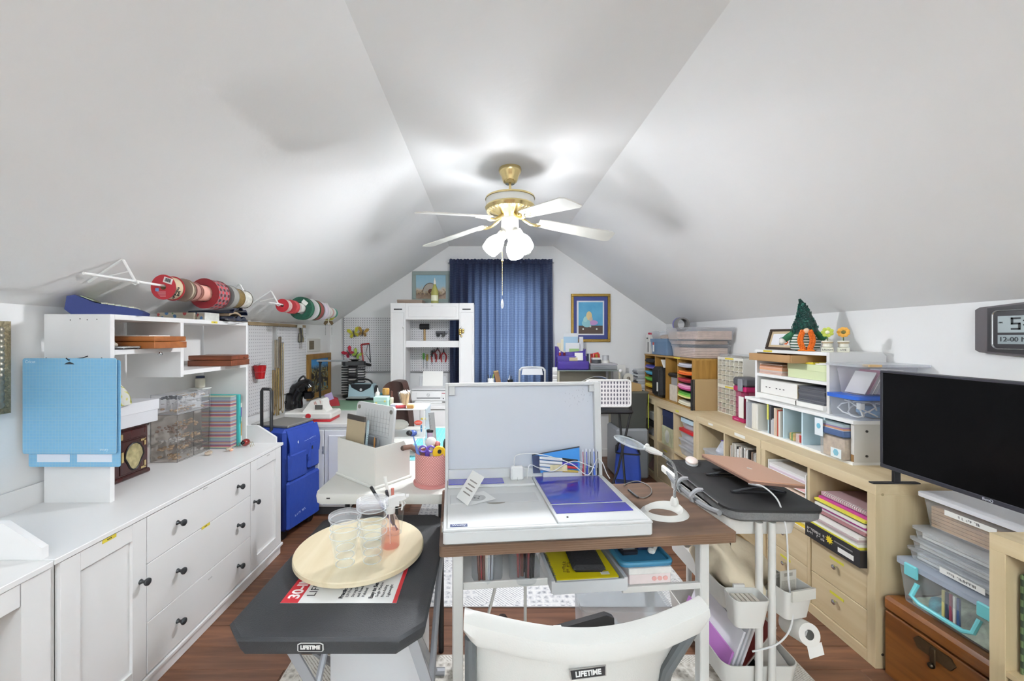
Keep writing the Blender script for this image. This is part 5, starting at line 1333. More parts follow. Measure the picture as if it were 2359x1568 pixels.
ob('case', G().prism([(-.18, -.085), (-.165, -.095), (0, -.108), (.165, -.095), (.18, -.085), (.18, .085), (.165, .095), (0, .108), (-.165, .095), (-.18, .085)], -.022, 0, 'y'), mat('#5a5456', .4), ck)
ob('face_plate', G().prism([(-.135, -.09), (0, -.1), (.135, -.09), (.135, .09), (0, .1), (-.135, .09)], -.026, -.0215, 'y'), mat('#2a282b', .35), ck)
ob('silver_ring', G().tube([(x, -.027, z) for x, z in rrect(-.118, .118, -.078, .078, .02, 5)], .003, 6, True), CHROME, ck)
ob('lcd', G().box(-.10, .10, -.0275, -.026, -.012, .055), mat('#a9b4b6', .3), ck); ob('lcd', G().box(-.10, .10, -.0275, -.026, -.058, -.022), mat('#9aa5a8', .3), ck)
def seven(ch, x, z, w_, h_, t_):
 S7 = {'0': 'abcdef', '1': 'bc', '2': 'abged', '3': 'abgcd', '5': 'afgcd', '4': 'fgbc', '-': 'g'}[ch]
 P = {'a': (0, h_, w_, h_), 'd': (0, 0, w_, 0), 'g': (0, h_ / 2, w_, h_ / 2), 'f': (0, h_ / 2, 0, h_), 'b': (w_, h_ / 2, w_, h_), 'e': (0, 0, 0, h_ / 2), 'c': (w_, 0, w_, h_ / 2)}
 g = G()
 for s_ in S7:
  a = P[s_]; g.box(x + a[0] - t_, x + a[2] + t_, -.0285, -.0275, z + a[1] - t_, z + a[3] + t_)
 ob('digit', g, mat('#23282c', .5), ck)
seven('5', -.055, .002, .022, .042, .0035); seven('3', -.005, .002, .022, .042, .0035); seven('0', .035, .002, .022, .042, .0035)
for z in (.015, .032): ob('colon', G().box(-.0225, -.0175, -.0285, -.0275, z, z + .005), mat('#23282c', .5), ck)
lettering('PM', .009, frame3((-.09, -.0285, .028), (1, 0, 0), (0, 0, 1)), mat('#2b3034', .5), ck)
lettering('12-00 MON', .026, frame3((-.096, -.0285, -.04), (1, 0, 0), (0, 0, 1)), mat('#2b3034', .5), ck, align='LEFT')
# rugs
def rug_mat(name, c1, c2, c3, sc):
 m, nt, p = nodes_of(name)
 tc = nt.nodes.new('ShaderNodeTexCoord')
 vo = nt.nodes.new('ShaderNodeTexVoronoi'); vo.distance = 'CHEBYCHEV'; vo.feature = 'F1'; vo.inputs['Scale'].default_value = sc; vo.inputs['Randomness'].default_value = .35
 nz = nt.nodes.new('ShaderNodeTexNoise'); nz.inputs['Scale'].default_value = 3.5; nz.inputs['Detail'].default_value = 3
 wv_ = nt.nodes.new('ShaderNodeTexWave'); wv_.wave_type = 'BANDS'; wv_.bands_direction = 'DIAGONAL'; wv_.inputs['Scale'].default_value = sc * 1.3; wv_.inputs['Distortion'].default_value = 1.5
 f2 = nt.nodes.new('ShaderNodeTexNoise'); f2.inputs['Scale'].default_value = 90; f2.inputs['Detail'].default_value = 2
 for t_ in (vo, nz, wv_, f2): nt.links.new(tc.outputs['Object'], t_.inputs['Vector'])
 md = nt.nodes.new('ShaderNodeMix'); md.data_type = 'FLOAT'
 st = nt.nodes.new('ShaderNodeMath'); st.operation = 'GREATER_THAN'; st.inputs[1].default_value = .52; nt.links.new(nz.outputs[0], st.inputs[0])
 nt.links.new(st.outputs[0], md.inputs[0]); nt.links.new(vo.outputs['Distance'], md.inputs[2]); nt.links.new(wv_.outputs['Fac'], md.inputs[3])
 ad = nt.nodes.new('ShaderNodeMath'); ad.operation = 'MULTIPLY_ADD'; ad.inputs[1].default_value = .9; nt.links.new(f2.outputs[0], ad.inputs[0]); nt.links.new(md.outputs[0], ad.inputs[2])
 cr = nt.nodes.new('ShaderNodeValToRGB'); e = cr.color_ramp.elements
 e[0].position = .42; e[0].color = (*lin(c1), 1); e[1].position = .75; e[1].color = (*lin(c2), 1); q = e.new(1.0); q.color = (*lin(c3), 1)
 nt.links.new(ad.outputs[0], cr.inputs[0]); nt.links.new(cr.outputs[0], p.inputs['Base Color']); p.inputs['Roughness'].default_value = .95
 bp = nt.nodes.new('ShaderNodeBump'); bp.inputs['Strength'].default_value = .5; bp.inputs['Distance'].default_value = .004
 nt.links.new(f2.outputs[0], bp.inputs['Height']); nt.links.new(bp.outputs[0], p.inputs['Normal'])
 return m
m_rug1 = rug_mat('rug_geo', '#8f9096', '#cfcfd0', '#dedddb', 26)
m_rug2 = rug_mat('rug_mottle', '#9a9389', '#c9c3b9', '#d9d5cd', 34)
t = T('area_rug', 'large grey and white geometric rug under the craft tables', 'rug', (0, 0, 0))
ob('pile', G().prism(rrect(-.55, 1.12, 2.085, 4.0, .01), .0005, .005), m_rug1, t); ob('bound_edge', G().tube([(x, y, .003) for x, y in rrect(-.55, 1.12, 2.085, 4.0, .01)], .0035, 6, True), mat('#c6c5c4', .95), t)
t = T('area_rug', 'mottled beige grey rug under the folding chair and cart', 'rug', (0, 0, 0))
ob('pile', G().prism(rrect(-.85, 1.335, -.4, 1.765, .01), .0005, .005), m_rug2, t); ob('bound_edge', G().tube([(x, y, .003) for x, y in rrect(-.85, 1.335, -.4, 1.765, .01)], .0035, 6, True), mat('#cdc8c0', .95), t)
# black folding table
BTX0, BTX1, BTY0, BTY1, BTZ = -.716, -.172, 1.047, 1.785, .62
bt = T('folding_table', 'small black plastic folding table with grey crossed steel legs', 'table', (0, 0, 0))
def cham(x0, x1, y0, y1, c): return [(x0 + c, y0), (x1 - c, y0), (x1, y0 + c), (x1, y1 - c), (x1 - c, y1), (x0 + c, y1), (x0, y1 - c), (x0, y0 + c)]
m_bt = mat('#2b2c2f', .5, bump=.25, bscale=420)
def loft(polys):
 g = G(); n = len(polys[0][0]); vs = []; fs = []
 for pl, z in polys: vs += [(a, b, z) for a, b in pl]
 for i in range(len(polys) - 1):
  for k in range(n): l = (k + 1) % n; fs.append((i * n + k, i * n + l, (i + 1) * n + l, (i + 1) * n + k))
 fs.append(tuple(range(n))); fs.append(tuple((len(polys) - 1) * n + k for k in range(n)))
 return g.add(vs, fs)
c0 = .06
def cc(d): return cham(BTX0 + d, BTX1 - d, BTY0 + d, BTY1 - d, c0)
ob('tabletop', loft([(cc(.03), BTZ - .055), (cc(.012), BTZ - .05), (cc(.004), BTZ - .03), (cc(0), BTZ - .008), (cc(.006), BTZ - .0015), (cc(.022), BTZ - .001), (cc(.026), BTZ)]), m_bt, bt)
lx, ly, lz = PX(715, BTY0), BTY0 + .002, PZ(1490, BTY0)
ob('logo_plate', G().prism([(lx - .034, lz - .010), (lx - .03, lz - .012), (lx + .03, lz - .012), (lx + .034, lz - .010), (lx + .034, lz + .007), (lx + .025, lz + .011), (lx - .025, lz + .011), (lx - .034, lz + .007)], ly - .002, ly + .004, 'y'), mat('#d9d9d6', .5), bt)
ob('logo_field', G().prism([(lx - .0315, lz - .009), (lx - .029, lz - .0102), (lx + .029, lz - .0102), (lx + .0315, lz - .009), (lx + .0315, lz + .0058), (lx + .024, lz + .0092), (lx - .024, lz + .0092), (lx - .0315, lz + .0058)], ly - .0026, ly - .001, 'y'), mat('#1c1c1e', .5), bt)
lettering('LIFETIME', .0135, frame3((lx, ly - .003, lz - .0005), (1, 0, 0), (0, 0, 1)), mat('#e2e2de', .5), bt, bold=.0006)
m_leg = mat('#a9abb0', .4, .5)
for x in (-.61, -.222):
 ob('leg', G().tube([(x, BTY0 + .12, BTZ - .05), (x, BTY1 - .12, .02)], .012, 8), m_leg, bt); ob('leg', G().tube([(x + .028, BTY1 - .10, BTZ - .05), (x + .028, BTY0 + .13, .02)], .012, 8), m_leg, bt)
def flatbar(p, q, w_, th):
 g = G(); p, q = Vector(p), Vector(q); d = (q - p); L_ = d.length; d.normalize()
 u = d.cross(Vector((0, 1, 0))); u.normalize(); v = d.cross(u)
 vs = []
 for e_ in (p, q):
  for a, b in ((-1, -1), (1, -1), (1, 1), (-1, 1)): vs.append(tuple(e_ + u * w_ / 2 * a + v * th / 2 * b))
 return g.add(vs, [(0, 1, 2, 3), (4, 5, 6, 7), (0, 1, 5, 4), (1, 2, 6, 5), (2, 3, 7, 6), (3, 0, 4, 7)])
ob('brace', flatbar((-.60, 1.15, .57), (-.28, 1.15, .02), .03, .006), m_leg, bt)
ob('brace', flatbar((-.22, 1.13, .57), (-.06, 1.13, .10), .03, .006), m_leg, bt)
for y in (BTY0 + .13, BTY1 - .12): ob('foot_bar', G().tube([(-.63, y, .016), (-.18, y, .016)], .0145, 8), m_leg, bt)
ps = T('product_sheet', 'red and white printed product sheet under the round tray', 'paper', (-.617, 1.185, BTZ))
ob('sheet', G().box(0, .345, 0, .42, .0004, .001), mat('#e6e6e4', .5), ps)
ob('red_strip', G().box(0, .052, 0, .42, .001, .0014), mat('#b3222c', .5), ps); ob('red_strip', G().box(.333, .345, 0, .42, .001, .0014), mat('#b3222c', .5), ps)
def rt(s_, size, x, y, mt_, al='LEFT', bold=0): lettering(s_, size, frame3((x, y, .0018), (0, 1, 0), (-1, 0, 0)), mt_, ps, align=al, depth=.0002, bold=bold)
RED = mat('#b3222c', .5)
rt('30-INCH', .046, .030, .018, mat('#f2f0ee', .5), bold=.0012)
rt('LIFETIME', .036, .078, .03, INK); rt('TABLE', .048, .122, .085, RED, bold=.002)
for k, (s_, b_) in enumerate((('Practical and Durable', .0006), ('  UV Protected', 0), ('  Strong Steel', 0), ('  and Powder', 0), ('  Polished', 0), ('Easy to Set Up', .0006), ('  Single Motion', 0), ('  Non-fading', 0), ('  Lightweight', 0))):
 rt(s_, .017 if b_ else .013, .172 + k * .0165 + (.008 if k > 4 else 0), .02, INK, bold=b_)
TRX, TRY = -.462, 1.452
TRZ = BTZ + .0022
tr = T('lazy_susan', 'round pale wood turntable tray on the black table', 'tray', (TRX, TRY, TRZ))
m_trw = wood('#dccfb2', '#d0c09e', 'y', 2.0, .45)
ob('swivel_base', G().lathe([(.10, 0), (.10, .012)], 32), mat('#b9bcc0', .4, .4), tr)
ob('board', G().lathe([(.218, .012), (.225, .015), (.225, .028), (.222, .031), (.001, .031)], 64), m_trw, tr)
TTZ = TRZ + .031
m_gl = clear('#f2f4f3', .025, .03, '#fdfefe', .32)
def glass_cup(x, y, z, label, h=.098, rt_=.048, rb=.031):
 t = T('glass_cup', label, 'glass', (x, y, z), group='nested clear cups on the round tray')
 ob('wall', G().lathe([(.0005, .0), (rb - .002, .0), (rb, .002), (rt_ - .003, h - .012), (rt_, h - .008), (rt_ + .0005, h)], 32, cap=False), m_gl, t)
 m_rim = clear('#eef4f3', .38, .03, '#ffffff', .4)
 ob('rim', G().tube([(rt_ * math.cos(a), rt_ * math.sin(a), h) for a in [2 * math.pi * k / 32 for k in range(32)]], .0016, 6, True), m_rim, t)
 ob('base_ring', G().tube([((rb - .002) * math.cos(a), (rb - .002) * math.sin(a), .0016) for a in [2 * math.pi * k / 28 for k in range(28)]], .0015, 6, True), m_rim, t)
 return t
s1x, s1y = PX(790, 1.315), 1.335
s2x, s2y = PX(852, 1.325), 1.355
pos = ['bottom', 'second', 'third', 'fourth']
for (x, y, nm, n) in ((s1x, s1y, 'lidded', 3), (s2x, s2y, 'taller', 4)):
 for k in range(n): glass_cup(x, y, TTZ + .0005 + k * .0265, '%s clear cup of the %s stack on the round tray' % (pos[k], nm))
m_lid = clear('#f4f5f6', .10, .08, '#fdfdfe', .4)
def cup_lid(x, y, z, label):
 t = T('cup_lid', label, 'lid', (x, y, z), group='clear plastic lids on the cups')
 ob('disc', G().lathe([(.051, 0), (.052, .006), (.048, .008), (.044, .004), (.0005, .004)], 32, cap=False), m_lid, t)
 ob('rim', G().tube([(.0515 * math.cos(a), .0515 * math.sin(a), .004) for a in [2 * math.pi * k / 32 for k in range(32)]], .002, 6, True), m_lid, t)
z1 = TTZ + .0005 + 2 * .0265 + .098
for k in range(2): cup_lid(s1x, s1y, z1 + .001 + k * .007, ['lower', 'upper'][k] + ' clear lid on the shorter cup stack')
z2 = TTZ + .0005 + 3 * .0265 + .098
for k in range(4): cup_lid(s2x, s2y, z2 + .001 + k * .007, ['lowest', 'second', 'third', 'topmost'][k] + ' clear lid on the taller cup stack')
sp = T('spray_bottle', 'clear spray bottle with pink liquid and a white trigger', 'spray bottle', (PX(897, 1.43), 1.445, TTZ + .0003), R(200))
ob('bottle', G().lathe([(.0005, 0), (.03, 0), (.033, .004), (.033, .07), (.03, .09), (.018, .112), (.014, .118), (.014, .128)], 28, cap=False), clear('#f0e2dc', .08, .05, '#fdf3f0', .5), sp)
ob('liquid', G().lathe([(.0005, .003), (.0305, .003), (.031, .055), (.0005, .055)], 28, cap=False), clear('#e6c2ba', .10, .1, '#f8e2dc', .2), sp)
ob('collar', G().lathe([(.017, .122), (.0175, .14), (.014, .145)], 20), mat('#e6e5e2', .35), sp)
hd = ob('spray_head', G().prism([(-.03, .145), (.018, .145), (.022, .16), (.018, .172), (-.02, .182), (-.052, .180), (-.056, .168), (-.03, .162)], -.011, .011, 'y'), mat('#e9e8e5', .35), sp)
ob('nozzle', G().cyl((-.055, 0, .174), (-.066, 0, .174), .007, n=12), mat('#e9e8e5', .35), hd)
ob('trigger', G().tube([(-.036, 0, .165), (-.044, 0, .145), (-.04, 0, .125)], [.005, .0045, .003], 8), mat('#e9e8e5', .35), hd)
ob('dip_tube', G().cyl((0, 0, .01), (.004, 0, .125), .0022, n=8), mat('#e8e8ea', .3), sp)
gx, gy = PX(905, 1.53), 1.545
gc = glass_cup(gx, gy, TTZ + .0003, 'clear tumbler holding markers behind the spray bottle', .11, .043, .03)
gc['group'] = 'tumblers'; gc.name = 'tumbler'
for k, (dx, dy, L_, c, cap_, lb) in enumerate(((-.045, -.01, .2, '#3f4f86', '#1c1c20', 'black capped blue marker in the tumbler'), (-.02, .015, .205, '#e6e5e0', '#e6e5e0', 'white marker in the tumbler'), (-.012, -.018, .17, '#26262a', '#3a3a40', 'black pen in the tumbler'), (-.004, .004, .16, '#b9bcc0', '#c9786a', 'silver brush in the tumbler'))):
 t = T('marker', lb, 'marker', (gx, gy, TTZ + .004), group='markers in the tumbler')
 p0 = Vector((-dx * .25, -dy * .25, .006)); d = (Vector((dx, dy, .11)) - p0).normalized(); 
 ob('barrel', G().cyl(p0, p0 + d * L_ * .68, .0055, n=12), mat(c, .35), t); ob('cap', G().cyl(p0 + d * L_ * .68, p0 + d * L_, .006, n=12), mat(cap_, .35), t)
# white folding table
WTX0, WTX1, WTY0, WTY1, WTZ = -.762, -.165, 1.732, 3.05, .73
wt_ = T('folding_table', 'white plastic folding table with black legs holding the caddy', 'table', (0, 0, 0))
ob('tabletop', loft([(rrect(WTX0 + .02, WTX1 - .02, WTY0 + .02, WTY1 - .02, .04, 6), WTZ - .052), (rrect(WTX0 + .004, WTX1 - .004, WTY0 + .004, WTY1 - .004, .045, 6), WTZ - .046), (rrect(WTX0, WTX1, WTY0, WTY1, .05, 6), WTZ - .02), (rrect(WTX0 + .003, WTX1 - .003, WTY0 + .003, WTY1 - .003, .05, 6), WTZ - .004), (rrect(WTX0 + .012, WTX1 - .012, WTY0 + .012, WTY1 - .012, .05, 6), WTZ)]), mat('#d6d5cf', .5, noise=.04, scale=10, bump=.2, bscale=350), wt_)
for x, y in ((WTX1 - .045, WTY0 + .06), (WTX0 + .09, WTY0 + .18), (WTX1 - .045, WTY1 - .12), (WTX0 + .09, WTY1 - .12)):
 ob('leg', G().cyl((x, y, 0), (x, y, WTZ - .05), .0125, n=12), BLACK, wt_)
ob('scuff', G().box(PX(752, WTY0), PX(760, WTY0), WTY0 - .0008, WTY0 + .0015, WTZ - .022, WTZ - .017), mat('#2b2b2b', .8), wt_)
t = T('cutting_mat', 'teal gridded cutting mat on the white folding table', 'cutting mat', (0, 0, WTZ))
m_tm, nt, p = nodes_of('teal_grid')
tc = nt.nodes.new('ShaderNodeTexCoord'); br = nt.nodes.new('ShaderNodeTexBrick'); br.offset = 0; br.inputs['Scale'].default_value = 1; br.inputs['Brick Width'].default_value = .0254; br.inputs['Row Height'].default_value = .0254; br.inputs['Mortar Size'].default_value = .001
br.inputs['Color1'].default_value = (*lin('#63b6bd'), 1); br.inputs['Color2'].default_value = (*lin('#66b9c0'), 1); br.inputs['Mortar'].default_value = (*lin('#a9dcdd'), 1)
nt.links.new(tc.outputs['Object'], br.inputs['Vector']); nt.links.new(br.outputs[0], p.inputs['Base Color']); p.inputs['Roughness'].default_value = .6
ob('sheet', G().prism(rrect(-.47, -.175, 2.20, 2.98, .01), .0002, .003), m_tm, t); ob('border_line', G().tube([(x, y, .0032) for x, y in rrect(-.458, -.187, 2.212, 2.968, .008)], .0008, 4, True), mat('#c9eaea', .6), t)
Cc, Cl, Cr = Vector((PX(864, 1.785), 1.785)), Vector((PX(761, 1.945), 1.945)), Vector((PX(944, 1.94), 1.94))
ux, uy = (Cr - Cc), (Cl - Cc)
uxn, uyn = ux.normalized(), uy.normalized()
ang = math.atan2(uxn.y, uxn.x)
cad = T('desk_caddy', 'white open topped caddy full of boards and stamps on the folding table', 'caddy', (Cc.x, Cc.y, WTZ), ang)
LW, LD = ux.length, uy.length
ob('base', G().box(-.008, LW + .008, -.008, LD + .008, 0, .012, .003), CREAM_PLASTIC, cad)
hC = .183
ob('wall', G().box(0, .005, 0, LD, .012, hC), CREAM_PLASTIC, cad, )
ob('wall', G().prism([(0.005, .012), (LW, .012), (LW, hC - .03), (LW - .02, hC - .028), (LW - .035, hC), (0.005, hC)], 0, .005, 'y'), CREAM_PLASTIC, cad)
ob('wall', G().box(LW - .005, LW, .005, LD, .012, hC - .03), CREAM_PLASTIC, cad); ob('wall', G().box(.005, LW - .005, LD - .005, LD, .012, hC), CREAM_PLASTIC, cad)
def in_cad(name, label, cat, group=None): return T(name, label, cat, (Cc.x, Cc.y, WTZ), ang, group)
t = in_cad('clipboard_pad', 'tan chipboard pad with a dark top edge in the caddy', 'pad')
g = G(); g.at((.018, LD - .165, .012), ry=R(5)); g.box(0, .008, 0, .145, 0, .262); ob('board', g, mat('#ac9c80', .8), t)
g = G(); g.at((.0175, LD - .165, .012), ry=R(5)); g.box(-.0006, .0086, 0, .145, .262, .286); ob('dark_edge', g, mat('#3f3a36', .7), t)
t = in_cad('paper_trimmer', 'white paper trimmer board with grey rubber feet in the caddy', 'paper trimmer')
Mt = Matrix.Translation((.092, .008, .012)) @ Matrix.Rotation(R(6), 4, 'Y')
g = G(); g.m = Mt @ Matrix.Rotation(R(90), 4, 'Z') @ Matrix.Rotation(R(90), 4, 'X'); 
g.prism(rrect(0, .305, .0, .338, .02), -.012, 0); ob('board', g, mat('#d3d4d4', .35), t)
for y_, z_ in ((.02, .02), (.02, .312), (.28, .312)):
 g = G(); g.m = Mt; g.cyl((-.012, y_ + .002, z_), (-.0155, y_ + .002, z_), .010, n=18); ob('rubber_foot', g, mat('#7a7872', .7), t)
g = G(); g.m = Mt
for k in range(9): g.box(-.0128, -.012, .03 + .024 * k, .0308 + .024 * k, .20, .31)
for k in range(5): g.box(-.0128, -.012, .03, .225, .19 + .021 * k, .1908 + .021 * k)
ob('grid_lines', g, mat('#8a8c8e', .6), t)
t = in_cad('clear_stamps', 'clear stamp sheet with a grid in front of the trimmer', 'stamp sheet')
g = G(); g.at((.034, .045, .012), ry=R(5)); g.box(0, .003, 0, .14, 0, .205); ob('sheet', g, mat('#868b90', .2, noise=.2, scale=30), t)
g = G(); g.at((.0335, .045, .012), ry=R(5)); g.box(-.0006, 0, .012, .13, .16, .198); ob('dark_band', g, mat('#4a4e52', .4), t)
t = in_cad('pencil', 'brown wooden pencil standing in the caddy', 'pencil'); g = G(); g.at((.028, .062, .012), ry=R(4)); g.cyl((0, 0, 0), (0, 0, .19), .004, n=6); g.cyl((0, 0, .19), (0, 0, .205), .004, .0008, n=6); ob('shaft', g, mat('#9a6a34', .5), t); g = G(); g.at((.028, .062, .012), ry=R(4)); g.cyl((0, 0, .20), (0, 0, .209), .0012, .0003, 6); ob('lead', g, INK, t)
t = in_cad('ruler', 'pale blue ruler edge beside the tan pad', 'ruler'); g = G(); g.at((.03, LD - .185, .012), ry=R(5)); g.box(0, .002, 0, .016, 0, .27); ob('strip', g, mat('#b9cfd6', .4), t); g = G(); g.at((.0295, LD - .185, .012), ry=R(5)); [g.box(-.0004, 0, 0, .006, .01 * k, .01 * k + .0012) for k in range(2, 26)]; ob('ticks', g, INK, t)
pp = T('pen_pot', 'dusty pink dotted pen organizer on a round base', 'pen pot', (PX(997, 1.86), 1.865, WTZ))
m_pk = mat('#c07f7b', .4); 
m_pkd, nt, p = nodes_of('pink_dots')
tc = nt.nodes.new('ShaderNodeTexCoord'); sx = nt.nodes.new('ShaderNodeSeparateXYZ'); nt.links.new(tc.outputs['Object'], sx.inputs[0])
a2 = nt.nodes.new('ShaderNodeMath'); a2.operation = 'ARCTAN2'; nt.links.new(sx.outputs['Y'], a2.inputs[0]); nt.links.new(sx.outputs['X'], a2.inputs[1])
def sinm(src, k):
 a = nt.nodes.new('ShaderNodeMath'); a.operation = 'MULTIPLY'; a.inputs[1].default_value = k; nt.links.new(src, a.inputs[0])
 b = nt.nodes.new('ShaderNodeMath'); b.operation = 'SINE'; nt.links.new(a.outputs[0], b.inputs[0]); return b
s1_, s2_ = sinm(a2.outputs[0], 44), sinm(sx.outputs['Z'], 520)
mm_ = nt.nodes.new('ShaderNodeMath'); mm_.operation = 'MULTIPLY'; nt.links.new(s1_.outputs[0], mm_.inputs[0]); nt.links.new(s2_.outputs[0], mm_.inputs[1])
gt = nt.nodes.new('ShaderNodeMath'); gt.operation = 'GREATER_THAN'; gt.inputs[1].default_value = .22; nt.links.new(mm_.outputs[0], gt.inputs[0])
mx = nt.nodes.new('ShaderNodeMix'); mx.data_type = 'RGBA'; mx.inputs[6].default_value = (*lin('#b57571'), 1); mx.inputs[7].default_value = (*lin('#d9a9a2'), 1)
nt.links.new(gt.outputs[0], mx.inputs[0]); nt.links.new(mx.outputs[2], p.inputs['Base Color']); p.inputs['Roughness'].default_value = .45
hexp = [(.083 * math.cos(R(a)), .083 * math.sin(R(a))) for a in range(0, 360, 30)]
ob('base_disc', G().lathe([(.088, 0), (.09, .004), (.09, .012), (.08, .016)], 40), m_pk, pp)
g = G(); n = len(hexp)
vs = [(a, b, .016) for a, b in hexp] + [(a, b, .145 + (.012 if k in (0, 1, 11) else 0)) for k, (a, b) in enumerate(hexp)] + [(a * .94, b * .94, .145 + (.012 if k in (0, 1, 11) else 0)) for k, (a, b) in enumerate(hexp)] + [(a * .94, b * .94, .02) for a, b in hexp]
fs = []
for i in range(3):
 for k in range(n): l = (k + 1) % n; fs.append((i * n + k, i * n + l, (i + 1) * n + l, (i + 1) * n + k))
fs.append(tuple(3 * n + k for k in range(n)))
ob('wall', g.add(vs, fs), m_pkd, pp)
ob('divider', G().box(-.076, .076, -.0015, .0015, .02, .13), m_pk, pp); ob('divider', G().box(-.0015, .0015, -.076, .076, .02, .13), m_pk, pp)
PPx, PPy = pp.location.x, pp.location.y
def inpot(name, label, cat, group='tools in the pink pot'): return T(name, label, cat, (PPx, PPy, WTZ + .02), 0, group)
t = inpot('steel_ruler', 'steel ruler standing tall in the pink pot', 'ruler'); g = G(); g.at((.012, .045, .0), ry=R(-5), rz=.15); g.box(-.014, .014, 0, .0015, 0, .30); ob('blade', g, mat('#a6a8a8', .35, .7), t); g = G(); g.at((.012, .045, .0), ry=R(-5), rz=.15); [g.box(-.014, -.014 + (.010 if k % 5 == 0 else .006), -.0004, 0, .006 * k, .006 * k + .0012) for k in range(2, 49)]; ob('tick_marks', g, INK, t)
t = inpot('scrub_brush', 'blue handled brush with a dark bristle head in the pink pot', 'brush'); ob('handle', G().tube([(-.05, -.02, .03), (-.065, -.025, .12), (-.078, -.02, .165)], [.010, .008, .004], 10), mat('#5f79b8', .35), t); ob('neck', G().tube([(-.078, -.02, .165), (-.088, -.018, .20)], .003, 8), mat('#6f86bd', .35), t); ob('head', G().sph((-.092, -.016, .215), .021, 14, (1, .8, .7)), mat('#4a5fa8', .3), t); ob('bristles', G().sph((-.104, -.026, .218), .016, 12, (1, .8, .8)), BLACK, t)
t = inpot('scissors', 'purple handled scissors in the pink pot', 'scissors')
for s in (-1, 1): ob('finger_loop', G().tube([(-.02 + s * .018 + .016 * math.cos(a), -.045, .15 + .013 * math.sin(a)) for a in [2 * math.pi * k / 16 for k in range(16)]], .0045, 8, True), mat('#6a4fae', .35), t)
ob('blades', G().prism([(-.028, .14), (-.012, .14), (-.019, .02)], -.047, -.043, 'y'), STEEL, t); ob('grip', G().box(-.03, -.01, -.052, -.038, .10, .14, .004), mat('#5a3f9c', .35), t)
t = inpot('rotary_cutter', 'yellow rotary cutter in the pink pot', 'cutter'); g = G(); g.at((.035, -.048, .135)); g.m = g.m @ Matrix.Rotation(R(90), 4, 'X'); g.lathe([(.001, -.008), (.028, -.008), (.03, -.004), (.03, .004), (.028, .008), (.001, .008)], 28); ob('head', g, mat('#dcb21c', .35), t); g = G(); g.at((.038, -.058, .142)); g.m = g.m @ Matrix.Rotation(R(90), 4, 'X'); g.lathe([(.001, -.006), (.009, -.006), (.009, .004), (.001, .004)], 18); ob('knob', g, BLACK, t); ob('handle', G().tube([(.03, -.046, .115), (.025, -.04, .03)], [.012, .010], 10), mat('#dcb21c', .35), t)
t = inpot('glue_tape', 'white round tape runner with a pink cap in the pink pot', 'tape runner'); ob('body', G().sph((-.01, .0, .17), .028, 18, (1, .7, .85)), mat('#e6e2dc', .35), t); ob('cap', G().sph((.022, -.004, .162), .014, 12), mat('#b9706f', .4), t); ob('stem', G().cyl((-.005, 0, .03), (-.008, 0, .15), .008, n=10), mat('#e0dcd6', .4), t)
for k, (dx, c) in enumerate(((.055, '#1c1e20'), (.066, '#22262a'), (.048, '#2a2e30'))):
 t = inpot('pen', ['slim black pen', 'thick black marker', 'dark grey pen'][k] + ' in the pink pot', 'pen'); ob('barrel', G().cyl((dx, .02 - .012 * k, .01), (dx + .006, .022 - .012 * k, .17), .006, n=10), mat(c, .35), t); ob('tip', G().cyl((dx + .006, .022 - .012 * k, .17), (dx + .0075, .0225 - .012 * k, .205 - .01 * k), .006, .002, 10), BLACK, t)
t = inpot('roller_stamp', 'mauve cylinder stamp with a black serrated top in the pink pot', 'stamp'); ob('barrel', G().cyl((-.02, .05, .02), (-.02, .05, .205), .015, n=14), mat('#b9a3b8', .4), t); ob('crown', G().lathe([(.017, 0), (.018, .01), (.012, .012)], 16, (-.02, .05, .205)), BLACK, t)
t = inpot('leather_mallet', 'brown leather mallet grip sticking out of the pink pot', 'mallet'); ob('grip', G().tube([(-.055, .0, .115), (-.10, -.005, .15), (-.135, -.01, .145)], [.014, .013, .012], 12), mat('#6a4a3c', .5), t); ob('end_cap', G().sph((-.137, -.01, .144), .0125, 10), mat('#3a2a22', .5), t)
RK = (-.67, 2.28)
rk = T('supply_rack', 'white three tier rack crowded with small craft supplies', 'rack', (RK[0], RK[1], WTZ))
for k, z in enumerate((0, .10, .262)): ob('tier', G().box(0, .31, 0, .2, z, z + .008, .002), WHITE, rk)
for x in (.004, .3):
 for y in (.004, .19): ob('post', G().box(x, x + .007, y, y + .007, .008, .262), WHITE, rk)
ob('side_panel', G().box(.31, .314, .02, .2, .0, .262), clear('#dfe9f0', .3, .2), rk)
def rkp(x, y, z): return (RK[0] + x, RK[1] + y, WTZ + z)
sup = [('clothespin', 'orange red wooden spoon shaped clip hanging on the white rack', '#d9503a', (.27, .01, .175), (.024, .008, .014)), ('clip', 'dark blue bulldog clip on the white rack', '#2f4f6f', (.245, .02, .118), (.014, .010, .014)), ('clip', 'teal bulldog clip on the white rack', '#3f7a8c', (.255, .0, .02), (.014, .010, .012)), ('spool', 'yellow thread bobbin on the white rack', '#dcc45a', (.295, .06, .195), (.02, .02, .006)), ('stamp_block', 'pale grey stamp block on the white rack', '#c9c9c6', (.24, .05, .016), (.03, .03, .008)), ('vial', 'blue topped vial on the white rack', '#4f86b0', (.285, .03, .13), (.006, .006, .022)), ('pouch', 'folded lace bag on the white rack', '#d6d2c8', (.15, .05, .14), (.06, .04, .03)), ('tin', 'small silver tin on the white rack', '#aab0b4', (.09, .06, .03), (.03, .03, .02))]
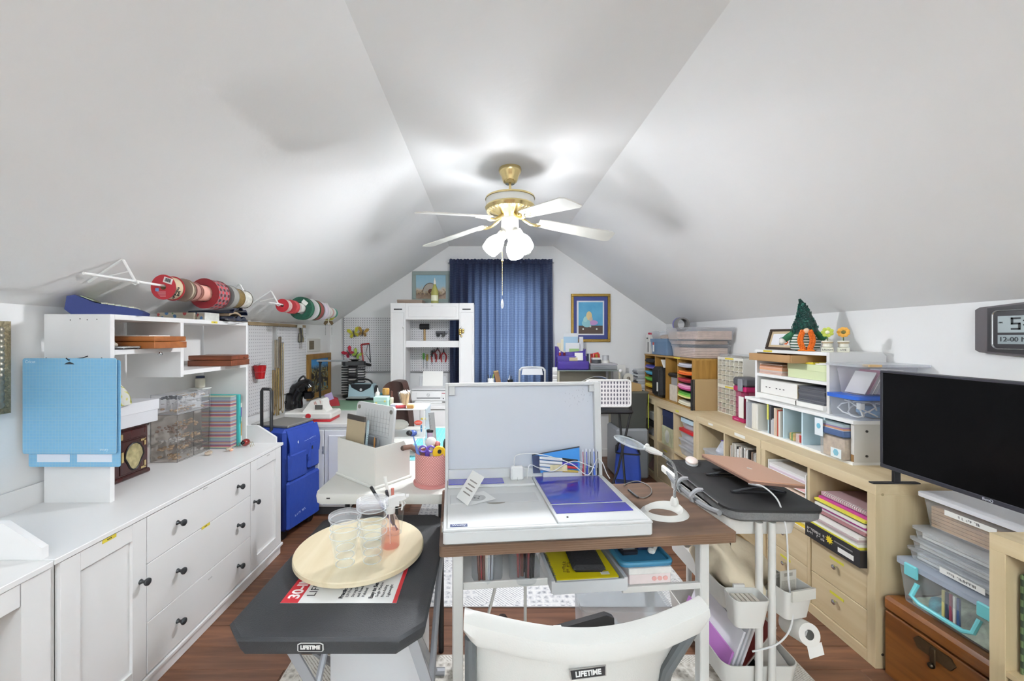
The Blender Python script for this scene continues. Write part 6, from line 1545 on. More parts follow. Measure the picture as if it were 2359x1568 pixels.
for nm, lb, c, p_, s_ in sup:
 t = T(nm, lb, nm.replace('_', ' '), rkp(*p_), group='small supplies on the white rack')
 ob('body', G().sph((0, 0, s_[2]), 1, 12, s_), mat(c, .4), t); ob('edge', G().tube([(s_[0] * .9 * math.cos(a), s_[1] * .9 * math.sin(a), s_[2]) for a in [2 * math.pi * k / 10 for k in range(10)]], .0015, 5, True), mat('#e6e6e4', .4), t)
ZT = WTZ + .2705
t = T('swab_cup', 'clear tapered glass packed with cotton swabs', 'cup', (PX(930, 2.33), 2.37, ZT))
ob('glass', G().lathe([(.0005, 0), (.023, 0), (.042, .085)], 24, cap=False), m_gl, t)
sw = G(); tips = G()
for k in range(95):
 a, r_ = random.uniform(0, 6.28), random.uniform(.0, .036); b = Vector((r_ * .5 * math.cos(a), r_ * .5 * math.sin(a), .004)); e_ = Vector((r_ * math.cos(a + .4), r_ * math.sin(a + .4), .08 + random.uniform(-.004, .01)))
 sw.cyl(b, e_, .0011, n=5); tips.sph(tuple(e_), .0028, 6, (1, 1, 1.7))
o = ob('swab_sticks', sw, mat('#d9bf98', .7), t); o['kind'] = 'stuff'; o = ob('cotton_tips', tips, mat('#ecebe8', .9), t); o['kind'] = 'stuff'
t = T('trinket_box', 'mint green box with yellow flowers on the white rack', 'box', (PX(862, 2.31), 2.30, ZT)); ob('box_base', G().box(0, .078, 0, .06, 0, .05, .002), mat('#a8cfc4', .5), t); ob('lid', G().box(-.002, .08, -.002, .062, .036, .064, .003), mat('#b9dcd2', .5), t)
for x, z in ((.015, .03), (.045, .015), (.065, .04)): ob('flower_print', G().prism([(x + .008 * math.cos(a) * (1 if k % 2 else .5), z + .008 * math.sin(a) * (1 if k % 2 else .5)) for k, a in enumerate([2 * math.pi * q / 12 for q in range(12)])], -.0032, -.0018, 'y'), mat('#d9c86a', .5), t)
def bottle(px, Y, label, prof, c, capprof, cc_):
 t = T('craft_bottle', label, 'bottle', (PX(px, Y), Y, ZT), group='bottles on the white rack'); ob('bottle', G().lathe(prof, 18), mat(c, .35), t); ob('cap', G().lathe(capprof, 18), mat(cc_, .35), t); return t
bottle(870, 2.40, 'white glue bottle with a pointed tip', [(.014, 0), (.015, .07), (.01, .08)], '#e4e2dc', [(.006, .08), (.002, .105), (.0005, .106)], '#e9e7e2')
bottle(889, 2.41, 'brown jar with a gold lid', [(.02, 0), (.021, .06), (.019, .064)], '#3f2c34', [(.0205, .064), (.021, .095), (.018, .1)], '#a9803a')
bottle(902, 2.36, 'slim brown nail polish bottle with a pale label', [(.011, 0), (.012, .05), (.008, .055)], '#d6cdb8', [(.007, .055), (.006, .09), (.002, .092)], '#5a3428')
t = T('wood_block', 'pale wooden block stamp beside the swab cup', 'stamp', (PX(934, 2.25), 2.285, ZT)); ob('block', G().box(0, .04, 0, .03, 0, .022, .003), mat('#d6bd8c', .6), t); ob('stamp_pad', G().box(.002, .038, -.002, 0, .002, .018), mat('#c08a4a', .6), t)
t = T('lip_balm', 'red tube lying in front of the swab cup', 'tube', (PX(908, 2.25), 2.29, ZT)); ob('tube', G().cyl((0, 0, .009), (.045, .004, .009), .009, n=14), mat('#a83238', .3), t); ob('cap', G().cyl((.045, .004, .009), (.058, .005, .009), .0095, n=14), mat('#7d2228', .3), t)
t = T('soap_box', 'lavender grey box on the white rack', 'box', (PX(896, 2.25), 2.282, ZT)); ob('box_base', G().box(0, .028, 0, .04, 0, .02, .002), mat('#b9b6c8', .5), t); ob('lid', G().box(-.001, .029, -.001, .041, .013, .024, .002), mat('#c4c2d2', .5), t)
# walnut desk
A = math.atan2(1.352 - 1.26, .843 + .153)
dsk = T('work_desk', 'walnut topped work desk on white steel legs', 'desk', (-.153, 1.255, 0), A)
DL, DD, DZ = 1.0, .472, .75
m_wal = wood('#705745', '#4a3527', 'x', 2.2, .42)
ob('top', loft([(rrect(0, DL, 0, DD, .012), DZ - .033), (rrect(0, DL, 0, DD, .012), DZ)]), m_wal, dsk)
g = G()
for k in range(4): g.box(.014, DL - .014, -.0005, .001, DZ - .029 + k * .0072, DZ - .0275 + k * .0072)
ob('ply_lines', g, mat('#5f4630', .6), dsk)['kind'] = 'stuff'
m_wst = mat('#d2d1cd', .4)
for x, y in ((.042, .03), (.042, .42), (.90, .05), (.90, .42)): ob('leg', G().box(x, x + .034, y, y + .034, 0, DZ - .034, .003), m_wst, dsk)
for x in (.048, .906): ob('side_rail', G().box(x, x + .02, .065, .42, .66, .69), m_wst, dsk)
ob('side_rail', G().box(.048, .068, .065, .42, .575, .60), m_wst, dsk)
ob('back_rail', G().box(.076, .90, .425, .445, .64, .68), m_wst, dsk)
sh = ob('mesh_shelf_rim', G().box(.076, .36, .05, .06, .578, .602, .002), m_wst, dsk)
ob('mesh_shelf_rim', G().box(.076, .36, .41, .42, .578, .602, .002), m_wst, dsk)
m_mesh, nt, p = nodes_of('perforated')
tc = nt.nodes.new('ShaderNodeTexCoord'); mp = nt.nodes.new('ShaderNodeMapping'); mp.inputs['Rotation'].default_value = (0, 0, R(45)); mp.inputs['Scale'].default_value = (120, 120, 120)
nt.links.new(tc.outputs['Object'], mp.inputs[0]); vo = nt.nodes.new('ShaderNodeTexVoronoi'); vo.inputs['Scale'].default_value = 1; vo.inputs['Randomness'].default_value = 0; nt.links.new(mp.outputs[0], vo.inputs['Vector'])
lt = nt.nodes.new('ShaderNodeMath'); lt.operation = 'LESS_THAN'; lt.inputs[1].default_value = .36; nt.links.new(vo.outputs['Distance'], lt.inputs[0])
p.inputs['Base Color'].default_value = (*lin('#d9d8d5'), 1); tr_ = nt.nodes.new('ShaderNodeBsdfTransparent'); ms = nt.nodes.new('ShaderNodeMixShader')
nt.links.new(lt.outputs[0], ms.inputs[0]); nt.links.new(p.outputs[0], ms.inputs[1]); nt.links.new(tr_.outputs[0], ms.inputs[2]); nt.links.new(ms.outputs[0], nt.nodes['Material Output'].inputs[0])
ob('mesh_shelf', G().box(.076, .36, .06, .41, .584, .586), m_mesh, dsk)
ob('brace', G().tube([(.225, .20, .585), (.12, .30, .08)], .006, 6), m_wst, dsk); ob('brace', G().cyl((.33, .30, .02), (.33, .30, .585), .006, n=8), m_wst, dsk)
cA, sA = math.cos(A), math.sin(A)
def dk2w(x, y): return (-.153 + x * cA - y * sA, 1.255 + x * sA + y * cA)
for k, px in enumerate((1122, 1208)):
 xj = PX(px, 1.37)
 t = T('brush_jar', ['clear jar of mixed craft brushes at the desk leg', 'clear jar of dark handled brushes on the mesh shelf'][k], 'brush jar', (xj, 1.372, .5865))
 ob('jar', G().lathe([(.0005, 0), (.05, 0), (.053, .006), (.055, .095)], 28, cap=False), clear('#eef0ee', .05, .1), t)
 for q in range(22):
  a, r_ = random.uniform(0, 6.28), random.uniform(.005, .04)
  x0, y0 = r_ * math.cos(a), r_ * math.sin(a)
  c = random.choice(['#1c1c1e', '#5a2f22', '#d9d6cc', '#2f4a6a', '#8a3030', '#b9bcc0', '#3a3a3e'] if k == 0 else ['#1a1a1c', '#222024', '#5a2f22', '#7d3a3a', '#2a2a2e'])
  ob('brush', G().cyl((x0, y0, .006), (x0 * 1.15, y0 * 1.15, random.uniform(.10, .122)), random.uniform(.0022, .005), n=6), mat(c, .35), t)
dt = T('drawer_tray', 'translucent drawer tray with pads hung under the desk', 'tray', (*dk2w(.375, .035), .555), A)
g = G(); g.box(0, .25, 0, .33, 0, .004); g.box(-.006, .006, 0, .33, .004, .045); g.box(.244, .256, 0, .33, .004, .045); g.box(.006, .244, 0, .006, .004, .04); g.box(.006, .244, .324, .33, .004, .04); ob('tray', g, mat('#c9cbcd', .35), dt)
t = T('drawing_pad', 'yellow covered drawing pad in the tray under the desk', 'drawing pad', (*dk2w(.392, .055), .560), A); ob('pages', G().box(0, .215, 0, .29, 0, .03), PAPER, t); ob('cover', G().box(-.001, .216, -.001, .291, .03, .034), mat('#c9b813', .45), t)
g = G(); [g.tube([(.0 + .007 * math.cos(a), .02 + .0135 * k, .018 + .018 * math.sin(a)) for a in [2 * math.pi * q / 8 for q in range(8)]], .0012, 5, True) for k in range(19)]; ob('wire_binding', g, STEEL, t)
glyphs(frame3((.05, .07, .034), (.3, 1, 0), (-1, .3, 0)), .07, .03, 6, mat('#6a4a1a', .5), t, 'cover_print', 8, 2); ob('print_block', G().box(.16, .19, .012, .028, .034, .0346), mat('#e6e4da', .5), t)
t = T('glasses_case', 'soft black pouch lying on the yellow pad', 'pouch', (*dk2w(.455, .075), .5955), A - R(4)); ob('pouch', G().box(0, .115, 0, .25, 0, .026, .012), mat('#171618', .8, bump=.3, bscale=120), t); ob('seam', G().tube([(.004, .004, .014), (.111, .004, .014), (.111, .246, .014), (.004, .246, .014)], .0025, 6, True), BLACK, t)
t = T('craft_box', 'pink floral card box under the blue tray', 'box', (*dk2w(.645, .055), .56), A); ob('box_base', G().box(0, .15, 0, .2, 0, .05, .002), mat('#d9cccb', .5, noise=.1, scale=30), t); ob('lid', G().box(-.002, .152, -.002, .202, .034, .056, .002), mat('#dcdad6', .5, noise=.2, scale=30), t)
for k in range(3): ob('petal_print', G().prism([(.09 + .02 * k + .009 * math.cos(a), .018 + .008 * math.sin(a)) for a in [2 * math.pi * q / 8 for q in range(8)]], -.0012, 0, 'y'), mat('#cf9a94', .5), t)
ob('side_hanger', G().box(-.02, .0, .09, .11, .0, .008), m_wst, t)
t = T('ink_tray', 'blue plastic tray of ink pads on the pink box', 'tray', (*dk2w(.62, .06), .617), A); g = G(); g.prism(rrect(0, .19, 0, .24, .02), 0, .006); ob('base', g, mat('#2f6a8c', .4), t); ob('rim', G().tube([(x, y, .01) for x, y in rrect(.004, .186, .004, .236, .02)], .008, 8, True), mat('#34728f', .4), t)
for k, (x, y, c) in enumerate(((.03, .06, '#1c1c22'), (.1, .09, '#26304a'))): ob('ink_pad', G().box(x, x + .06, y, y + .1, .006, .024, .004), mat(c, .3), t); ob('pad_label', G().box(x + .008, x + .052, y + .01, y + .08, .024, .0246), mat('#c9cacc', .4), t)
ob('stapler', G().at((.14, .05, .03), rz=.9).box(-.04, .05, -.012, .012, 0, .02, .006), mat('#d9d9d6', .35), t)
S('desk_bracket', 'white rail holding the tray and boxes under the walnut desk', 'bracket', G().box(.62, .90, .05, .065, .535, .556, .002), m_wst, None, (-.153, 1.255, 0), A)
# art box with upright lid
ab = T('art_light_box', 'white drawing light box with upright lid and blue panels on the walnut desk', 'light box', (*dk2w(.012, .004), DZ), A)
BW, BD, BH = .692, .452, .05
m_ab = mat('#cdcecd', .45); m_ab2 = mat('#c3c4c4', .45); m_vio = mat('#39379c', .12, coat=.6)
ob('base', G().box(0, BW, 0, BD, 0, BH - .006, .006), m_ab, ab)
ob('raised_rim', G().box(.006, BW - .006, .0, .012, BH - .008, BH, .002), m_ab, ab)
ob('side_rim', G().box(.0, .01, .0, BD, BH - .008, BH, .002), m_ab, ab); ob('side_rim', G().box(BW - .01, BW, .0, BD, BH - .008, BH, .002), m_ab, ab)
ob('right_deck', G().box(.375, BW - .012, .012, BD - .005, BH - .008, BH + .004, .002), m_ab, ab)
ob('front_flap', G().box(.012, .372, .014, .20, BH - .007, BH - .001, .002), m_ab, ab)
ob('center_flap', G().box(.022, .355, .205, .29, BH - .007, BH - .003, .002), m_ab2, ab)
ob('rear_ledge', G().box(.012, .372, .36, BD - .004, BH - .007, BH + .004, .003), m_ab, ab)
ob('blue_panel', G().box(.014, .245, .375, BD - .016, BH + .004, BH + .0065, .0008), m_vio, ab)
ob('blue_panel', G().prism([(.385, .155), (.655, .155), (.665, .435), (.385, .435)], BH + .004, BH + .0065), m_vio, ab)
ob('blue_panel', G().box(.385, .66, .075, .142, BH + .004, BH + .0065, .0008), m_vio, ab)
ob('finger_notch', G().prism([(.19 + .035 * math.cos(a), .2 - .014 * math.sin(a)) for a in [math.pi * k / 10 for k in range(11)]], BH - .0012, BH - .0004), mat('#8a877e', .5), ab)
o = ob('brand_plate', G().box(.022, .078, .022, .038, BH - .001, BH + .0004), mat('#2a3a6a', .4), ab)
lettering('Wooky', .0145, frame3((.05, .030, BH + .0008), (1, 0, 0), (0, 1, 0)), mat('#e6e8ee', .5), ab, depth=.0002)
ob('button', G().cyl((.415, .045, BH + .003), (.415, .045, BH + .006), .0035, n=10), INK, ab)
for k in range(2): ob('latch', G().box(-.006, .0, .06 + .014 * k, .07 + .014 * k, .012, .04, .002), CHROME, ab)
Ml = Matrix.Translation((0, BD, BH - .005)) @ Matrix.Rotation(R(-3.5), 4, 'X')
LH = .415
def lid_part(name, x0, x1, y0, y1, z0, z1, mt_, b=.002):
 g = G(); g.m = Ml; g.box(x0, x1, y0, y1, z0, z1, b); return ob(name, g, mt_, ab)
lid_part('lid_panel', .012, BW - .012, .012, .02, 0, LH - .012, mat('#c3c7ce', .28))
for a in ((0, .014, 0, LH), (BW - .03, BW, 0, LH)): lid_part('lid_rim', a[0], a[1], -.008, .024, a[2], a[3], m_ab)
lid_part('lid_rim', .014, BW - .03, -.008, .024, LH - .014, LH, m_ab); lid_part('lid_rim', .014, BW - .03, -.006, .02, 0, .045, m_ab)
lid_part('latch_block', .016, .042, -.008, .012, LH - .052, LH - .014, m_ab2); lid_part('latch_block', BW - .052, BW - .03, -.008, .012, LH - .045, LH - .014, m_ab2)
lid_part('tray_ledge', .42, BW - .034, -.03, .012, .006, .030, m_ab)
g = G(); g.m = Ml
for k in range(26):
 x, z = random.uniform(.53, .66), random.uniform(.30, .385); a = random.uniform(-.6, .6); L_ = random.uniform(.004, .010)
 g.tube([(x, .0114, z), (x + L_ * a, .0114, z + L_ * .7)], .0005, 4)
ob('pen_scribbles', g, mat('#8a8d98', .7), ab)['kind'] = 'stuff'
abl = ab.location
def abw(x, y, z): 
 v = Matrix.Rotation(A, 4, 'Z') @ Vector((x, y, z)); return (abl.x + v.x, abl.y + v.y, abl.z + v.z)
mk = T('marker_pack', 'blue card pack of colored markers against the light box lid', 'marker pack', abw(.375, .432, BH + .022), A)
Mk = Matrix.Rotation(R(-6), 4, 'X')
g = G(); g.m = Mk; g.prism([(.004, .0), (.21, .0), (.212, .108), (.0, .078)], 0, .003, 'y'); ob('card', g, mat('#2f7fc4', .4), mk)
g = G(); g.m = Mk; g.prism([(.004, .0), (.035, .0), (.03, .075), (.0, .074)], -.001, 0, 'y'); ob('dark_band', g, mat('#16264a', .4, noise=.6, scale=60), mk)
g = G(); g.m = Mk; g.prism([(0, .074), (.212, .104), (.212, .109), (0, .079)], -.001, .0, 'y'); ob('black_edge', g, INK, mk)
for k, (z, c) in enumerate(((.066, '#232528'), (.05, '#4038a0'), (.036, '#b02a34'), (.02, '#b9a04a'))):
 g = G(); g.m = Mk @ Matrix.Translation((.03, -.008, z)) @ Matrix.Rotation(R(6), 4, 'Y'); g.cyl((0, 0, 0), (.10, 0, 0), .0065, n=12); mo = ob('marker_barrel', g, mat('#dfe0e2', .35), mk)
 g = G(); g.m = Mk @ Matrix.Translation((.03, -.008, z)) @ Matrix.Rotation(R(-6 + 12), 4, 'Y'); g.cyl((.10, 0, 0), (.17, 0, 0), .0072, .005, n=12); ob('marker_cap', g, mat(c, .35), mo)
g = G(); g.m = Mk; g.box(.075, .15, -.016, -.015, .008, .035); ob('paper_label', g, mat('#cfc49a', .5, noise=.4, scale=60), mk)
for k, c in enumerate(('#8a2a3a', '#2c3f9a', '#3a3c40', '#3f62b8', '#1c1c20')):
 t = T('ballpoint_pen', ['red', 'royal blue', 'charcoal', 'light blue', 'black'][k] + ' clear ballpoint pen standing against the lid', 'pen', abw(.595 + .0165 * k, .416, BH + .012), A, 'pens standing against the lid')
 g = G(); g.m = Matrix.Rotation(R(-5), 4, 'X'); g.cyl((0, 0, .0), (0, 0, .11 + .006 * math.sin(3 * k)), .004, n=8); ob('barrel', g, mat('#dfe2e8', .2), t)
 g = G(); g.m = Matrix.Rotation(R(-5), 4, 'X'); g.cyl((0, 0, -.0), (0, 0, .03), .0047, n=8); g.box(-.003, .003, -.0065, -.004, .0, .05); ob('cap', g, mat(c, .35), t)
 g = G(); g.m = Matrix.Rotation(R(-5), 4, 'X'); g.box(-.0018, .0018, -.0045, -.0038, .03, .1); ob('ink_tube', g, mat(c, .4), t)
t = T('greeting_card', 'folded white greeting card with an animal face standing on the light box', 'card', abw(.085, .175, BH + .0005), A + R(8))
g = G(); g.m = Matrix.Rotation(R(18), 4, 'Z'); g.box(0, .12, 0, .09, 0, .001); ob('inner_leaf', g, mat('#e4e4e2', .6), t)
g = G(); g.m = Matrix.Rotation(R(18), 4, 'Z') @ Matrix.Rotation(R(-52), 4, 'Y'); g.box(0, .115, 0, .09, 0, .001); ob('front_leaf', g, mat('#e2e2df', .6), t)
g = G(); g.m = Matrix.Rotation(R(18), 4, 'Z')
g.prism([(.065 + .032 * math.cos(a), .042 + .028 * math.sin(a)) for a in [2 * math.pi * k / 24 for k in range(24)]], .001, .0013); ob('face_print', g, mat('#b9b9b8', .7, noise=.4, scale=60), t)
for x, y in ((.055, .047), (.075, .047), (.065, .036)):
 g = G(); g.m = Matrix.Rotation(R(18), 4, 'Z'); g.prism([(x + .004 * math.cos(a), y + .003 * math.sin(a)) for a in [2 * math.pi * k / 10 for k in range(10)]], .0013, .0016); ob('eye_print', g, mat('#4a4a4c', .7), t)
g = G(); g.m = Matrix.Rotation(R(18), 4, 'Z') @ Matrix.Rotation(R(-52), 4, 'Y')
for k in range(4): g.box(.03 + .016 * k, .035 + .016 * k, .018, .07, .001, .0016); g.box(.03 + .016 * k, .035 + .016 * k, .018, .07, -.0006, 0)
ob('script_print', g, mat('#8a8480', .7, noise=.6, scale=200), t)
t = T('power_adapter', 'white laptop power adapter standing on the light box', 'charger', abw(.305, .398, BH + .0045), A + R(4))
ob('brick', G().box(-.028, .028, 0, .026, 0, .058, .006), mat('#e4e4e2', .3), t); ob('prong_slot', G().box(-.001, .001, -.0006, 0, .0, .014), mat('#b9b9b8', .5), t)
P = [(-.012, .012, .058), (-.012, .012, .085), (.0, .012, .105), (.06, .0, .112), (.14, -.02, .10), (.22, -.05, .075), (.27, -.06, .035), (.30, -.05, .03), (.34, -.02, .07), (.36, .0, .075), (.375, -.01, .06), (.385, -.03, .02), (.39, -.05, .004)]
def smooth(pts, n=6):
 out = []; V = [Vector(p_) for p_ in pts]
 for i in range(len(V) - 1):
  p0, p1, p2, p3 = V[max(i - 1, 0)], V[i], V[i + 1], V[min(i + 2, len(V) - 1)]
  for k in range(n):
   u = k / n
   out.append(.5 * ((2 * p1) + (p2 - p0) * u + (2 * p0 - 5 * p1 + 4 * p2 - p3) * u * u + (3 * p1 - p0 - 3 * p2 + p3) * u ** 3))
 out.append(V[-1]); return out
ob('cable', G().tube(smooth(P), .002, 6), mat('#e0e0de', .4), t)
P = [(.045, .015, .0), (.05, .013, .045), (.06, .01, .062), (.09, .0, .05), (.15, -.01, .035), (.21, .0, .06), (.26, -.005, .07), (.33, -.03, .045)]
ob('cable', G().tube(smooth(P), .002, 6), mat('#e0e0de', .4), t)
def on_desk(px, py, dz=.003): z = DZ + dz; Y = PY(py, z); return (PX(px, Y), Y, z)
t = T('usb_cable', 'grey cable snaking across the walnut desk to the magnifier', 'cable', (0, 0, 0))
pts = [on_desk(1437, 1118), on_desk(1447, 1112), on_desk(1470, 1108), on_desk(1496, 1120), on_desk(1500, 1135), on_desk(1484, 1146), on_desk(1466, 1143)]
ob('cable', G().tube(smooth(pts), .0022, 6), mat('#6d6a66', .4), t); ob('plug', G().tube([on_desk(1448, 1128, .006), on_desk(1470, 1145, .006)], [.005, .004], 8), mat('#3a3a3c', .4), t)
mx_, my_, _ = on_desk(1530, 1180)
mg = T('magnifier_lamp', 'white ring base gooseneck magnifier beside the light box', 'magnifier', (mx_, my_, DZ), R(10))
g = G(); n = 40; vs = []; fs = []
for k in range(n):
 a = 2 * math.pi * k / n; w_ = .026 + .014 * max(0, math.cos(a - .5))
 for (rr, z) in ((.085 + .006, 0), (.085, .008), (.085 - w_ * .5, .016 + .012 * max(0, math.cos(a - .5))), (.085 - w_, .006), (.085 - w_ - .002, 0)):
  vs.append((rr * math.cos(a), rr * .8 * math.sin(a), z))
for k in range(n):
 l = (k + 1) % n
 for j in range(5): fs.append((k * 5 + j, l * 5 + j, l * 5 + (j + 1) % 5, k * 5 + (j + 1) % 5))
ob('ring_base', g.add(vs, fs), mat('#dddcd6', .4), mg)
bx_, by_ = .062, .028
ob('socket', G().lathe([(.018, 0), (.014, .02), (.010, .03)], 16, (bx_, by_, .015)), mat('#dddcd6', .4), mg)
gn_pts = smooth([(bx_, by_, .04), (bx_ + .004, by_ + .002, .09), (bx_ + .008, by_, .13), (bx_ - .004, by_ + .01, .175), (bx_ - .04, by_ + .035, .205)])
ob('gooseneck', G().tube(gn_pts, .0055, 8), mat('#b0b2b2', .3, .7, bump=.8, bscale=300), mg)
Mh = Matrix.Translation((bx_ - .04, by_ + .035, .205)) @ Matrix.Rotation(R(150), 4, 'Z') @ Matrix.Rotation(R(-17), 4, 'Y')
g = G(); g.m = Mh; g.tube([(-.01, 0, 0), (.03, 0, 0), (.06, 0, .002)], [.007, .014, .009], 10); ob('handle', g, mat('#d9d8d4', .35), mg)
g = G(); g.m = Mh; g.tube([(.115 + .06 * math.cos(a), .06 * math.sin(a), 0) for a in [2 * math.pi * k / 32 for k in range(32)]], .004, 8, True); ob('lens_ring', g, clear('#e4e8ea', .4, .1), mg)
g = G(); g.m = Mh @ Matrix.Translation((.115, 0, 0)); g.lathe([(.058, 0), (.04, .004), (.001, .006)], 32); ob('lens', g, clear('#e0e6ea', .14, .02, '#eef2f4', .5), mg)
g = G(); g.m = Mh; g.sph((.05, 0, .012), .009, 10); ob('led_pod', g, mat('#d0d0cc', .3), mg)
# white cart, lap desk, laptop
cx0, cx1, cy0, cy1 = .865, 1.15, 1.46, 1.94
ct = T('utility_cart', 'three tier white utility cart with hanging cups', 'cart', (0, 0, 0))
def cart_tray(z0, h, name='tray'):
 g = G(); ro, ri = rrect(cx0, cx1, cy0, cy1, .04), rrect(cx0 + .004, cx1 - .004, cy0 + .004, cy1 - .004, .036); n = len(ro)
 rb = rrect(cx0 + .012, cx1 - .012, cy0 + .012, cy1 - .012, .035)
 vs = [(a, b, z0) for a, b in rb] + [(a, b, z0 + h) for a, b in ro] + [(a, b, z0 + h) for a, b in ri] + [(a, b, z0 + .004) for a, b in rb]
 fs = [tuple(range(n))] + [(i * n + k, i * n + (k + 1) % n, (i + 1) * n + (k + 1) % n, (i + 1) * n + k) for i in range(3) for k in range(n)] + [tuple(3 * n + k for k in range(n))]
 return ob(name, g.add(vs, fs), mat('#d8d6d1', .4), ct)
cart_tray(.685, .065); cart_tray(.40, .085); cart_tray(.12, .085)
xm_ = PX(1752, 1.44); xn_ = PX(1782, 1.44)
for x in (xm_, xn_):
 ob('post', G().cyl((x, cy0 - .012, .06), (x, cy0 - .012, .74), .0125, n=14), mat('#d8d6d1', .4), ct); ob('post', G().cyl((x, cy1 + .012, .06), (x, cy1 + .012, .74), .0125, n=14), mat('#d8d6d1', .4), ct)
for x, y in ((cx0 + .05, cy0 + .05), (cx1 - .05, cy0 + .05), (cx0 + .05, cy1 - .05), (cx1 - .05, cy1 - .05)):
 ob('caster', G().cyl((x - .01, y, .03), (x + .01, y, .03), .03, n=18), DGREY, ct); ob('caster_fork', G().box(x - .014, x + .014, y - .012, y + .012, .045, .12), STEEL, ct)
ld_ = T('lap_desk', 'black topped lap desk with grey cushion and pockets on the cart', 'lap desk', (1.035, 1.695, .7505), R(-2))
w_, l_ = .175, .29
m_foam = mat('#6f6f6e', .9, noise=.25, scale=160, bump=.4, bscale=220)
ob('cushion', loft([(rrect(-w_ + .02, w_ - .02, -l_ + .02, l_ - .02, .05, 5), 0), (rrect(-w_ + .006, w_ - .006, -l_ + .006, l_ - .006, .055, 5), .012), (rrect(-w_ + .004, w_ - .004, -l_ + .004, l_ - .004, .055, 5), .04)]), m_foam, ld_)
ob('top_board', loft([(rrect(-w_, w_, -l_, l_, .055, 5), .04), (rrect(-w_, w_, -l_, l_, .055, 5), .048), (rrect(-w_ + .004, w_ - .004, -l_ + .004, l_ - .004, .052, 5), .050)]), mat('#19191a', .55), ld_)
ob('phone_slot', G().box(-w_ + .03, -w_ + .05, l_ - .20, l_ - .04, .0498, .0503), BLACK, ld_); ob('mouse_pad', G().box(-w_ + .06, w_ - .05, l_ - .19, l_ - .035, .0498, .0503), mat('#1b1b1c', .8), ld_)
ob('metal_edge', G().tube([(-w_ - .002, -l_ + .06, .047), (-w_ - .002, l_ - .06, .047)], .003, 6), CHROME, ld_)
pk_ = ob('side_pocket', G().tube(smooth([(-w_ - .004, -l_ + .05, .016), (-w_ - .022, -l_ + .14, .008), (-w_ - .024, 0, .006), (-w_ - .022, l_ - .16, .012), (-w_ - .004, l_ - .07, .022)]), .011, 8), mat('#8f9092', .4, .2), ld_)
for y in (-.10, .03): ob('strap', G().tube(smooth([(-w_ + .004, y, .046), (-w_ - .02, y, .045), (-w_ - .042, y, .02), (-w_ - .03, y, -.005), (-w_ - .005, y, .0)]), .009, 6), mat('#9c9c9e', .6), pk_)
ob('rolled_papers', G().box(-w_ - .02, -w_ - .003, .10, .26, .0, .034, .006), PAPER, ld_)
lp = T('laptop_stand', 'folding black laptop riser on the lap desk', 'laptop stand', (1.075, 1.66, .8008), R(-2))
for y in (-.1, .09): ob('foot_bar', G().tube([(-.12, y, .005), (.09, y, .005)], .0045, 6), BLACK, lp); ob('riser', G().tube([(-.11, y, .006), (.02, y, .034)], .004, 6), DGREY, lp); ob('riser', G().tube([(.08, y, .006), (-.03, y, .036)], .004, 6), DGREY, lp)
Lp = T('laptop', 'closed rose gold laptop tilted on the black riser', 'laptop', (1.10, 1.69, .842), R(-2))
Ml2 = Matrix.Rotation(R(5), 4, 'Y') @ Matrix.Rotation(R(-1.5), 4, 'X')
g = G(); g.m = Ml2; g.prism(rrect(-.105, .105, -.185, .185, .012), .0, .009); ob('base', g, mat('#8f6f60', .35, .5), Lp)
g = G(); g.m = Ml2; g.prism(rrect(-.105, .105, -.185, .185, .012), .0095, .015); ob('lid', g, mat('#c49a82', .38, .35), Lp)
g = G(); g.m = Ml2; g.sph((.0, -.01, .0152), .011, 14, (.9, 1, .05)); g.sph((.0, .005, .0152), .004, 8, (.6, 1, .1)); ob('lid_emblem', g, mat('#e0d6cc', .15, .6), Lp)
t = T('charging_cable', 'white braided charging cable hanging from the laptop', 'cable', (0, 0, 0))
v0 = Vector((1.0, 1.51, .852)); 
ob('cable', G().tube(smooth([v0, v0 + Vector((.02, -.03, .004)), v0 + Vector((.045, -.07, -.03)), v0 + Vector((.055, -.09, -.10)), v0 + Vector((.06, -.095, -.16)), v0 + Vector((.065, -.095, -.30)), v0 + Vector((.075, -.10, -.44)), v0 + Vector((.03, -.10, -.52)), v0 + Vector((-.06, -.09, -.56))]), .003, 6), mat('#d9d9d8', .4), t)
ob('connector', G().tube([v0 - Vector((.008, -.01, 0)), v0 + Vector((.018, -.026, .003))], .0045, 8), STEEL, t)
t = T('headset', 'white and blush wireless mouse at the lap desk corner', 'mouse', (.985, 1.93, .8012), R(70))
ob('shell', G().sph((0, 0, .012), .045, 18, (1.25, .62, .32)), mat('#e0cfc6', .35), t); ob('skirt', G().prism([(.055 * math.cos(a), .027 * math.sin(a)) for a in [2 * math.pi * k / 18 for k in range(18)]], .0, .008), mat('#d6d6d6', .4), t)
t.name = 'computer_mouse'
def hang_cup(x, y, z, label, w_, h_, d_):
 t = T('hanging_cup', label, 'cup', (x, y, z), group='cups hung on the cart')
 ro, rb = rrect(-w_ / 2, w_ / 2, -d_, 0, .018), rrect(-w_ / 2 + .012, w_ / 2 - .012, -d_ + .014, -.002, .016); n = len(ro)
 ri = rrect(-w_ / 2 + .003, w_ / 2 - .003, -d_ + .003, -.003, .016)
 vs = [(a, b, 0) for a, b in rb] + [(a, b, h_) for a, b in ro] + [(a, b, h_) for a, b in ri] + [(a, b, .004) for a, b in rb]
 fs = [tuple(range(n))] + [(i * n + k, i * n + (k + 1) % n, (i + 1) * n + (k + 1) % n, (i + 1) * n + k) for i in range(3) for k in range(n)] + [tuple(3 * n + k for k in range(n))]
 ob('cup', G().add(vs, fs), mat('#d5d3ce', .4), t); ob('hook', G().box(-.02, .02, -.002, .006, h_ - .03, h_ + .01), mat('#d5d3ce', .4), t)
 return t
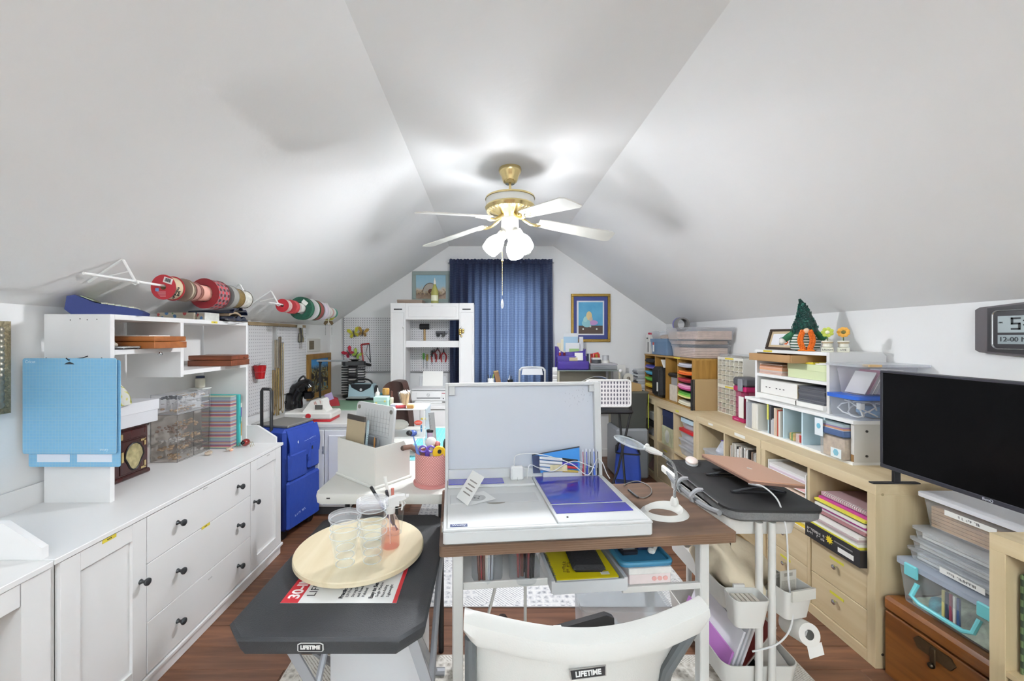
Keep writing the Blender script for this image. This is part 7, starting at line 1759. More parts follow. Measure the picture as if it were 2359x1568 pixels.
c1x = PX(1733, 1.36); t = hang_cup(c1x, cy0 - .028, PZ(1450, 1.36), 'white cup of swab packs hung on the cart end', .122, .10, .08)
for k in range(5): ob('swab_pack', G().box(-.04 + .016 * k, -.028 + .016 * k, -.065, -.015, .02, .088), mat(['#d9d3c6', '#cfc7ba'][k % 2], .7), t)
c2x = PX(1836, 1.40); t = hang_cup(c2x, cy0 + .03, PZ(1432, 1.40), 'white cup with a hang tag card on the cart side', .12, .105, .09)
ob('hang_card', G().box(-.035, .035, -.04, -.037, .04, .15), mat('#bdb8ae', .7), t); ob('card_hole', G().box(-.018, .018, -.0405, -.04, .13, .142), mat('#8a867c', .7), t); ob('card_print', G().box(-.03, .03, -.0405, -.04, .075, .115), mat('#a39d92', .7, noise=.3, scale=150), t)
ob('folded_flap', G().box(-.045, .055, -.095, -.088, .075, .112), mat('#c9c6be', .7), t)
t.rotation_euler.z = R(12)
t = T('paper_roll', 'white paper roll with a torn end under the tag cup', 'paper roll', (PX(1845, 1.42), 1.43, PZ(1452, 1.42)))
g = G(); g.m = Matrix.Rotation(R(75), 4, 'X') @ Matrix.Rotation(R(0), 4, 'Y'); g.lathe([(.016, -.05), (.037, -.05), (.037, .05), (.016, .05)], 28, cap=False); ob('roll', g, mat('#d9d6d0', .8), t)
ob('loose_sheet', G().surf(lambda u, v: (-.01 + .05 * u, -.05 - .012 * v, -.026 - .034 * v + .016 * u), 6, 6), mat('#dcd9d4', .8), t)
S('cart_hook', 'white wire hook holding the paper roll on the cart', 'hook', G().tube([(PX(1845, 1.42), 1.46, PZ(1452, 1.42)), (PX(1845, 1.42), 1.40, PZ(1452, 1.42)), (PX(1845, 1.42), 1.395, PZ(1440, 1.42))], .004, 6), WHITE)
t = T('canvas_bag', 'crumpled natural canvas bag slumped in the middle cart tray', 'canvas bag', (.985, 1.60, .405))
def cbag(u, v):
 a = 2 * math.pi * u; e_ = math.sin(math.pi * min(1, v * .80 + .18))
 r_ = .125 * e_ * (1 + .16 * math.sin(3 * a + 2 * v) + .07 * math.sin(7 * a - 3 * v))
 return (.0 + r_ * 1.05 * math.cos(a) - .02 * v, r_ * 1.15 * math.sin(a), .02 + .175 * v + .03 * math.sin(2 * a + 1) * v)
ob('cloth', G().surf(cbag, 40, 14), mat('#cdbfa6', .9, noise=.08, scale=14, bump=.5, bscale=22), t)
o = ob('stamp_frame', rect_frame(-.03, .03, -.012, .012, 0, .0008, .002), INK, t); o.location = (-.05, -.1, .10); o.rotation_euler = (R(-32), R(-25), R(-12))
o = glyphs(Matrix.Rotation(R(90), 4, 'X'), .05, .012, 7, INK, t, 'stamp_print', 9); o.location = (-.05, -.102, .10); o.rotation_euler = (R(-32), R(-25), R(-12))
S('paper_bag', 'small kraft paper bag behind the canvas bag in the cart', 'paper bag', G().box(0, .12, 0, .1, 0, .12, .01), mat('#b9955f', .8), None, (1.02, 1.72, .405))
for k, (c, lb) in enumerate((('#b376b8', 'purple folder leaning in the bottom cart tray'), ('#e2e1e4', 'first white paper packet in the bottom cart tray'), ('#d6d6da', 'grey white paper packet in the bottom cart tray'), ('#e6e5e6', 'wide white paper packet in the bottom cart tray'))):
 t = T('folder', lb, 'folder', (cx0 + .025 + .016 * k, cy0 + .05, .126), 0, 'folders in the bottom cart tray')
 g = G(); g.m = Matrix.Rotation(R(20), 4, 'Y'); g.box(0, .008, 0, .33, 0, .10 if k == 0 else .17 + .012 * k); ob('sheets', g, mat(c, .6), t); g = G(); g.m = Matrix.Rotation(R(20), 4, 'Y'); g.box(.008, .0095, .01, .30, .01, .095 if k == 0 else .165 + .012 * k); ob('divider_sheet', g, PAPER, t)
t = T('binder', 'grey open binder with a red spine in the bottom cart tray', 'binder', (cx0 + .09, cy0 + .06, .126)); g = G(); g.m = Matrix.Rotation(R(38), 4, 'Y'); g.box(0, .006, 0, .3, 0, .23); ob('cover', g, mat('#bfbab4', .6), t); g = G(); g.m = Matrix.Rotation(R(38), 4, 'Y'); g.box(-.004, 0, 0, .3, .0, .22); ob('spine', g, mat('#6f2a26', .5), t)
t = T('old_laptop', 'silver grey laptop lying in the bottom cart tray', 'laptop', (cx0 + .155, cy0 + .03, .15)); g = G(); g.m = Matrix.Rotation(R(12), 4, 'X'); g.box(0, .115, 0, .26, .0, .012, .003); ob('base', g, BLACK, t); g = G(); g.m = Matrix.Rotation(R(12), 4, 'X'); g.box(0, .115, 0, .26, .0125, .02, .003); ob('lid', g, mat('#b4afa8', .5), t)
S('book', 'black wire bound planner under the grey laptop in the cart', 'book', G().box(0, .24, 0, .3, 0, .018, .003), BLACK, None, (cx0 + .03, cy0 + .03, .1262))
# white folding chair
fc = T('folding_chair', 'white plastic folding chair with a curved back facing the desk', 'chair', (0, 0, 0))
xl, yl, xr, yr = -.045, .757, .43, .792
def rail(u): # along the backrest 0..1
 x = xl + (xr - xl) * u; y = yl + (yr - yl) * u - .062 * math.sin(math.pi * u) ** 1.1
 return x, y
prof = [(.022, -.28), (.014, -.10), (.012, -.056), (-.002, -.052), (-.019, -.044), (-.024, -.028), (-.018, -.006), (-.004, .001), (.014, .002), (.024, -.006), (.028, -.05), (.028, -.10), (.036, -.28)]
def back(u, v):
 x, y = rail(u); k = v * (len(prof) - 1); i = min(int(k), len(prof) - 2); f_ = k - i
 dy = prof[i][0] * (1 - f_) + prof[i + 1][0] * f_; dz = prof[i][1] * (1 - f_) + prof[i + 1][1] * f_
 e_ = 1 - .5 * max(0, (abs(u - .5) - .46) / .04)
 zoff = -.004 * math.sin(math.pi * u)
 if dz < -.06: x += (1 - u) * .02 - u * min(.09, .95 * (-dz - .06))
 return (x, y + dy + (-dz * .10), .885 + zoff + dz * (1 if dz < -.06 else e_))
ob('backrest', G().surf(back, 40, len(prof) - 1), mat('#c4c3be', .42, bump=.08, bscale=300), fc)
ym_ = rail(.5)[1]
mx0, mz0 = PX(1353, ym_ + .022), .797
pl = G(); pl.m = frame3((mx0, ym_ + .0195, mz0), (1, .07, .07), (0, .10, 1)); pl.prism([(-.033, -.009), (.033, -.009), (.0345, .009), (-.0345, .009)], 0, .003); ob('logo_plate', pl, mat('#a9a9a6', .3, .6), fc)
pl = G(); pl.m = frame3((mx0, ym_ + .0195, mz0), (1, .07, .07), (0, .10, 1)); pl.prism([(-.031, -.0075), (.031, -.0075), (.0325, .0075), (-.0325, .0075)], .003, .0036); ob('logo_field', pl, mat('#1a1a1c', .4), fc)
Mx_ = frame3((mx0, ym_ + .0195, mz0), (1, .07, .07), (0, .10, 1)) @ Matrix.Translation((0, 0, .004)); lettering('LIFETIME', .0125, Mx_, mat('#d6d6d4', .35), fc, bold=.0005, depth=.0003)
m_ch = mat('#4a4d4e', .5)
ob('frame_leg', G().tube([(xl + .012, yl + .004, .84), (xl + .012, yl + .03, .60), (xl + .02, yl + .16, .46), (xl + .02, yl + .40, .012)], .0115, 10), m_ch, fc)
ob('frame_leg', G().tube([(xr - .006, yr + .004, .855), (xr - .07, yr + .01, .745), (xr - .075, yr + .12, .46), (xr - .075, yr + .38, .012)], .0115, 10), m_ch, fc)
ob('rear_leg', G().tube([(xl + .04, yl + .24, .455), (xl + .04, yl - .06, .012)], .0115, 10), m_ch, fc); ob('rear_leg', G().tube([(xr - .08, yr + .22, .455), (xr - .08, yr - .08, .012)], .0115, 10), m_ch, fc)
ob('seat', loft([(rrect(xl + .02, xr - .03, .80, 1.20, .05, 5), .445), (rrect(xl + .01, xr - .02, .79, 1.21, .06, 5), .46), (rrect(xl + .03, xr - .04, .81, 1.19, .05, 5), .466)]), WHITE_PLASTIC, fc)
t = T('makeup_brush_cup', 'cup of soft brushes and an orange sponge on the chair seat', 'brush cup', (PX(1178, 1.02), 1.02, .4665))
ob('cup', G().lathe([(.0005, 0), (.035, 0), (.042, .15)], 20, cap=False), mat('#cfcdc8', .4), t)
for k, (x, y, z, r_, c) in enumerate(((-.022, .012, .205, .017, '#2a1c18'), (.006, .0, .19, .014, '#b3722a'), (.02, .006, .185, .010, '#d6cbb8'), (.032, .01, .19, .005, '#3a3a3c'), (.016, .02, .20, .006, '#8a5a34'))):
 ob('brush_handle', G().cyl((x * .5, y * .5, .01), (x, y, z - .02), .004, n=8), mat('#2a2426', .4), t); ob('brush_head', G().sph((x, y, z), r_, 12, (1, .7, 1.4)), mat(c, .9, bump=.4, bscale=100), t)
t = T('portfolio_case', 'black folder propped on the chair seat', 'folder', (PX(1345, 1.05) - .08, 1.02, .4665), R(4)); g = G(); g.m = Matrix.Rotation(R(-8), 4, 'X'); g.prism([(0, 0), (.165, 0), (.165, .20), (.145, .208), (.0, .178)], 0, .02, 'y'); ob('cover', g, mat('#1b1a1c', .7), t); g = G(); g.m = Matrix.Rotation(R(-8), 4, 'X'); g.box(.004, .16, .006, .014, .003, .183); ob('pages', g, PAPER, t)
t = tub('storage_tub', 'big frosted tub with a clear lid on the floor under the desk', .355, .685, 1.50, 1.66, .0052, .40, FROST, CLEAR, [stuffing('#b9bcc0', .8)], lidh=.02)
t = T('wipes_carton', 'white carton with blue print on the floor under the black table', 'carton', (-.565, 1.43, .0052))
ob('carton', G().box(0, .325, 0, .20, 0, .30, .002), mat('#e2e2e4', .5), t)
ob('blue_band', G().box(.0, .325, -.0008, 0, .03, .075), mat('#7f93c4', .5, noise=.3, scale=20), t); ob('blue_badge', G().box(.24, .315, -.0014, -.0008, .03, .085), mat('#2c4fa8', .5), t)
glyphs(frame3((.12, -.0012, .052), (1, 0, 0), (0, 0, 1)), .21, .024, 38, mat('#e2e6f0', .5), t, 'band_print', 11, 2); glyphs(frame3((.2, -.0006, .15), (1, 0, 0), (0, 0, 1)), .2, .05, 40, mat('#3f5fae', .5), t, 'carton_print', 12, 4); lettering('S', .05, frame3((.3254, .06, .24), (0, 1, 0), (0, 0, 1)), mat('#2c4fa8', .5), t)
# back left: bag, counter, machines
m_nyl = mat('#22409a', .55, noise=.1, scale=12, bump=.35, bscale=24)
bg = T('rolling_tote', 'royal blue rolling craft tote beside the sideboard', 'rolling bag', (-1.40, 2.75, 0), R(-13))
ob('body', G().box(-.30, .0, 0, .345, .055, .765, .02), m_nyl, bg)
ob('top_flap', G().surf(lambda u, v: (.002 + .016 * math.sin(math.pi * u) + .02 * u, .02 + .325 * v, .755 - .21 * u), 8, 8, (-.006, 0, 0)), m_nyl, bg)
ob('pocket', G().box(-.01, .035, .012, .20, .40, .60, .018), m_nyl, bg); ob('pocket', G().box(-.01, .032, .215, .34, .43, .64, .016), m_nyl, bg)
ob('lower_flap', G().box(-.005, .03, .0, .345, .07, .405, .014), m_nyl, bg)
ob('side_mesh', G().box(-.26, -.03, -.012, .0, .08, .36, .008), mat('#1c2648', .7), bg)
ob('zip_pull', G().box(.032, .036, .24, .255, .575, .60, .002), BLACK, bg)
ob('buckle', G().prism([(.205, .53), (.225, .515), (.205, .50)], .034, .038, 'x'), m_nyl, bg)
glyphs(frame3((.0262, .215, .648), (0, 1, .12), (.1, 0, 1)), .17, .022, 13, mat('#cdd6ec', .5), bg, 'bag_lettering', 2)
glyphs(frame3((.0302, .12, .16), (0, 1, .1), (0, 0, 1)), .12, .015, 11, mat('#cdd6ec', .5), bg, 'bag_lettering', 4)
ob('emblem', G().prism([(.085, .63), (.10, .655), (.095, .665), (.105, .675), (.112, .64), (.105, .625), (.098, .64)], .0262, .0275, 'x'), mat('#cdd6ec', .5), bg)
for y in (.03, .31):
 ob('wheel', G().cyl((-.27, y, .032), (-.24, y, .032), .032, n=18), BLACK, bg); ob('wheel', G().cyl((-.06, y, .032), (-.03, y, .032), .032, n=18), BLACK, bg)
ob('trolley_handle', G().tube([(-.20, .015, .74), (-.20, .015, 1.03), (-.19, .015, 1.045), (-.13, .015, 1.045), (-.12, .015, 1.03), (-.12, .015, .74)], .011, 10), mat('#26272a', .4), bg)
t = T('grey_case', 'flat grey case lying on the blue rolling tote', 'case', (-1.40, 2.75, .767), R(-13)); ob('shell', G().box(-.28, -.02, .055, .33, 0, .018, .004), mat('#7f7d78', .6), t); ob('seam', G().box(-.0205, -.0195, .06, .325, .008, .010), DGREY, t)
CNX0, CNX1, CNY0, CNY1, CNZ = -1.845, -1.075, 3.13, 4.70, .735
cn = T('base_cabinet', 'white counter cabinet with raised panel doors in the back corner', 'cabinet', (0, 0, 0))
ob('countertop', G().box(CNX0, CNX1 + .02, CNY0 - .02, CNY1, CNZ - .03, CNZ, .004), mat('#d3d2ce', .5), cn)
ob('body', G().box(CNX0, CNX1, CNY0, CNY1, .08, CNZ - .03), WHITE, cn); ob('toe_kick', G().box(CNX0, CNX1 - .05, CNY0 + .05, CNY1, 0, .08), DGREY, cn)
for k in range(3):
 x0 = CNX0 + .17 + k * .20
 d = ob('door', G().box(x0, x0 + .195, CNY0 - .018, CNY0, .10, CNZ - .05, .003), mat('#d9dade', .5), cn); ob('raised_panel', G().box(x0 + .035, x0 + .16, CNY0 - .026, CNY0 - .017, .14, CNZ - .09, .008), mat('#d9dade', .5), d)
 ob('hinge', G().box(x0 + .186, x0 + .195, CNY0 - .021, CNY0 - .018, .5, .56), STEEL, d)
for k in range(3):
 y0 = CNY0 + .02 + k * .51; d = ob('door', G().box(CNX1, CNX1 + .018, y0, y0 + .5, .10, CNZ - .05, .003), WHITE, cn); ob('knob', G().sph((CNX1 + .03, y0 + .44, .5), .014, 12), CHROME, d)
t = T('cutting_mat', 'sage green cutting mat on the corner counter', 'cutting mat', (0, 0, CNZ)); ob('sheet', G().prism(rrect(-1.60, -1.085, 3.68, 4.27, .02), .0002, .003), mat('#86a98c', .6), t); ob('border_line', G().tube([(x, y, .0032) for x, y in rrect(-1.585, -1.10, 3.70, 4.25, .015)], .001, 4, True), mat('#b4cdb6', .6), t)
pr = T('die_press', 'white and red hand cranked die press on the counter', 'die press', (-1.62, 3.16, CNZ))
ob('base', G().box(0, .38, 0, .22, .022, .075, .012), mat('#dcdad4', .35), pr); ob('red_foot', G().box(.015, .37, .01, .21, 0, .024, .004), mat('#b3222a', .35), pr)
ob('tower', G().prism([(.13, .07), (.19, .15), (.205, .165), (.28, .175), (.295, .16), (.30, .115), (.33, .07)], .04, .17, 'y'), mat('#e2e0da', .35), pr)
ob('slot', G().box(.235, .295, .036, .041, .095, .13), mat('#55534f', .5), pr); ob('crank', G().cyl((.20, -.012, .05), (.20, .0, .05), .02, n=16), mat('#b3222a', .35), pr)
ob('crank_knob', G().cyl((.17, -.045, .012 + .02), (.17, -.012, .035), .013, n=14), mat('#e6e4de', .35), pr)
glyphs(frame3((.255, .0396, .15), (1, 0, .2), (-.2, 0, 1)), .055, .024, 4, mat('#b8483f', .5), pr, 'press_logo', 7)
em = T('embosser', 'glossy black handled embosser on the counter', 'embosser', (-1.74, 3.72, CNZ), R(10))
ob('body', G().tube(smooth([(-.06, 0, .02), (-.055, 0, .12), (-.01, 0, .20), (.05, 0, .225), (.075, 0, .20)]), [.075] * 4 + [.072] * 8 + [.06] * 8 + [.05] * 5, 14), BLACK_GLOSS, em)
ob('handle', G().tube(smooth([(-.03, 0, .20), (-.02, 0, .27), (.02, 0, .31), (.045, 0, .27), (.05, 0, .22)]), .009, 8), BLACK, em); ob('lever', G().tube(smooth([(-.07, -.02, .06), (-.15, -.04, .08), (-.19, -.05, .10)]), [.012] * 6 + [.016] * 6 + [.008], 8), BLACK, em)
ob('clamp', G().box(.03, .11, -.04, .04, .10, .17, .01), BLACK_GLOSS, em)
t = T('tape_dispenser', 'red and lavender box of cards beside the black embosser', 'card box', (-1.60, 3.86, CNZ), R(20)); ob('tray', G().prism([(0, 0), (.16, 0), (.14, .07), (.06, .10), (0, .05)], 0, .08, 'y'), mat('#a3202c', .4), t); g = G(); g.at((.04, -.004, .05), ry=R(-20)); g.box(0, .07, 0, .003, 0, .07); ob('lavender_card', g, mat('#b09cc4', .5), t)
t = T('phone', 'slim grey gadget lying near the green mat', 'gadget', (-1.52, 3.60, CNZ)); ob('body', G().box(0, .10, 0, .06, 0, .022, .006), mat('#6f7a7c', .4), t); ob('screen', G().box(.01, .09, .008, .052, .022, .0226), mat('#55626a', .2), t)
lm = T('desk_lamp', 'black desk lamp with a slim silver light bar', 'lamp', (-1.70, 4.05, CNZ)); ob('base', G().lathe([(.07, 0), (.07, .012), (.02, .016)], 28), BLACK, lm); ob('post', G().tube([(0, 0, .01), (-.005, 0, .30), (.0, 0, .42)], .011, 10), BLACK, lm); ob('light_bar', G().box(-.03, .28, -.02, .02, .425, .442, .004), mat('#a9abad', .35, .5), lm); ob('joint', G().sph((0, 0, .42), .018, 12), BLACK, lm)
tw = T('stamp_carousel', 'black revolving rack of small trays on the counter', 'carousel', (-1.52, 4.52, CNZ), R(25))
ob('base', G().lathe([(.12, 0), (.12, .02), (.05, .03)], 28), BLACK, tw); ob('core', G().box(-.045, .045, -.045, .045, .02, .36), BLACK, tw); ob('cap', G().prism(rrect(-.12, .12, -.12, .12, .03), .36, .40), BLACK, tw)
for side in range(3):
 a = R(-150 + 90 * side)
 for k in range(11):
  g = G(); g.at((0, 0, .045 + k * .0285), a - R(45)); g.box(.045, .125, -.045, .045, 0, .012, .002); o = ob('tray', g, BLACK, tw)
  if (k + side) % 4 != 3:
   g = G(); g.at((0, 0, .045 + k * .0285), a - R(45)); g.box(.05, .118, -.036, .036, .0125, .024, .002); ob('ink_pad', g, mat(['#d9d8d4', '#c6c4c0', '#3a3a3c'][(k * (side + 1)) % 3 if side else 0], .4), o)
t = T('silver_dish', 'small silver dish on top of the black carousel', 'dish', (-1.50, 4.50, CNZ + .40)); ob('bowl', G().lathe([(.02, 0), (.03, .005), (.06, .025), (.062, .026)], 24, cap=False), CHROME, t); ob('foot', G().lathe([(.025, 0), (.025, .004)], 18), CHROME, t)
bm_ = T('die_cutter', 'pale blue manual die cutting machine with a black front', 'die cutter', (-1.50, 4.28, CNZ + .0035))
ob('base', G().box(-.01, .29, -.04, .14, 0, .022, .004), BLACK, bm_)
ob('body', G().prism([(.0, .022), (.28, .022), (.27, .15), (.255, .165), (.025, .165), (.01, .15)], 0, .13, 'y'), mat('#b5d0d9', .35), bm_)
ob('black_yoke', G().prism([(.025, .166), (.255, .166), (.24, .13), (.15, .085), (.13, .085), (.04, .13)], -.004, .0, 'y'), mat('#23272c', .4), bm_)
ob('round_badge', G().prism([(.14 + .014 * math.cos(a), .108 + .014 * math.sin(a)) for a in [2 * math.pi * k / 18 for k in range(18)]], -.006, -.004, 'y'), mat('#dfe4e6', .3), bm_)
ob('side_wheel', G().cyl((.28, .06, .1), (.295, .06, .1), .05, n=24), mat('#1c1e22', .4), bm_); ob('platform', G().prism([(.02, -.12), (.22, -.12), (.24, -.0), (.02, -.0)], .03, .036), mat('#a8aca8', .4), bm_)
t = T('bead_strand', 'string of black beads draped over the pale blue machine', 'bead strand', (0, 0, 0))
for k in range(18):
 a = math.pi * k / 17; ob('bead', G().sph((-1.36 + .10 * math.cos(a), 4.34, CNZ + .17 + .05 * math.sin(a)), .011, 8), BLACK_GLOSS, t)
t = T('tape_gun', 'teal handled roller lying behind the counter mat', 'roller', (-1.20, 4.42, CNZ + .003)); ob('handle', G().cyl((0, 0, .04), (.16, .02, .045), .014, n=12), mat('#2f7f92', .35), t); ob('roller', G().cyl((.16, .0, .03), (.24, .01, .03), .028, n=18), mat('#2a2c2e', .4), t)
oc = T('office_chair', 'brown leather office chair with its back to the printer', 'chair', (-.76, 3.60, 0), R(-24))
m_lea = mat('#4a342e', .38, noise=.15, scale=12, bump=.2, bscale=40)
ob('backrest', G().surf(lambda u, v: (-.10 + .20 * u + .02 * v * (u - .5), .05 * math.cos(math.pi * (u - .5)) - .05 - .10 * v ** 2, .48 + .54 * v * (1 - .10 * (2 * u - 1) ** 4)), 14, 12, (0, .075, .01)), m_lea, oc)
ob('seat', loft([(rrect(-.15, .15, -.30, .02, .08, 5), .42), (rrect(-.16, .16, -.31, .03, .09, 5), .47), (rrect(-.13, .13, -.28, .0, .08, 5), .50)]), m_lea, oc)
ob('gas_column', G().cyl((0, -.12, .08), (0, -.12, .42), .028, n=14), BLACK, oc)
for k in range(5):
 a = 2 * math.pi * k / 5; ob('base_spoke', G().tube([(0, -.12, .09), (.15 * math.cos(a), -.12 + .15 * math.sin(a), .07)], [.028, .016], 8), BLACK, oc); ob('caster', G().sph((.15 * math.cos(a), -.12 + .15 * math.sin(a), .03), .03, 10), BLACK, oc)
# white armoire frame, desk, printer
AX0, AX1, AY0, AY1, AZ = PX(900, 4.28), PX(1092, 4.28), 4.28, 4.54, PZ(698, 4.28)
ar = T('craft_armoire', 'tall white open armoire frame with a shelf in front of the pegboard', 'armoire', (0, 0, 0))
pw_ = .16
for x0 in (AX0, AX1 - pw_):
 po = ob('post', G().box(x0, x0 + pw_, AY0, AY1, 0, AZ, .003), WHITE_LAM, ar)
 for a in ((x0, x0 + .02, .1, AZ - .10), (x0 + pw_ - .02, x0 + pw_, .1, AZ - .10)): ob('panel_stile', G().box(a[0], a[1], AY0 - .008, AY0, a[2], a[3], .002), WHITE_LAM, po)
 ob('panel_rail', G().box(x0, x0 + pw_, AY0 - .008, AY0, AZ - .10, AZ, .002), WHITE_LAM, po)
 ob('slot', G().prism(rrect(x0 + .035, x0 + .125, AZ - .072, AZ - .060, .005), -.009 + AY0, -.007 + AY0, 'y'), BLACK, po)
 ob('knob', G().sph((x0 + (pw_ - .02 if x0 == AX0 else .02), AY0 - .016, PZ(754, AY0)), .011, 12), WHITE, po)
ob('header', G().box(AX0 + pw_, AX1 - pw_, AY0, AY1, AZ - .175, AZ, .003), WHITE_LAM, ar)
ob('header_panel', G().box(AX0 + pw_ + .03, AX1 - pw_ - .03, AY0 - .006, AY0, AZ - .15, AZ - .035, .004), WHITE_LAM, ar); ob('knob', G().sph(((AX0 + AX1) / 2, AY0 - .014, AZ - .025), .011, 12), WHITE, ar)
zs_ = PZ(800, AY0); ob('shelf', G().box(AX0 + pw_, AX1 - pw_, AY0 + .02, AY1, zs_, zs_ + .07, .003), WHITE_LAM, ar)
ob('bottom_shelf', G().box(AX0 + pw_, AX1 - pw_, AY0 + .02, AY1, .06, .10, .003), WHITE_LAM, ar)
t = T('wooden_plank_box', 'flat rustic wooden box on top of the armoire', 'box', (PX(916, 4.35), 4.33, AZ)); ob('box_base', G().box(0, .27, 0, .2, 0, .03, .002), wood('#a48f80', '#8a7668', 'x', 4, .6), t); ob('lid', G().box(-.003, .273, -.003, .203, .022, .042, .002), wood('#ab9787', '#8f7b6c', 'x', 4, .6), t)
t = T('soap_bottle', 'tall bottle of yellow liquid on top of the armoire', 'bottle', (PX(1001, 4.33), 4.35, AZ)); ob('bottle', G().lathe([(.038, 0), (.041, .01), (.041, .12), (.033, .15), (.018, .19), (.014, .21)], 24), clear('#d8d68a', .45, .15, '#eeeeb4'), t); ob('cap', G().lathe([(.014, .21), (.013, .24), (.005, .265), (.004, .28)], 16), mat('#e6e4da', .35), t); ob('label', G().prism([(.0415 * math.cos(a), .0415 * math.sin(a)) for a in [R(-150 + 12 * k) for k in range(11)]] + [(.0405 * math.cos(a), .0405 * math.sin(a)) for a in [R(-30 - 12 * k) for k in range(11)]], .03, .09), mat('#e0dfc4', .5), t)
t = T('gold_charms', 'cluster of gold owl charms hung on the armoire post', 'charm', (PX(1063, 4.26), AY0 - .02, PZ(762, 4.26)))
for k in range(5): ob('charm', G().sph(((k % 2) * .03 - .015, 0, -.02 * (k // 2) + .01), .016, 10, (1, .5, 1)), mat('#b39a5a', .3, .7), t)
ob('drop', G().sph((0, 0, -.055), .012, 10), mat('#c9b98a', .3, .6), t)
pd = T('printer_desk', 'white desk with flat drawer fronts under the printer', 'desk', (0, 0, 0))
QX0, QX1, QY0, QY1, QZ = -.83, -.19, 3.74, 4.27, .762
ob('top', G().box(QX0, QX1, QY0, QY1, QZ - .03, QZ, .003), WHITE_LAM, pd); ob('body', G().box(QX0 + .01, QX1 - .01, QY0 + .03, QY1, .05, QZ - .03), WHITE_LAM, pd)
xs_ = PX(968, QY0)
d = ob('door', G().box(QX0 + .015, xs_ - .008, QY0 + .012, QY0 + .03, .06, QZ - .036, .002), WHITE_LAM, pd); ob('knob', G().sph((xs_ - .03, QY0 + .004, .52), .012, 10), BLACK, d)
for k in range(4): d = ob('drawer', G().box(xs_ - .004, QX1 - .012, QY0 + .012, QY0 + .03, .06 + k * .167, .06 + (k + 1) * .167 - .005, .002), WHITE_LAM, pd); ob('label_tick', G().box(QX1 - .035, QX1 - .018, QY0 + .011, QY0 + .012, .13 + k * .167, .133 + k * .167), mat('#b9b9b8', .6), d)
pt = T('printer', 'white inkjet printer with paper in its rear tray', 'printer', (PX(945, 3.95), 3.92, QZ))
Wp = PX(1036, 3.95) - PX(945, 3.95)
m_prt = mat('#dfdfde', .4)
ob('body', G().box(0, Wp, 0, .28, .012, .115, .018), m_prt, pt); ob('lower_tray', G().box(.05, Wp - .07, -.03, .02, 0, .018, .006), m_prt, pt); ob('scanner_lid', G().box(.01, Wp - .01, .02, .29, .117, .138, .008), mat('#cfcfd0', .35), pt)
ob('paper_slot', G().box(.07, Wp - .09, -.003, .002, .045, .052), mat('#6a6a6c', .5), pt); ob('front_door', G().box(.065, Wp - .085, -.004, .0, .055, .108, .002), mat('#e6e6e5', .35), pt)
ob('logo_ring', G().tube([(Wp * .47 + .015 * math.cos(a), -.005, .08 + .015 * math.sin(a)) for a in [2 * math.pi * k / 20 for k in range(20)]], .0012, 6, True), mat('#9a9a9c', .3), pt); lettering('hp', .024, frame3((Wp * .47, -.0045, .081), (1, 0, 0), (0, 0, 1)), mat('#9a9a9c', .3), pt)
ob('red_sticker', G().box(Wp - .075, Wp - .038, -.001, .0005, .092, .1), mat('#a8404a', .4), pt); ob('button', G().cyl((Wp - .06, -.002, .045), (Wp - .06, .001, .045), .006, n=10), INK, pt)
g = G(); g.at((.085, .255, .135), rx=R(-12)); g.box(0, .21, 0, .004, 0, .155); ob('paper', g, PAPER, pt); g = G(); g.at((.05, .262, .13), rx=R(-12)); g.box(0, .28, 0, .006, 0, .11, .004); ob('rear_tray', g, mat('#b9babc', .35), pt)
# pegboards
def peg_mat(name, ax1, ax2, s, hx='#3a3940'):
 m, nt, p = nodes_of(name); tc = nt.nodes.new('ShaderNodeTexCoord'); sx = nt.nodes.new('ShaderNodeSeparateXYZ'); nt.links.new(tc.outputs['Object'], sx.inputs[0])
 acc = None
 for a_ in (ax1, ax2):
  q = nt.nodes.new('ShaderNodeMath'); q.operation = 'MULTIPLY'; q.inputs[1].default_value = 1 / s; nt.links.new(sx.outputs[a_], q.inputs[0])
  f_ = nt.nodes.new('ShaderNodeMath'); f_.operation = 'FRACT'; nt.links.new(q.outputs[0], f_.inputs[0])
  d_ = nt.nodes.new('ShaderNodeMath'); d_.operation = 'SUBTRACT'; d_.inputs[1].default_value = .5; nt.links.new(f_.outputs[0], d_.inputs[0])
  e_ = nt.nodes.new('ShaderNodeMath'); e_.operation = 'POWER'; e_.inputs[1].default_value = 2; nt.links.new(d_.outputs[0], e_.inputs[0])
  if acc is None: acc = e_
  else:
   sm_ = nt.nodes.new('ShaderNodeMath'); sm_.operation = 'ADD'; nt.links.new(acc.outputs[0], sm_.inputs[0]); nt.links.new(e_.outputs[0], sm_.inputs[1]); acc = sm_
 lt = nt.nodes.new('ShaderNodeMath'); lt.operation = 'LESS_THAN'; lt.inputs[1].default_value = .024; nt.links.new(acc.outputs[0], lt.inputs[0])
 mx = nt.nodes.new('ShaderNodeMix'); mx.data_type = 'RGBA'; mx.inputs[6].default_value = (*lin('#e2e1e2'), 1); mx.inputs[7].default_value = (*lin(hx), 1)
 nt.links.new(lt.outputs[0], mx.inputs[0]); nt.links.new(mx.outputs[2], p.inputs['Base Color']); p.inputs['Roughness'].default_value = .55
 return m
m_pegb = peg_mat('peg_xz', 'X', 'Z', .0265); m_pegl = peg_mat('peg_yz', 'Y', 'Z', .0265, '#8a898e')
pb = T('pegboard', 'white pegboard on the gable wall behind the armoire', 'pegboard', (0, 0, 0))
px0, px1, pz0, pz1 = PX(791, 4.69), PX(1036, 4.69), PZ(856, 4.69), PZ(731, 4.69)
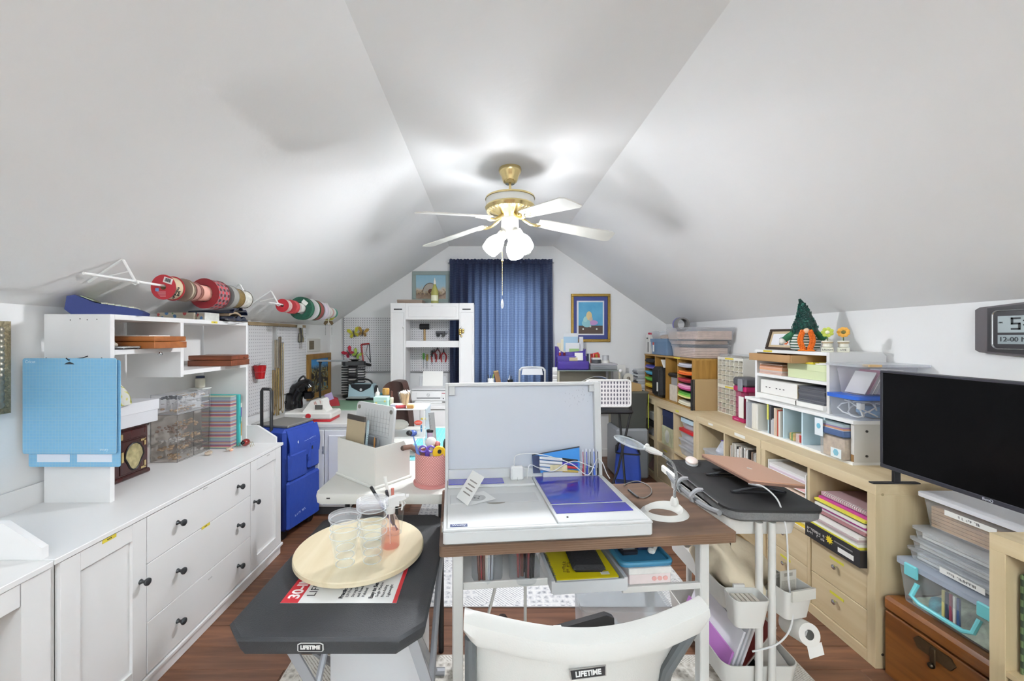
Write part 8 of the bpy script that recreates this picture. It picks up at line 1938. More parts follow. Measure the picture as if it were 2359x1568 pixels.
ob('board', G().prism([(px0, pz0), (px1, pz0), (px1, pz1), (px0, pz1)], YB - .03, YB - .024, 'y'), m_pegb, pb); ob('edge_batten', G().box(px0 - .004, px0 + .006, YB - .031, YB - .001, pz0, pz1), mat('#8d8c90', .6), pb); ob('edge_batten', G().box(px0, px1, YB - .03, YB - .001, pz0 - .006, pz0 + .004), mat('#9a999c', .6), pb)
t = T('pegboard', 'white pegboard with a red bucket on the knee wall', 'pegboard', (0, 0, 0)); ob('board', G().box(XL + .012, XL + .018, 2.72, 3.415, .80, 1.50), m_pegl, t); ob('edge_batten', G().box(XL, XL + .019, 3.405, 3.417, .80, 1.50), WHITE, t)
t = T('pegboard', 'thicker white pegboard hung with gold necklaces', 'pegboard', (0, 0, 0)); ob('board', G().box(XL + .034, XL + .040, 3.45, 4.0, .90, 1.50), m_pegl, t); ob('edge_batten', G().box(XL, XL + .041, 3.44, 3.452, .74, 1.50), mat('#c9c9c8', .5), t)
t = T('wood_rail', 'bare wood strip along the top of the knee wall pegboards', 'trim rail', (0, 0, 0)); ob('strip', G().box(XL, XL + .03, 2.66, 4.02, 1.503, 1.528, .002), mat('#b39b78', .7), t); ob('nail_head', G().cyl((XL + .029, 3.5, 1.515), (XL + .032, 3.5, 1.515), .004, n=8), STEEL, t)
t = T('bucket', 'small red metal bucket on the pegboard', 'bucket', (XL + .065, YX(598, -1.80), PZ(884, 2.85) + .006)); YBk = t.location.y
ob('pail', G().lathe([(.0005, 0), (.032, 0), (.045, .10), (.047, .104), (.044, .104)], 24, cap=False), mat('#b3151c', .25), t); ob('bail', G().tube([(.046 * math.cos(a), .046 * math.sin(a) , .10 + .02 * math.sin(a)) for a in [math.pi * k / 10 for k in range(11)]], .0015, 5), STEEL, t)
ob('ring_band', G().tube([(.0395 * math.cos(a), .0395 * math.sin(a), .055) for a in [2 * math.pi * k / 20 for k in range(20)]], .0016, 5, True), mat('#cf6a6a', .3), t)
S('peg_hook', 'steel peg hook carrying the red bucket', 'hook', G().tube([(XL + .018, YBk, t.location.z + .11), (XL + .05, YBk, t.location.z + .105), (XL + .07, YBk, t.location.z + .12)], .003, 6), STEEL)
def necklace(Y, ztop, L_, c, label, w_=.03):
 t = T('necklace', label, 'necklace', (XL + .05, Y, ztop), group='necklaces on the pegboard')
 pts = [(0, -w_ / 2, -L_ * k / 10) for k in range(11)] + [(0, 0, -L_ - .02)] + [(0, w_ / 2, -L_ + L_ * k / 10) for k in range(11)]
 ob('chain', G().tube(pts, .0045, 6, True), mat(c, .3, .7, noise=.5, scale=200), t)
 ob('peg', G().cyl((-.012, 0, 0), (.012, 0, .004), .003, n=8), STEEL, t)
for k, (px, y0, y1, c, lb) in enumerate(((631, 852, 950, '#8a6f3c', 'short antique gold necklace near the board edge'), (636, 783, 930, '#8f7f66', 'long bronze chain necklace'), (640, 847, 965, '#a08448', 'heavy gold rope necklace'), (645, 776, 940, '#7f6a48', 'long dark gold necklace on the highest peg'), (651, 790, 945, '#a89a7c', 'pale champagne bead necklace'))):
 Y = YX(px, -1.812); necklace(Y, PZ(y0, Y), (y1 - y0) * Y / F, c, lb)
t = T('key_rack', 'white hook plate with hanging silver charms', 'charm rack', (XL + .041, YX(692, -1.81), PZ(755, 3.86)))
ob('plate', G().box(0, .01, -.05, .05, -.01, .03, .003), WHITE, t)
for k in range(3): ob('charm', G().tube(smooth([(.015, -.03 + .03 * k, 0), (.02, -.028 + .03 * k, -.06 - .02 * k), (.015, -.03 + .03 * k, -.14)]), [.006] * 6 + [.013] * 6 + [.004], 8), mat(['#5f5a4c', '#3c3a38', '#7d765e'][k], .35, .5), t)
for k in range(2): ob('bead_drop', G().tube([(.015, -.02 + .04 * k, -.14), (.015, -.02 + .04 * k, -.20)], .003, 5), mat('#8d8a84', .4), t)
t = T('wall_vent', 'square white wall plate with a brown slatted vent', 'vent', (XL, YX(722, XL), 1.325)); ob('plate', G().box(0, .012, -.15, .15, -.07, .07, .003), mat('#d9d7d0', .5), t); ob('louver', G().box(.012, .016, -.125, -.02, -.045, .045), mat('#6d624e', .6), t); g = G(); [g.box(.016, .018, -.12, -.025, -.04 + .012 * k, -.034 + .012 * k) for k in range(7)]; ob('slats', g, mat('#857a64', .6), t)['kind'] = 'stuff'
m_art1, nt, p = nodes_of('abstract_dark')
tc = nt.nodes.new('ShaderNodeTexCoord'); nz = nt.nodes.new('ShaderNodeTexNoise'); nz.inputs['Scale'].default_value = 9; nz.inputs['Detail'].default_value = 6; nz.inputs['Distortion'].default_value = 2.5
nt.links.new(tc.outputs['Object'], nz.inputs['Vector']); sx = nt.nodes.new('ShaderNodeSeparateXYZ'); nt.links.new(tc.outputs['Object'], sx.inputs[0])
mr = nt.nodes.new('ShaderNodeMapRange'); mr.inputs[1].default_value = .30; mr.inputs[2].default_value = .36; nt.links.new(sx.outputs['Z'], mr.inputs[0])
cr = nt.nodes.new('ShaderNodeValToRGB'); e = cr.color_ramp.elements; e[0].position = .4; e[0].color = (*lin('#1c1a18'), 1); e[1].position = .62; e[1].color = (*lin('#3f6f86'), 1); q = e.new(.5); q.color = (*lin('#35302a'), 1); q = e.new(.57); q.color = (*lin('#b9a24a'), 1)
nt.links.new(nz.outputs[0], cr.inputs[0]); mx = nt.nodes.new('ShaderNodeMix'); mx.data_type = 'RGBA'; mx.inputs[7].default_value = (*lin('#3f8fc9'), 1); nt.links.new(mr.outputs[0], mx.inputs[0]); nt.links.new(cr.outputs[0], mx.inputs[6]); nt.links.new(mx.outputs[2], p.inputs['Base Color'])
pa = T('painting', 'gold framed dark abstract painting with a blue sky on the knee wall', 'painting', (XL + .001, 4.09, .76), R(90))
wall_frame(pa, Matrix(), .58, .47, .055, .03, wood('#a17a3c', '#84602a', 'z', 4, .45), [('canvas', .055, .525, .055, .415, .012, m_art1)])
m_art2, nt, p = nodes_of('abstract_sea')
tc = nt.nodes.new('ShaderNodeTexCoord'); nz = nt.nodes.new('ShaderNodeTexNoise'); nz.inputs['Scale'].default_value = 14; nz.inputs['Detail'].default_value = 6; nz.inputs['Distortion'].default_value = 1.5; nt.links.new(tc.outputs['Object'], nz.inputs['Vector'])
sx = nt.nodes.new('ShaderNodeSeparateXYZ'); nt.links.new(tc.outputs['Object'], sx.inputs[0]); ad = nt.nodes.new('ShaderNodeMath'); ad.operation = 'MULTIPLY_ADD'; ad.inputs[1].default_value = .16; nt.links.new(nz.outputs[0], ad.inputs[0]); nt.links.new(sx.outputs['Z'], ad.inputs[2])
mr = nt.nodes.new('ShaderNodeMapRange'); mr.inputs[1].default_value = .05; mr.inputs[2].default_value = .42; nt.links.new(ad.outputs[0], mr.inputs[0])
cr = nt.nodes.new('ShaderNodeValToRGB'); e = cr.color_ramp.elements; e[0].color = (*lin('#8d8f8a'), 1); e[1].position = .95; e[1].color = (*lin('#8fb9cc'), 1)
for q_, c_ in ((.2, '#a8907c'), (.38, '#6a5140'), (.48, '#c9b49a'), (.6, '#9ec0cf')): q = e.new(q_); q.color = (*lin(c_), 1)
nt.links.new(mr.outputs[0], cr.inputs[0]); nt.links.new(cr.outputs[0], p.inputs['Base Color'])
Yw = YB - .002
pa = T('painting', 'sea toned relief painting in a flat sage frame beside the curtain', 'painting', (PX(950, Yw), Yw, PZ(697, Yw)))
wq, hq = PX(1036, Yw) - PX(950, Yw), PZ(625, Yw) - PZ(697, Yw)
wall_frame(pa, Matrix(), wq, hq, .045, .02, mat('#93a09c', .6), [('canvas', .045, wq - .045, .045, hq - .045, .012, m_art2)])
g = G(); g.tube([(wq * .48 + .09 * math.cos(a), -.014, .11 + .12 * math.sin(a)) for a in [math.pi * k / 14 for k in range(15)]], .004, 6); ob('relief_arch', g, mat('#6a5a4c', .5), pa)
ob('relief_shell', G().prism([(wq * .48 + .085 * math.cos(a), .11 + .115 * math.sin(a)) for a in [math.pi * k / 14 for k in range(15)]], -.014, -.012, 'y'), mat('#b3aa9e', .6, noise=.2, scale=20), pa)
ob('relief_rock', G().sph((wq * .5, -.012, .13), .035, 12, (1, .2, 1)), mat('#5a3426', .5), pa)
for k in range(6): ob('relief_wave', G().tube(smooth([(.055 + .05 * k, -.014, .10 + .012 * (k % 3)), (.08 + .05 * k, -.016, .125), (.10 + .05 * k, -.014, .095)]), .004, 5), mat('#c9b48c', .3, .4), pa)
m_art3, nt, p = nodes_of('abstract_lagoon')
tc = nt.nodes.new('ShaderNodeTexCoord'); nz = nt.nodes.new('ShaderNodeTexNoise'); nz.inputs['Scale'].default_value = 8; nz.inputs['Detail'].default_value = 4; nt.links.new(tc.outputs['Object'], nz.inputs['Vector'])
sx = nt.nodes.new('ShaderNodeSeparateXYZ'); nt.links.new(tc.outputs['Object'], sx.inputs[0]); mr = nt.nodes.new('ShaderNodeMath'); mr.operation = 'GREATER_THAN'; mr.inputs[1].default_value = .19; nt.links.new(sx.outputs['Z'], mr.inputs[0])
mx0 = nt.nodes.new('ShaderNodeMix'); mx0.data_type = 'RGBA'; mx0.inputs[6].default_value = (*lin('#2f86b8'), 1); mx0.inputs[7].default_value = (*lin('#6fb9d9'), 1); nt.links.new(nz.outputs[0], mx0.inputs[0])
mx = nt.nodes.new('ShaderNodeMix'); mx.data_type = 'RGBA'; mx.inputs[6].default_value = (*lin('#54443c'), 1); nt.links.new(mr.outputs[0], mx.inputs[0]); nt.links.new(mx0.outputs[2], mx.inputs[7]); nt.links.new(mx.outputs[2], p.inputs['Base Color'])
pa = T('framed_picture', 'gold framed blue lagoon picture with a navy mat on the gable wall', 'picture', (PX(1315, Yw), Yw, PZ(787, Yw)))
wq, hq = PX(1405, Yw) - PX(1315, Yw), PZ(677, Yw) - PZ(787, Yw)
wall_frame(pa, Matrix(), wq, hq, .03, .025, GOLD, [('navy_mat', .03, wq - .03, .03, hq - .03, .010, mat('#3b4585', .6)), ('white_mat', .068, wq - .072, .078, hq - .08, .013, mat('#dfe0e4', .6)), ('print', .088, wq - .088, .095, hq - .097, .0145, m_art3)])
cxp = wq * .47
pet = [('#8fc4cc', -.03, .22, .06, .05), ('#b98fc0', .04, .225, .06, .03), ('#d9c08c', -.005, .30, .035, .06), ('#c9b3a0', .01, .27, .028, .028), ('#a9d2d0', -.045, .25, .03, .05)]
for c, x, z, rx_, rz_ in pet: ob('painted_shape', G().sph((cxp + x, -.0146, z), 1, 14, (rx_, .002, rz_)), mat(c, .5), pa)
for x in (-.075, .085, .01): ob('painted_dot', G().sph((cxp + x, -.0146, .15 if x != .01 else .18), 1, 10, (.011, .002, .011)), mat('#dcdcd4', .5), pa)
def on_peg(px, py): Y = YB - .05; return (PX(px, Y), Y, PZ(py, Y))
x, y, z = on_peg(978, 752)
t = T('rubber_mallet', 'black rubber mallet with a wooden handle on the pegboard', 'mallet', (x, y, z)); ob('head', G().cyl((-.055, 0, .0), (.055, 0, .0), .032, n=18), BLACK, t); ob('handle', G().tube([(.0, 0, -.02), (.002, 0, -.20)], [.012, .014], 10), mat('#c2a173', .6), t)
x, y, z = on_peg(1016, 768)
t = T('toy_truck', 'dark grey metal toy truck hung on the pegboard', 'toy truck', (x, y, z)); ob('bed', G().box(-.06, .045, -.02, .015, -.005, .03, .006), mat('#3c3c42', .4), t); ob('cab', G().box(.045, .08, -.02, .015, -.005, .035, .008), mat('#8f9096', .35), t)
for xx in (-.03, .03): ob('wheel', G().cyl((xx, -.024, -.018), (xx, .0, -.018), .02, n=16), BLACK, t)
for k, (px, py, lb, c1) in enumerate(((1000, 812, 'red handled pliers left of the cutters on the pegboard', '#a82a2a'), (1022, 812, 'bright red cutters on the pegboard', '#b5232a'), (1008, 805, 'dark needle nose pliers on the pegboard', '#6a2a2c'))):
 x, y, z = on_peg(px, py); t = T('pliers', lb, 'pliers', (x, y, z), group='pliers on the pegboard')
 ob('jaw', G().prism([(-.012, 0), (.012, 0), (.004, .045), (-.004, .045)], -.004, .004, 'y'), DGREY, t)
 for s in (-1, 1): ob('grip', G().tube(smooth([(s * .006, 0, 0), (s * .03, 0, -.04), (s * .022, 0, -.11)]), .008, 8), mat(c1, .4), t)
for k, (px, py, lb, c1) in enumerate(((976, 812, 'screwdriver with a clear green handle on the pegboard', '#5aa84a'), (984, 815, 'awl with an amber handle on the pegboard', '#a88a3a'), (995, 806, 'slim black screwdriver on the pegboard', '#26262a'))):
 x, y, z = on_peg(px, py); t = T('screwdriver', lb, 'screwdriver', (x, y, z), group='drivers on the pegboard'); ob('handle', G().tube([(0, 0, -.005), (0, 0, -.05), (0, 0, -.08)], [.012, .014, .008], 10), mat(c1, .3), t); ob('shaft', G().cyl((0, 0, -.08), (0, 0, -.17), .004, n=8), STEEL, t); ob('hook', G().tube([(0, .018, .01), (0, 0, .012), (0, -.01, .0)], .002, 5), STEEL, t)
x, y, z = on_peg(843, 815)
t = T('hacksaw', 'red framed hacksaw on the pegboard', 'hacksaw', (x, y, z)); ob('frame', G().tube(smooth([(.04, 0, .12), (-.05, 0, .11), (-.052, 0, .09), (-.03, 0, -.09), (-.02, 0, -.11)]), .009, 8), mat('#9c2a2a', .4), t); ob('handle', G().tube([(-.02, 0, -.11), (.03, 0, -.125), (.06, 0, -.13)], [.015, .016, .014], 10), BLACK, t); ob('blade', G().prism([(.035, .12), (.045, .12), (.06, -.10), (.05, -.10)], -.002, .002, 'y'), DGREY, t); ob('wire_saw', G().tube([(.02, -.006, .10), (.0, -.006, .0), (.05, -.006, -.08)], .003, 6), BLACK, t)
def butterfly(px, py, Y, c1, c2, label, s=1.0, roll=0, chains=False):
 t = T('butterfly_ornament', label, 'ornament', (PX(px, Y), Y, PZ(py, Y)), group='butterfly ornaments')
 for sd in (-1, 1):
  M_ = Matrix.Rotation(roll, 4, 'Y')
  for nm, pts, c in (('upper_wing', [(.004, .0), (.03, .05), (.058, .055), (.06, .03), (.035, .002)], c1), ('lower_wing', [(.004, -.002), (.036, -.004), (.048, -.03), (.03, -.045), (.008, -.02)], c2)):
   g = G(); g.m = M_; g.prism([(sd * a * s, b * s) for a, b in pts], -.003, .003, 'y'); ob(nm, g, mat(c, .35, noise=.35, scale=40), t)
 g = G(); g.m = Matrix.Rotation(roll, 4, 'Y'); g.tube([(0, -.002, .03 * s), (0, -.002, -.04 * s)], [.004 * s, .006 * s], 8); ob('body', g, mat('#d8d2c4' if chains else '#3a302c', .5), t)
 if chains:
  for sd in (-1, 1):
   g = G(); [g.sph((sd * .03, 0, -.05 - .012 * k), .003, 6) for k in range(8)]; ob('bead_chain', g, DGREY, t)
  ob('hanger', G().tube([(0, 0, .03), (0, 0, .14)], .001, 5), STEEL, t)
 return t
butterfly(757, 738, 3.82, '#a3a03c', '#6d5a3c', 'lime and plum butterfly mobile hanging below the ribbon rack', 1.0, 0, True)
butterfly(815, 767, YB - .045, '#c4bf3a', '#b0a92e', 'yellow butterfly on the pegboard', 1.15, R(-15))
butterfly(836, 765, YB - .05, '#b08a3c', '#8a6a34', 'amber brown butterfly on the pegboard', 1.05, R(12))
butterfly(803, 812, YB - .045, '#b3243a', '#9c2036', 'red butterfly on the pegboard', 1.1, R(-40))
butterfly(822, 816, YB - .052, '#a8c24a', '#93b03c', 'lime green butterfly on the pegboard', 1.0, R(35))
# back right
stx0, stx1, sty0, sty1, stz = PX(1284, 4.32), PX(1428, 4.32), 4.30, 4.66, PZ(852, 4.32)
bs = T('shelf_stand', 'glass topped shelf stand with a white slatted side by the back wall', 'shelf stand', (0, 0, 0))
ob('glass_top', G().box(stx0, stx1, sty0, sty1, stz - .012, stz), mat('#7d8a84', .15), bs); ob('back_panel', G().box(stx0 + .03, stx1 - .06, sty1 - .03, sty1 - .02, .70, stz - .012), mat('#a89f8e', .7), bs)
for x, y in ((stx0, sty0), (stx1 - .02, sty0), (stx0, sty1 - .02), (stx1 - .02, sty1 - .02)): ob('post', G().box(x, x + .02, y, y + .02, 0, stz - .012), mat('#b9b49f', .5), bs)
ob('end_cap', G().sph((stx1, sty0, stz - .006), .02, 12), WHITE, bs); ob('lower_shelf', G().box(stx0, stx1 + .1, sty0, sty1, .78, .80), WHITE, bs)
sl_ = ob('slat_frame', G().box(stx0 - .052, stx0 - .004, sty0 + .01, sty0 + .03, .60, stz + .03), WHITE, bs)
for k in range(9): ob('slat', G().at((stx0 - .03, sty0, .66 + k * .045), ry=0, rx=R(25)).box(-.028, .018, -.01, .006, 0, .03, .002), WHITE, sl_)
pu = T('desk_organizer', 'glossy purple stepped desk organizer stuffed with envelopes', 'desk organizer', (PX(1285, 4.33), 4.33, stz))
wp = PX(1358, 4.33) - PX(1285, 4.33)
m_pur = mat('#4c3a96', .2, coat=.5)
ob('front_tray', G().box(0, wp, 0, .08, 0, .095, .012), m_pur, pu); ob('mid_step', G().box(.01, wp - .01, .08, .15, 0, .15, .008), m_pur, pu); ob('back_step', G().prism([(.01, 0), (wp - .005, 0), (wp - .005, .225), (wp - .04, .20), (.09, .185), (.05, .205), (.03, .25), (.01, .25)], .15, .17, 'y'), m_pur, pu); ob('back_step', G().prism([(.01, 0), (wp - .005, 0), (wp - .005, .225), (.03, .25), (.01, .25)], .24, .25, 'y'), m_pur, pu)
for k, (x0, x1, z0, z1, y, c, lb) in enumerate(((.11, .27, .18, .40, .215, '#e0e2e4', 'tall white sheet'), (.07, .10, .12, .33, .20, '#e6dfc8', 'cream card'), (.10, .26, .26, .36, .195, '#a9c8de', 'light blue envelope'), (.12, .28, .15, .29, .185, '#e2e3e6', 'white envelope'), (.16, .27, .16, .225, .178, '#9cc07c', 'green envelope'), (.28, .325, .14, .36, .21, '#dcdde2', 'white booklet'), (.03, .10, .13, .29, .22, '#e2dac0', 'ivory folder'))):
 t = T('envelope', lb + ' in the purple organizer', 'envelope', (pu.location.x, pu.location.y, stz), group='papers in the purple organizer'); ob('sheet', G().box(x0, x1, y, y + .004, z0 - .08, z1), mat(c, .7), t); ob('flap', G().prism([(x0 + .003, z1 - .003), (x1 - .003, z1 - .003), ((x0 + x1) / 2, z1 - .3 * (z1 - z0))], y - .001, y, 'y'), mat(c, .7), t)
for k, (x, c, lb) in enumerate(((.04, '#8a2f2c', 'red capped tiny jar'), (.09, '#6a2030', 'dark red tiny bottle'))):
 t = T('tiny_bottle', lb + ' in the purple organizer', 'bottle', (pu.location.x + x, pu.location.y + .10, stz + .1505)); ob('glass', G().lathe([(.012, 0), (.013, .03), (.008, .035)], 14), mat(c, .2), t); ob('cap', G().lathe([(.009, .035), (.009, .05), (.005, .052)], 14), mat('#dcdcd8', .3), t)
t = T('notecard', 'ruled white note cards in the purple organizer', 'card', (pu.location.x + .2, pu.location.y + .075, stz + .1)); g = G(); g.at(rx=R(-10), rz=R(-6)); g.box(0, .09, 0, .004, 0, .085); ob('card', g, PAPER, t); g = G(); g.at(rx=R(-10), rz=R(-6)); g.box(-.06, .03, -.01, -.006, -.005, .03); ob('tan_card', g, mat('#c9bb96', .7), t)
t = T('flat_case', 'clear flat case of cutting tools on the glass shelf', 'case', (PX(1361, 4.33), 4.33, stz)); ob('base', G().box(0, .29, 0, .22, 0, .045, .006), clear('#cfd2d8', .35, .2), t); ob('lid', G().box(-.002, .292, -.002, .222, .046, .07, .006), clear('#d6d2da', .4, .2), t); ob('tool', G().tube([(.04, .05, .02), (.25, .12, .025)], .006, 6), DGREY, t)
def roll(x, y, z, r_, h_, c, c2, lb):
 t = T('tape_roll', lb, 'tape', (x, y, z), group='tapes on the flat case'); ob('roll', G().lathe([(r_ * .6, 0), (r_, 0), (r_, h_), (r_ * .6, h_)], 24, cap=False), mat(c, .45), t); ob('core', G().lathe([(r_ * .6, .001), (r_ * .55, .001), (r_ * .55, h_ - .001), (r_ * .6, h_ - .001)], 24, cap=False), mat(c2, .6), t)
fx, fy = PX(1361, 4.33), 4.33; fz = stz + .0705
roll(fx + .07, fy + .05, fz, .052, .04, '#45474c', '#8a8a8a', 'dark grey tape roll on the flat case'); roll(fx + .175, fy + .05, fz, .042, .03, '#dcdcd8', '#b9b9b8', 'white tape roll on the flat case'); roll(fx + .175, fy + .05, fz + .031, .034, .055, '#b9bcc0', '#7a7c80', 'silver foil roll on the white tape roll')
t = T('craft_iron', 'small white and red craft iron on the dark tape roll', 'craft iron', (fx + .07, fy + .05, fz + .0405)); ob('sole', G().prism([(-.045, -.03), (.045, -.03), (.05, 0), (.045, .03), (-.045, .03)], 0, .02), mat('#dcdcd8', .35), t); ob('handle', G().tube([(-.03, 0, .02), (-.028, 0, .06), (.02, 0, .07), (.035, 0, .02)], .012, 8), mat('#c03a34', .35), t)
t = T('color_swatches', 'fan of red and yellow color chips behind the tape rolls', 'swatch', (fx - .005, fy + .13, fz))
for k, c in enumerate(('#3a3f5a', '#b9bcb4', '#b53228', '#8f2a24', '#c43c2c', '#dca83a', '#e0c05a', '#d98a34')): ob('chip', G().box(.018 * k, .018 * k + .015, 0, .03, 0, .10), mat(c, .5), t)
t = T('power_strip_bag', 'blue and white packet on the lower shelf of the stand', 'packet', (stx0 + .38, sty0 + .04, .8005)); ob('packet', G().box(0, .30, 0, .16, 0, .135, .03), mat('#3f74bd', .4, noise=.25, scale=18), t); ob('white_flap', G().surf(lambda u, v: (-.08 + .25 * u, .02 + .12 * v, .13 + .05 * math.sin(2.6 * u) - .02 * v), 8, 4, (0, 0, .004)), PAPER, t)
t = T('small_fan', 'round cream clip fan behind the packet', 'fan', (stx1 + .10, sty0 + .06, .8005)); ob('stand', G().cyl((0, 0, 0), (0, 0, .12), .012, n=10), CREAM_PLASTIC, t); g = G(); g.at((0, 0, .16), rx=R(90)); g.lathe([(.02, -.02), (.055, -.02), (.055, .02), (.02, .02)], 20); ob('shroud', g, mat('#d9d5c8', .4), t); ob('hub', G().sph((0, -.02, .16), .02, 12), mat('#7d7468', .4), t)
S('foam_board', 'white foam board leaning behind the clip fan', 'board', G().box(stx1 + .02, stx1 + .16, sty1 - .05, sty1 - .035, .8005, 1.09), PAPER)
lc = T('lattice_chair', 'folding chair with a white framed lattice back and black seat', 'chair', (PX(1412, 3.30) - .22, 3.30, 0))
WL = PX(1453, 3.30) - PX(1412, 3.30) + .22; zl0, zl1 = PZ(936, 3.30), PZ(876, 3.30)
m_lat, nt, p = nodes_of('lattice')
tc = nt.nodes.new('ShaderNodeTexCoord'); vo = nt.nodes.new('ShaderNodeTexVoronoi'); mp = nt.nodes.new('ShaderNodeMapping'); mp.inputs['Rotation'].default_value = (R(90), R(45), 0); mp.inputs['Scale'].default_value = (55, 55, 30); nt.links.new(tc.outputs['Object'], mp.inputs[0]); nt.links.new(mp.outputs[0], vo.inputs['Vector']); vo.inputs['Scale'].default_value = 1; vo.inputs['Randomness'].default_value = 0
cr = nt.nodes.new('ShaderNodeValToRGB'); e = cr.color_ramp.elements; e[0].position = .30; e[0].color = (*lin('#54505c'), 1); e[1].position = .42; e[1].color = (*lin('#d6d2d2'), 1); nt.links.new(vo.outputs['Distance'], cr.inputs[0]); nt.links.new(cr.outputs[0], p.inputs['Base Color'])
ob('lattice_panel', G().prism(rrect(0, WL, zl0, zl1, .025), 0, .012, 'y'), m_lat, lc); ob('frame', G().tube([(a, .004, b) for a, b in rrect(0, WL, zl0, zl1, .025)], .009, 8, True), mat('#dad8d6', .4), lc)
ob('seat', G().box(-.02, WL + .02, -.02, .34, zl0 - .06, zl0 - .03, .012), BLACK, lc)
for s in (0, 1):
 x = WL * s; ob('leg', G().tube([(x, .0, zl0 - .05), (x - (.10 if s else -.10), .02, .30), (x - (.2 if s else -.2), .05, .01)], .010, 8), BLACK, lc); ob('leg', G().tube([(x, .30, zl0 - .05), (x, .10, .01)], .010, 8), BLACK, lc); ob('back_post', G().cyl((x, .006, zl0 - .05), (x, .006, zl0), .009, n=8), BLACK, lc)
gc2 = T('metal_chair', 'light grey metal folding chair under the window', 'chair', (PX(1226, 3.75), 3.75, 0))
hw = .12; zt = PZ(846, 3.75)
ob('frame', G().tube(smooth([(-hw, .10, .30), (-hw, .0, zt - .10), (-hw + .008, -.004, zt - .03), (-hw + .04, -.005, zt), (hw - .04, -.005, zt), (hw - .008, -.004, zt - .03), (hw, 0, zt - .10), (hw, .10, .30)]), .009, 8), mat('#c9cacc', .35, .4), gc2)
ob('back_panel', G().prism([(-hw + .02, zt - .07), (hw - .02, zt - .07), (hw - .03, zt - .008), (-hw + .03, zt - .008)], -.008, .0, 'y'), mat('#c3c4c7', .4), gc2); ob('seat', G().box(-hw, hw, .0, .34, .44, .46, .008), mat('#c3c4c7', .4), gc2)
for s in (-1, 1): ob('leg', G().tube([(s * hw, .10, .30), (s * hw, .30, .005)], .009, 8), mat('#c9cacc', .35, .4), gc2); ob('leg', G().tube([(s * hw, .30, .45), (s * hw, -.06, .005)], .009, 8), mat('#c9cacc', .35, .4), gc2)
wtb = T('sewing_table', 'narrow white table under the window', 'table', (0, 0, 0)); tz = .90
ob('top', G().box(-.10, .30, 4.02, 4.42, tz - .03, tz, .004), WHITE_LAM, wtb)
for x, y in ((-.08, 4.04), (.26, 4.04), (-.08, 4.38), (.26, 4.38)): ob('leg', G().box(x, x + .025, y, y + .025, 0, tz - .03), WHITE_LAM, wtb)
def wt_item(px, y): return (PX(px, y), y, tz)
x, y, z = wt_item(1142, 4.12)
t = T('desk_pot', 'white pot of pens on the table under the window', 'pen pot', (x - .05, y, z)); ob('pot', G().lathe([(.0005, 0), (.03, 0), (.034, .085)], 18, cap=False), WHITE, t); ob('pen', G().cyl((.005, 0, .02), (.03, 0, .13), .005, n=8), mat('#8fae3c', .4), t); ob('pen', G().cyl((-.01, 0, .02), (-.03, .01, .12), .005, n=8), DGREY, t); ob('pen', G().cyl((.0, .01, .02), (-.005, .01, .115), .004, n=8), mat('#3a4a5c', .4), t)
t = T('wood_swatch', 'brown wooden card leaning in the window table clutter', 'wood card', (x + .015, y - .02, z)); g = G(); g.at(rz=R(15), rx=R(-14), ry=R(-10)); g.box(0, .05, 0, .02, 0, .165); ob('card', g, wood('#8a6238', '#6f4c28', 'z', 4, .5), t); g = G(); g.at(rz=R(15), rx=R(-14), ry=R(-10)); g.box(.0, .05, -.002, 0, .15, .165); ob('end_band', g, mat('#a88a5a', .5), t)
t = T('white_ruler', 'white triangle ruler leaning in the window table clutter', 'ruler', (x + .10, y, z)); g = G(); g.at(ry=R(16)); g.prism([(0, 0), (.03, 0), (.012, .13)], 0, .004, 'y'); ob('blade', g, mat('#d9d9dc', .3), t); g = G(); g.at(ry=R(16)); g.box(.004, .02, -.003, 0, .0, .05); ob('scale_print', g, mat('#a9a9ac', .5), t)
t = T('black_pot', 'black wire cup of tools on the table under the window', 'cup', (x + .15, y + .01, z)); ob('cup', G().lathe([(.0005, 0), (.028, 0), (.03, .07)], 16, cap=False), BLACK, t); ob('tool', G().cyl((0, 0, .02), (.012, 0, .105), .005, n=8), DGREY, t)
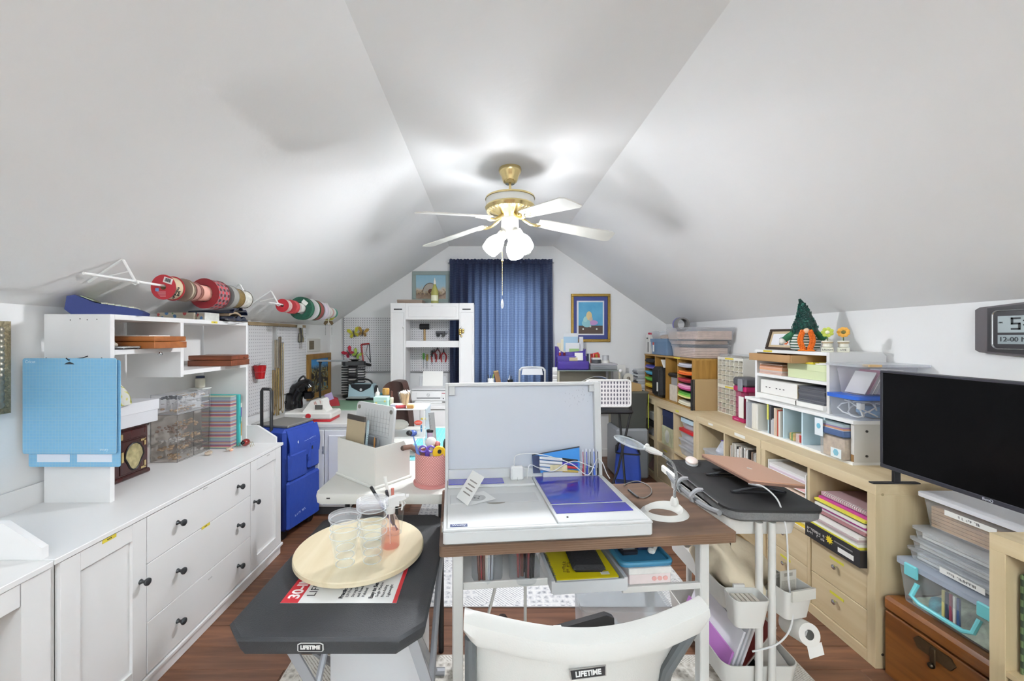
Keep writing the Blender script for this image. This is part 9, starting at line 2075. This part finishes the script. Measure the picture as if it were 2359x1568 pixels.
for k in range(4):
 xx = x + .09 + .08 * k - .1
 S('thread_spool', ['white thread spool by the pen pot', 'silver thread spool under the wooden card', 'grey thread spool by the black cup', 'white thread spool by the folding chair'][k], 'thread spool', G().lathe([(.016, 0), (.016, .004), (.010, .006), (.010, .03), (.016, .032), (.016, .036)], 14), mat(['#dcdcd8', '#b9bcc0', '#9a9ca0', '#e2e2de'][k], .3), 'thread spools under the window', (xx, 4.06, tz))
t = tub('storage_bin', 'dark clear bin with a speckled lime edge by the corner bookcase', 1.30, 1.60, 3.98, 4.28, .50, .86, clear('#5f615c', .55, .3, '#8a8c84'), mat('#55564e', .5), [stuffing('#6d6a5c', .8)], cat='storage bin')
ob('lime_edge', G().box(.30, .304, .0, .012, .0, .34), mat('#b3b83c', .5, noise=.6, scale=80), t)
S('paper_bundle', 'bundle of tan papers on the dark bin', 'paper', G().prism([(0, 0), (.16, 0), (.15, .07), (.05, .09)], 0, .14, 'y'), mat('#a88a5c', .7), None, (1.40, 4.04, .862))
S('plastic_crate', 'grey lidded crate under the dark bin in the corner', 'crate', G().box(1.28, 1.60, 3.96, 4.30, .0, .498, .02), mat('#8d9094', .5))
cb = T('cooler_bag', 'royal blue soft cooler bag with black trim on the floor', 'bag', (1.30, 3.72, 0), R(-18))
ob('body', loft([(rrect(-.10, .10, -.14, .14, .03, 4), .0), (rrect(-.115, .115, -.15, .15, .03, 4), .15), (rrect(-.10, .10, -.14, .14, .03, 4), .36), (rrect(-.05, .05, -.13, .13, .02, 4), .43)]), m_nyl, cb)
ob('black_trim', G().tube([(a, b, .36) for a, b in rrect(-.103, .103, -.143, .143, .03, 4)], .007, 6, True), BLACK, cb)
ob('handle', G().tube(smooth([(-.09, -.10, .36), (-.08, -.10, .44), (0, -.08, .50), (.08, -.10, .44), (.09, -.10, .36)]), .009, 8), BLACK, cb); ob('front_strap', G().box(-.10, .10, -.153, -.149, .10, .13), mat('#16244e', .6), cb)
t = T('wall_outlet', 'white wall outlet above the window desk side', 'outlet', (AX1 + .03, YB, .98)); ob('plate', G().box(-.035, .035, -.006, 0, -.055, .055, .002), WHITE, t)
for z in (-.022, .022): ob('socket', G().box(-.014, .014, -.0075, -.006, z - .014, z + .014, .002), mat('#c9c9c6', .5), t)
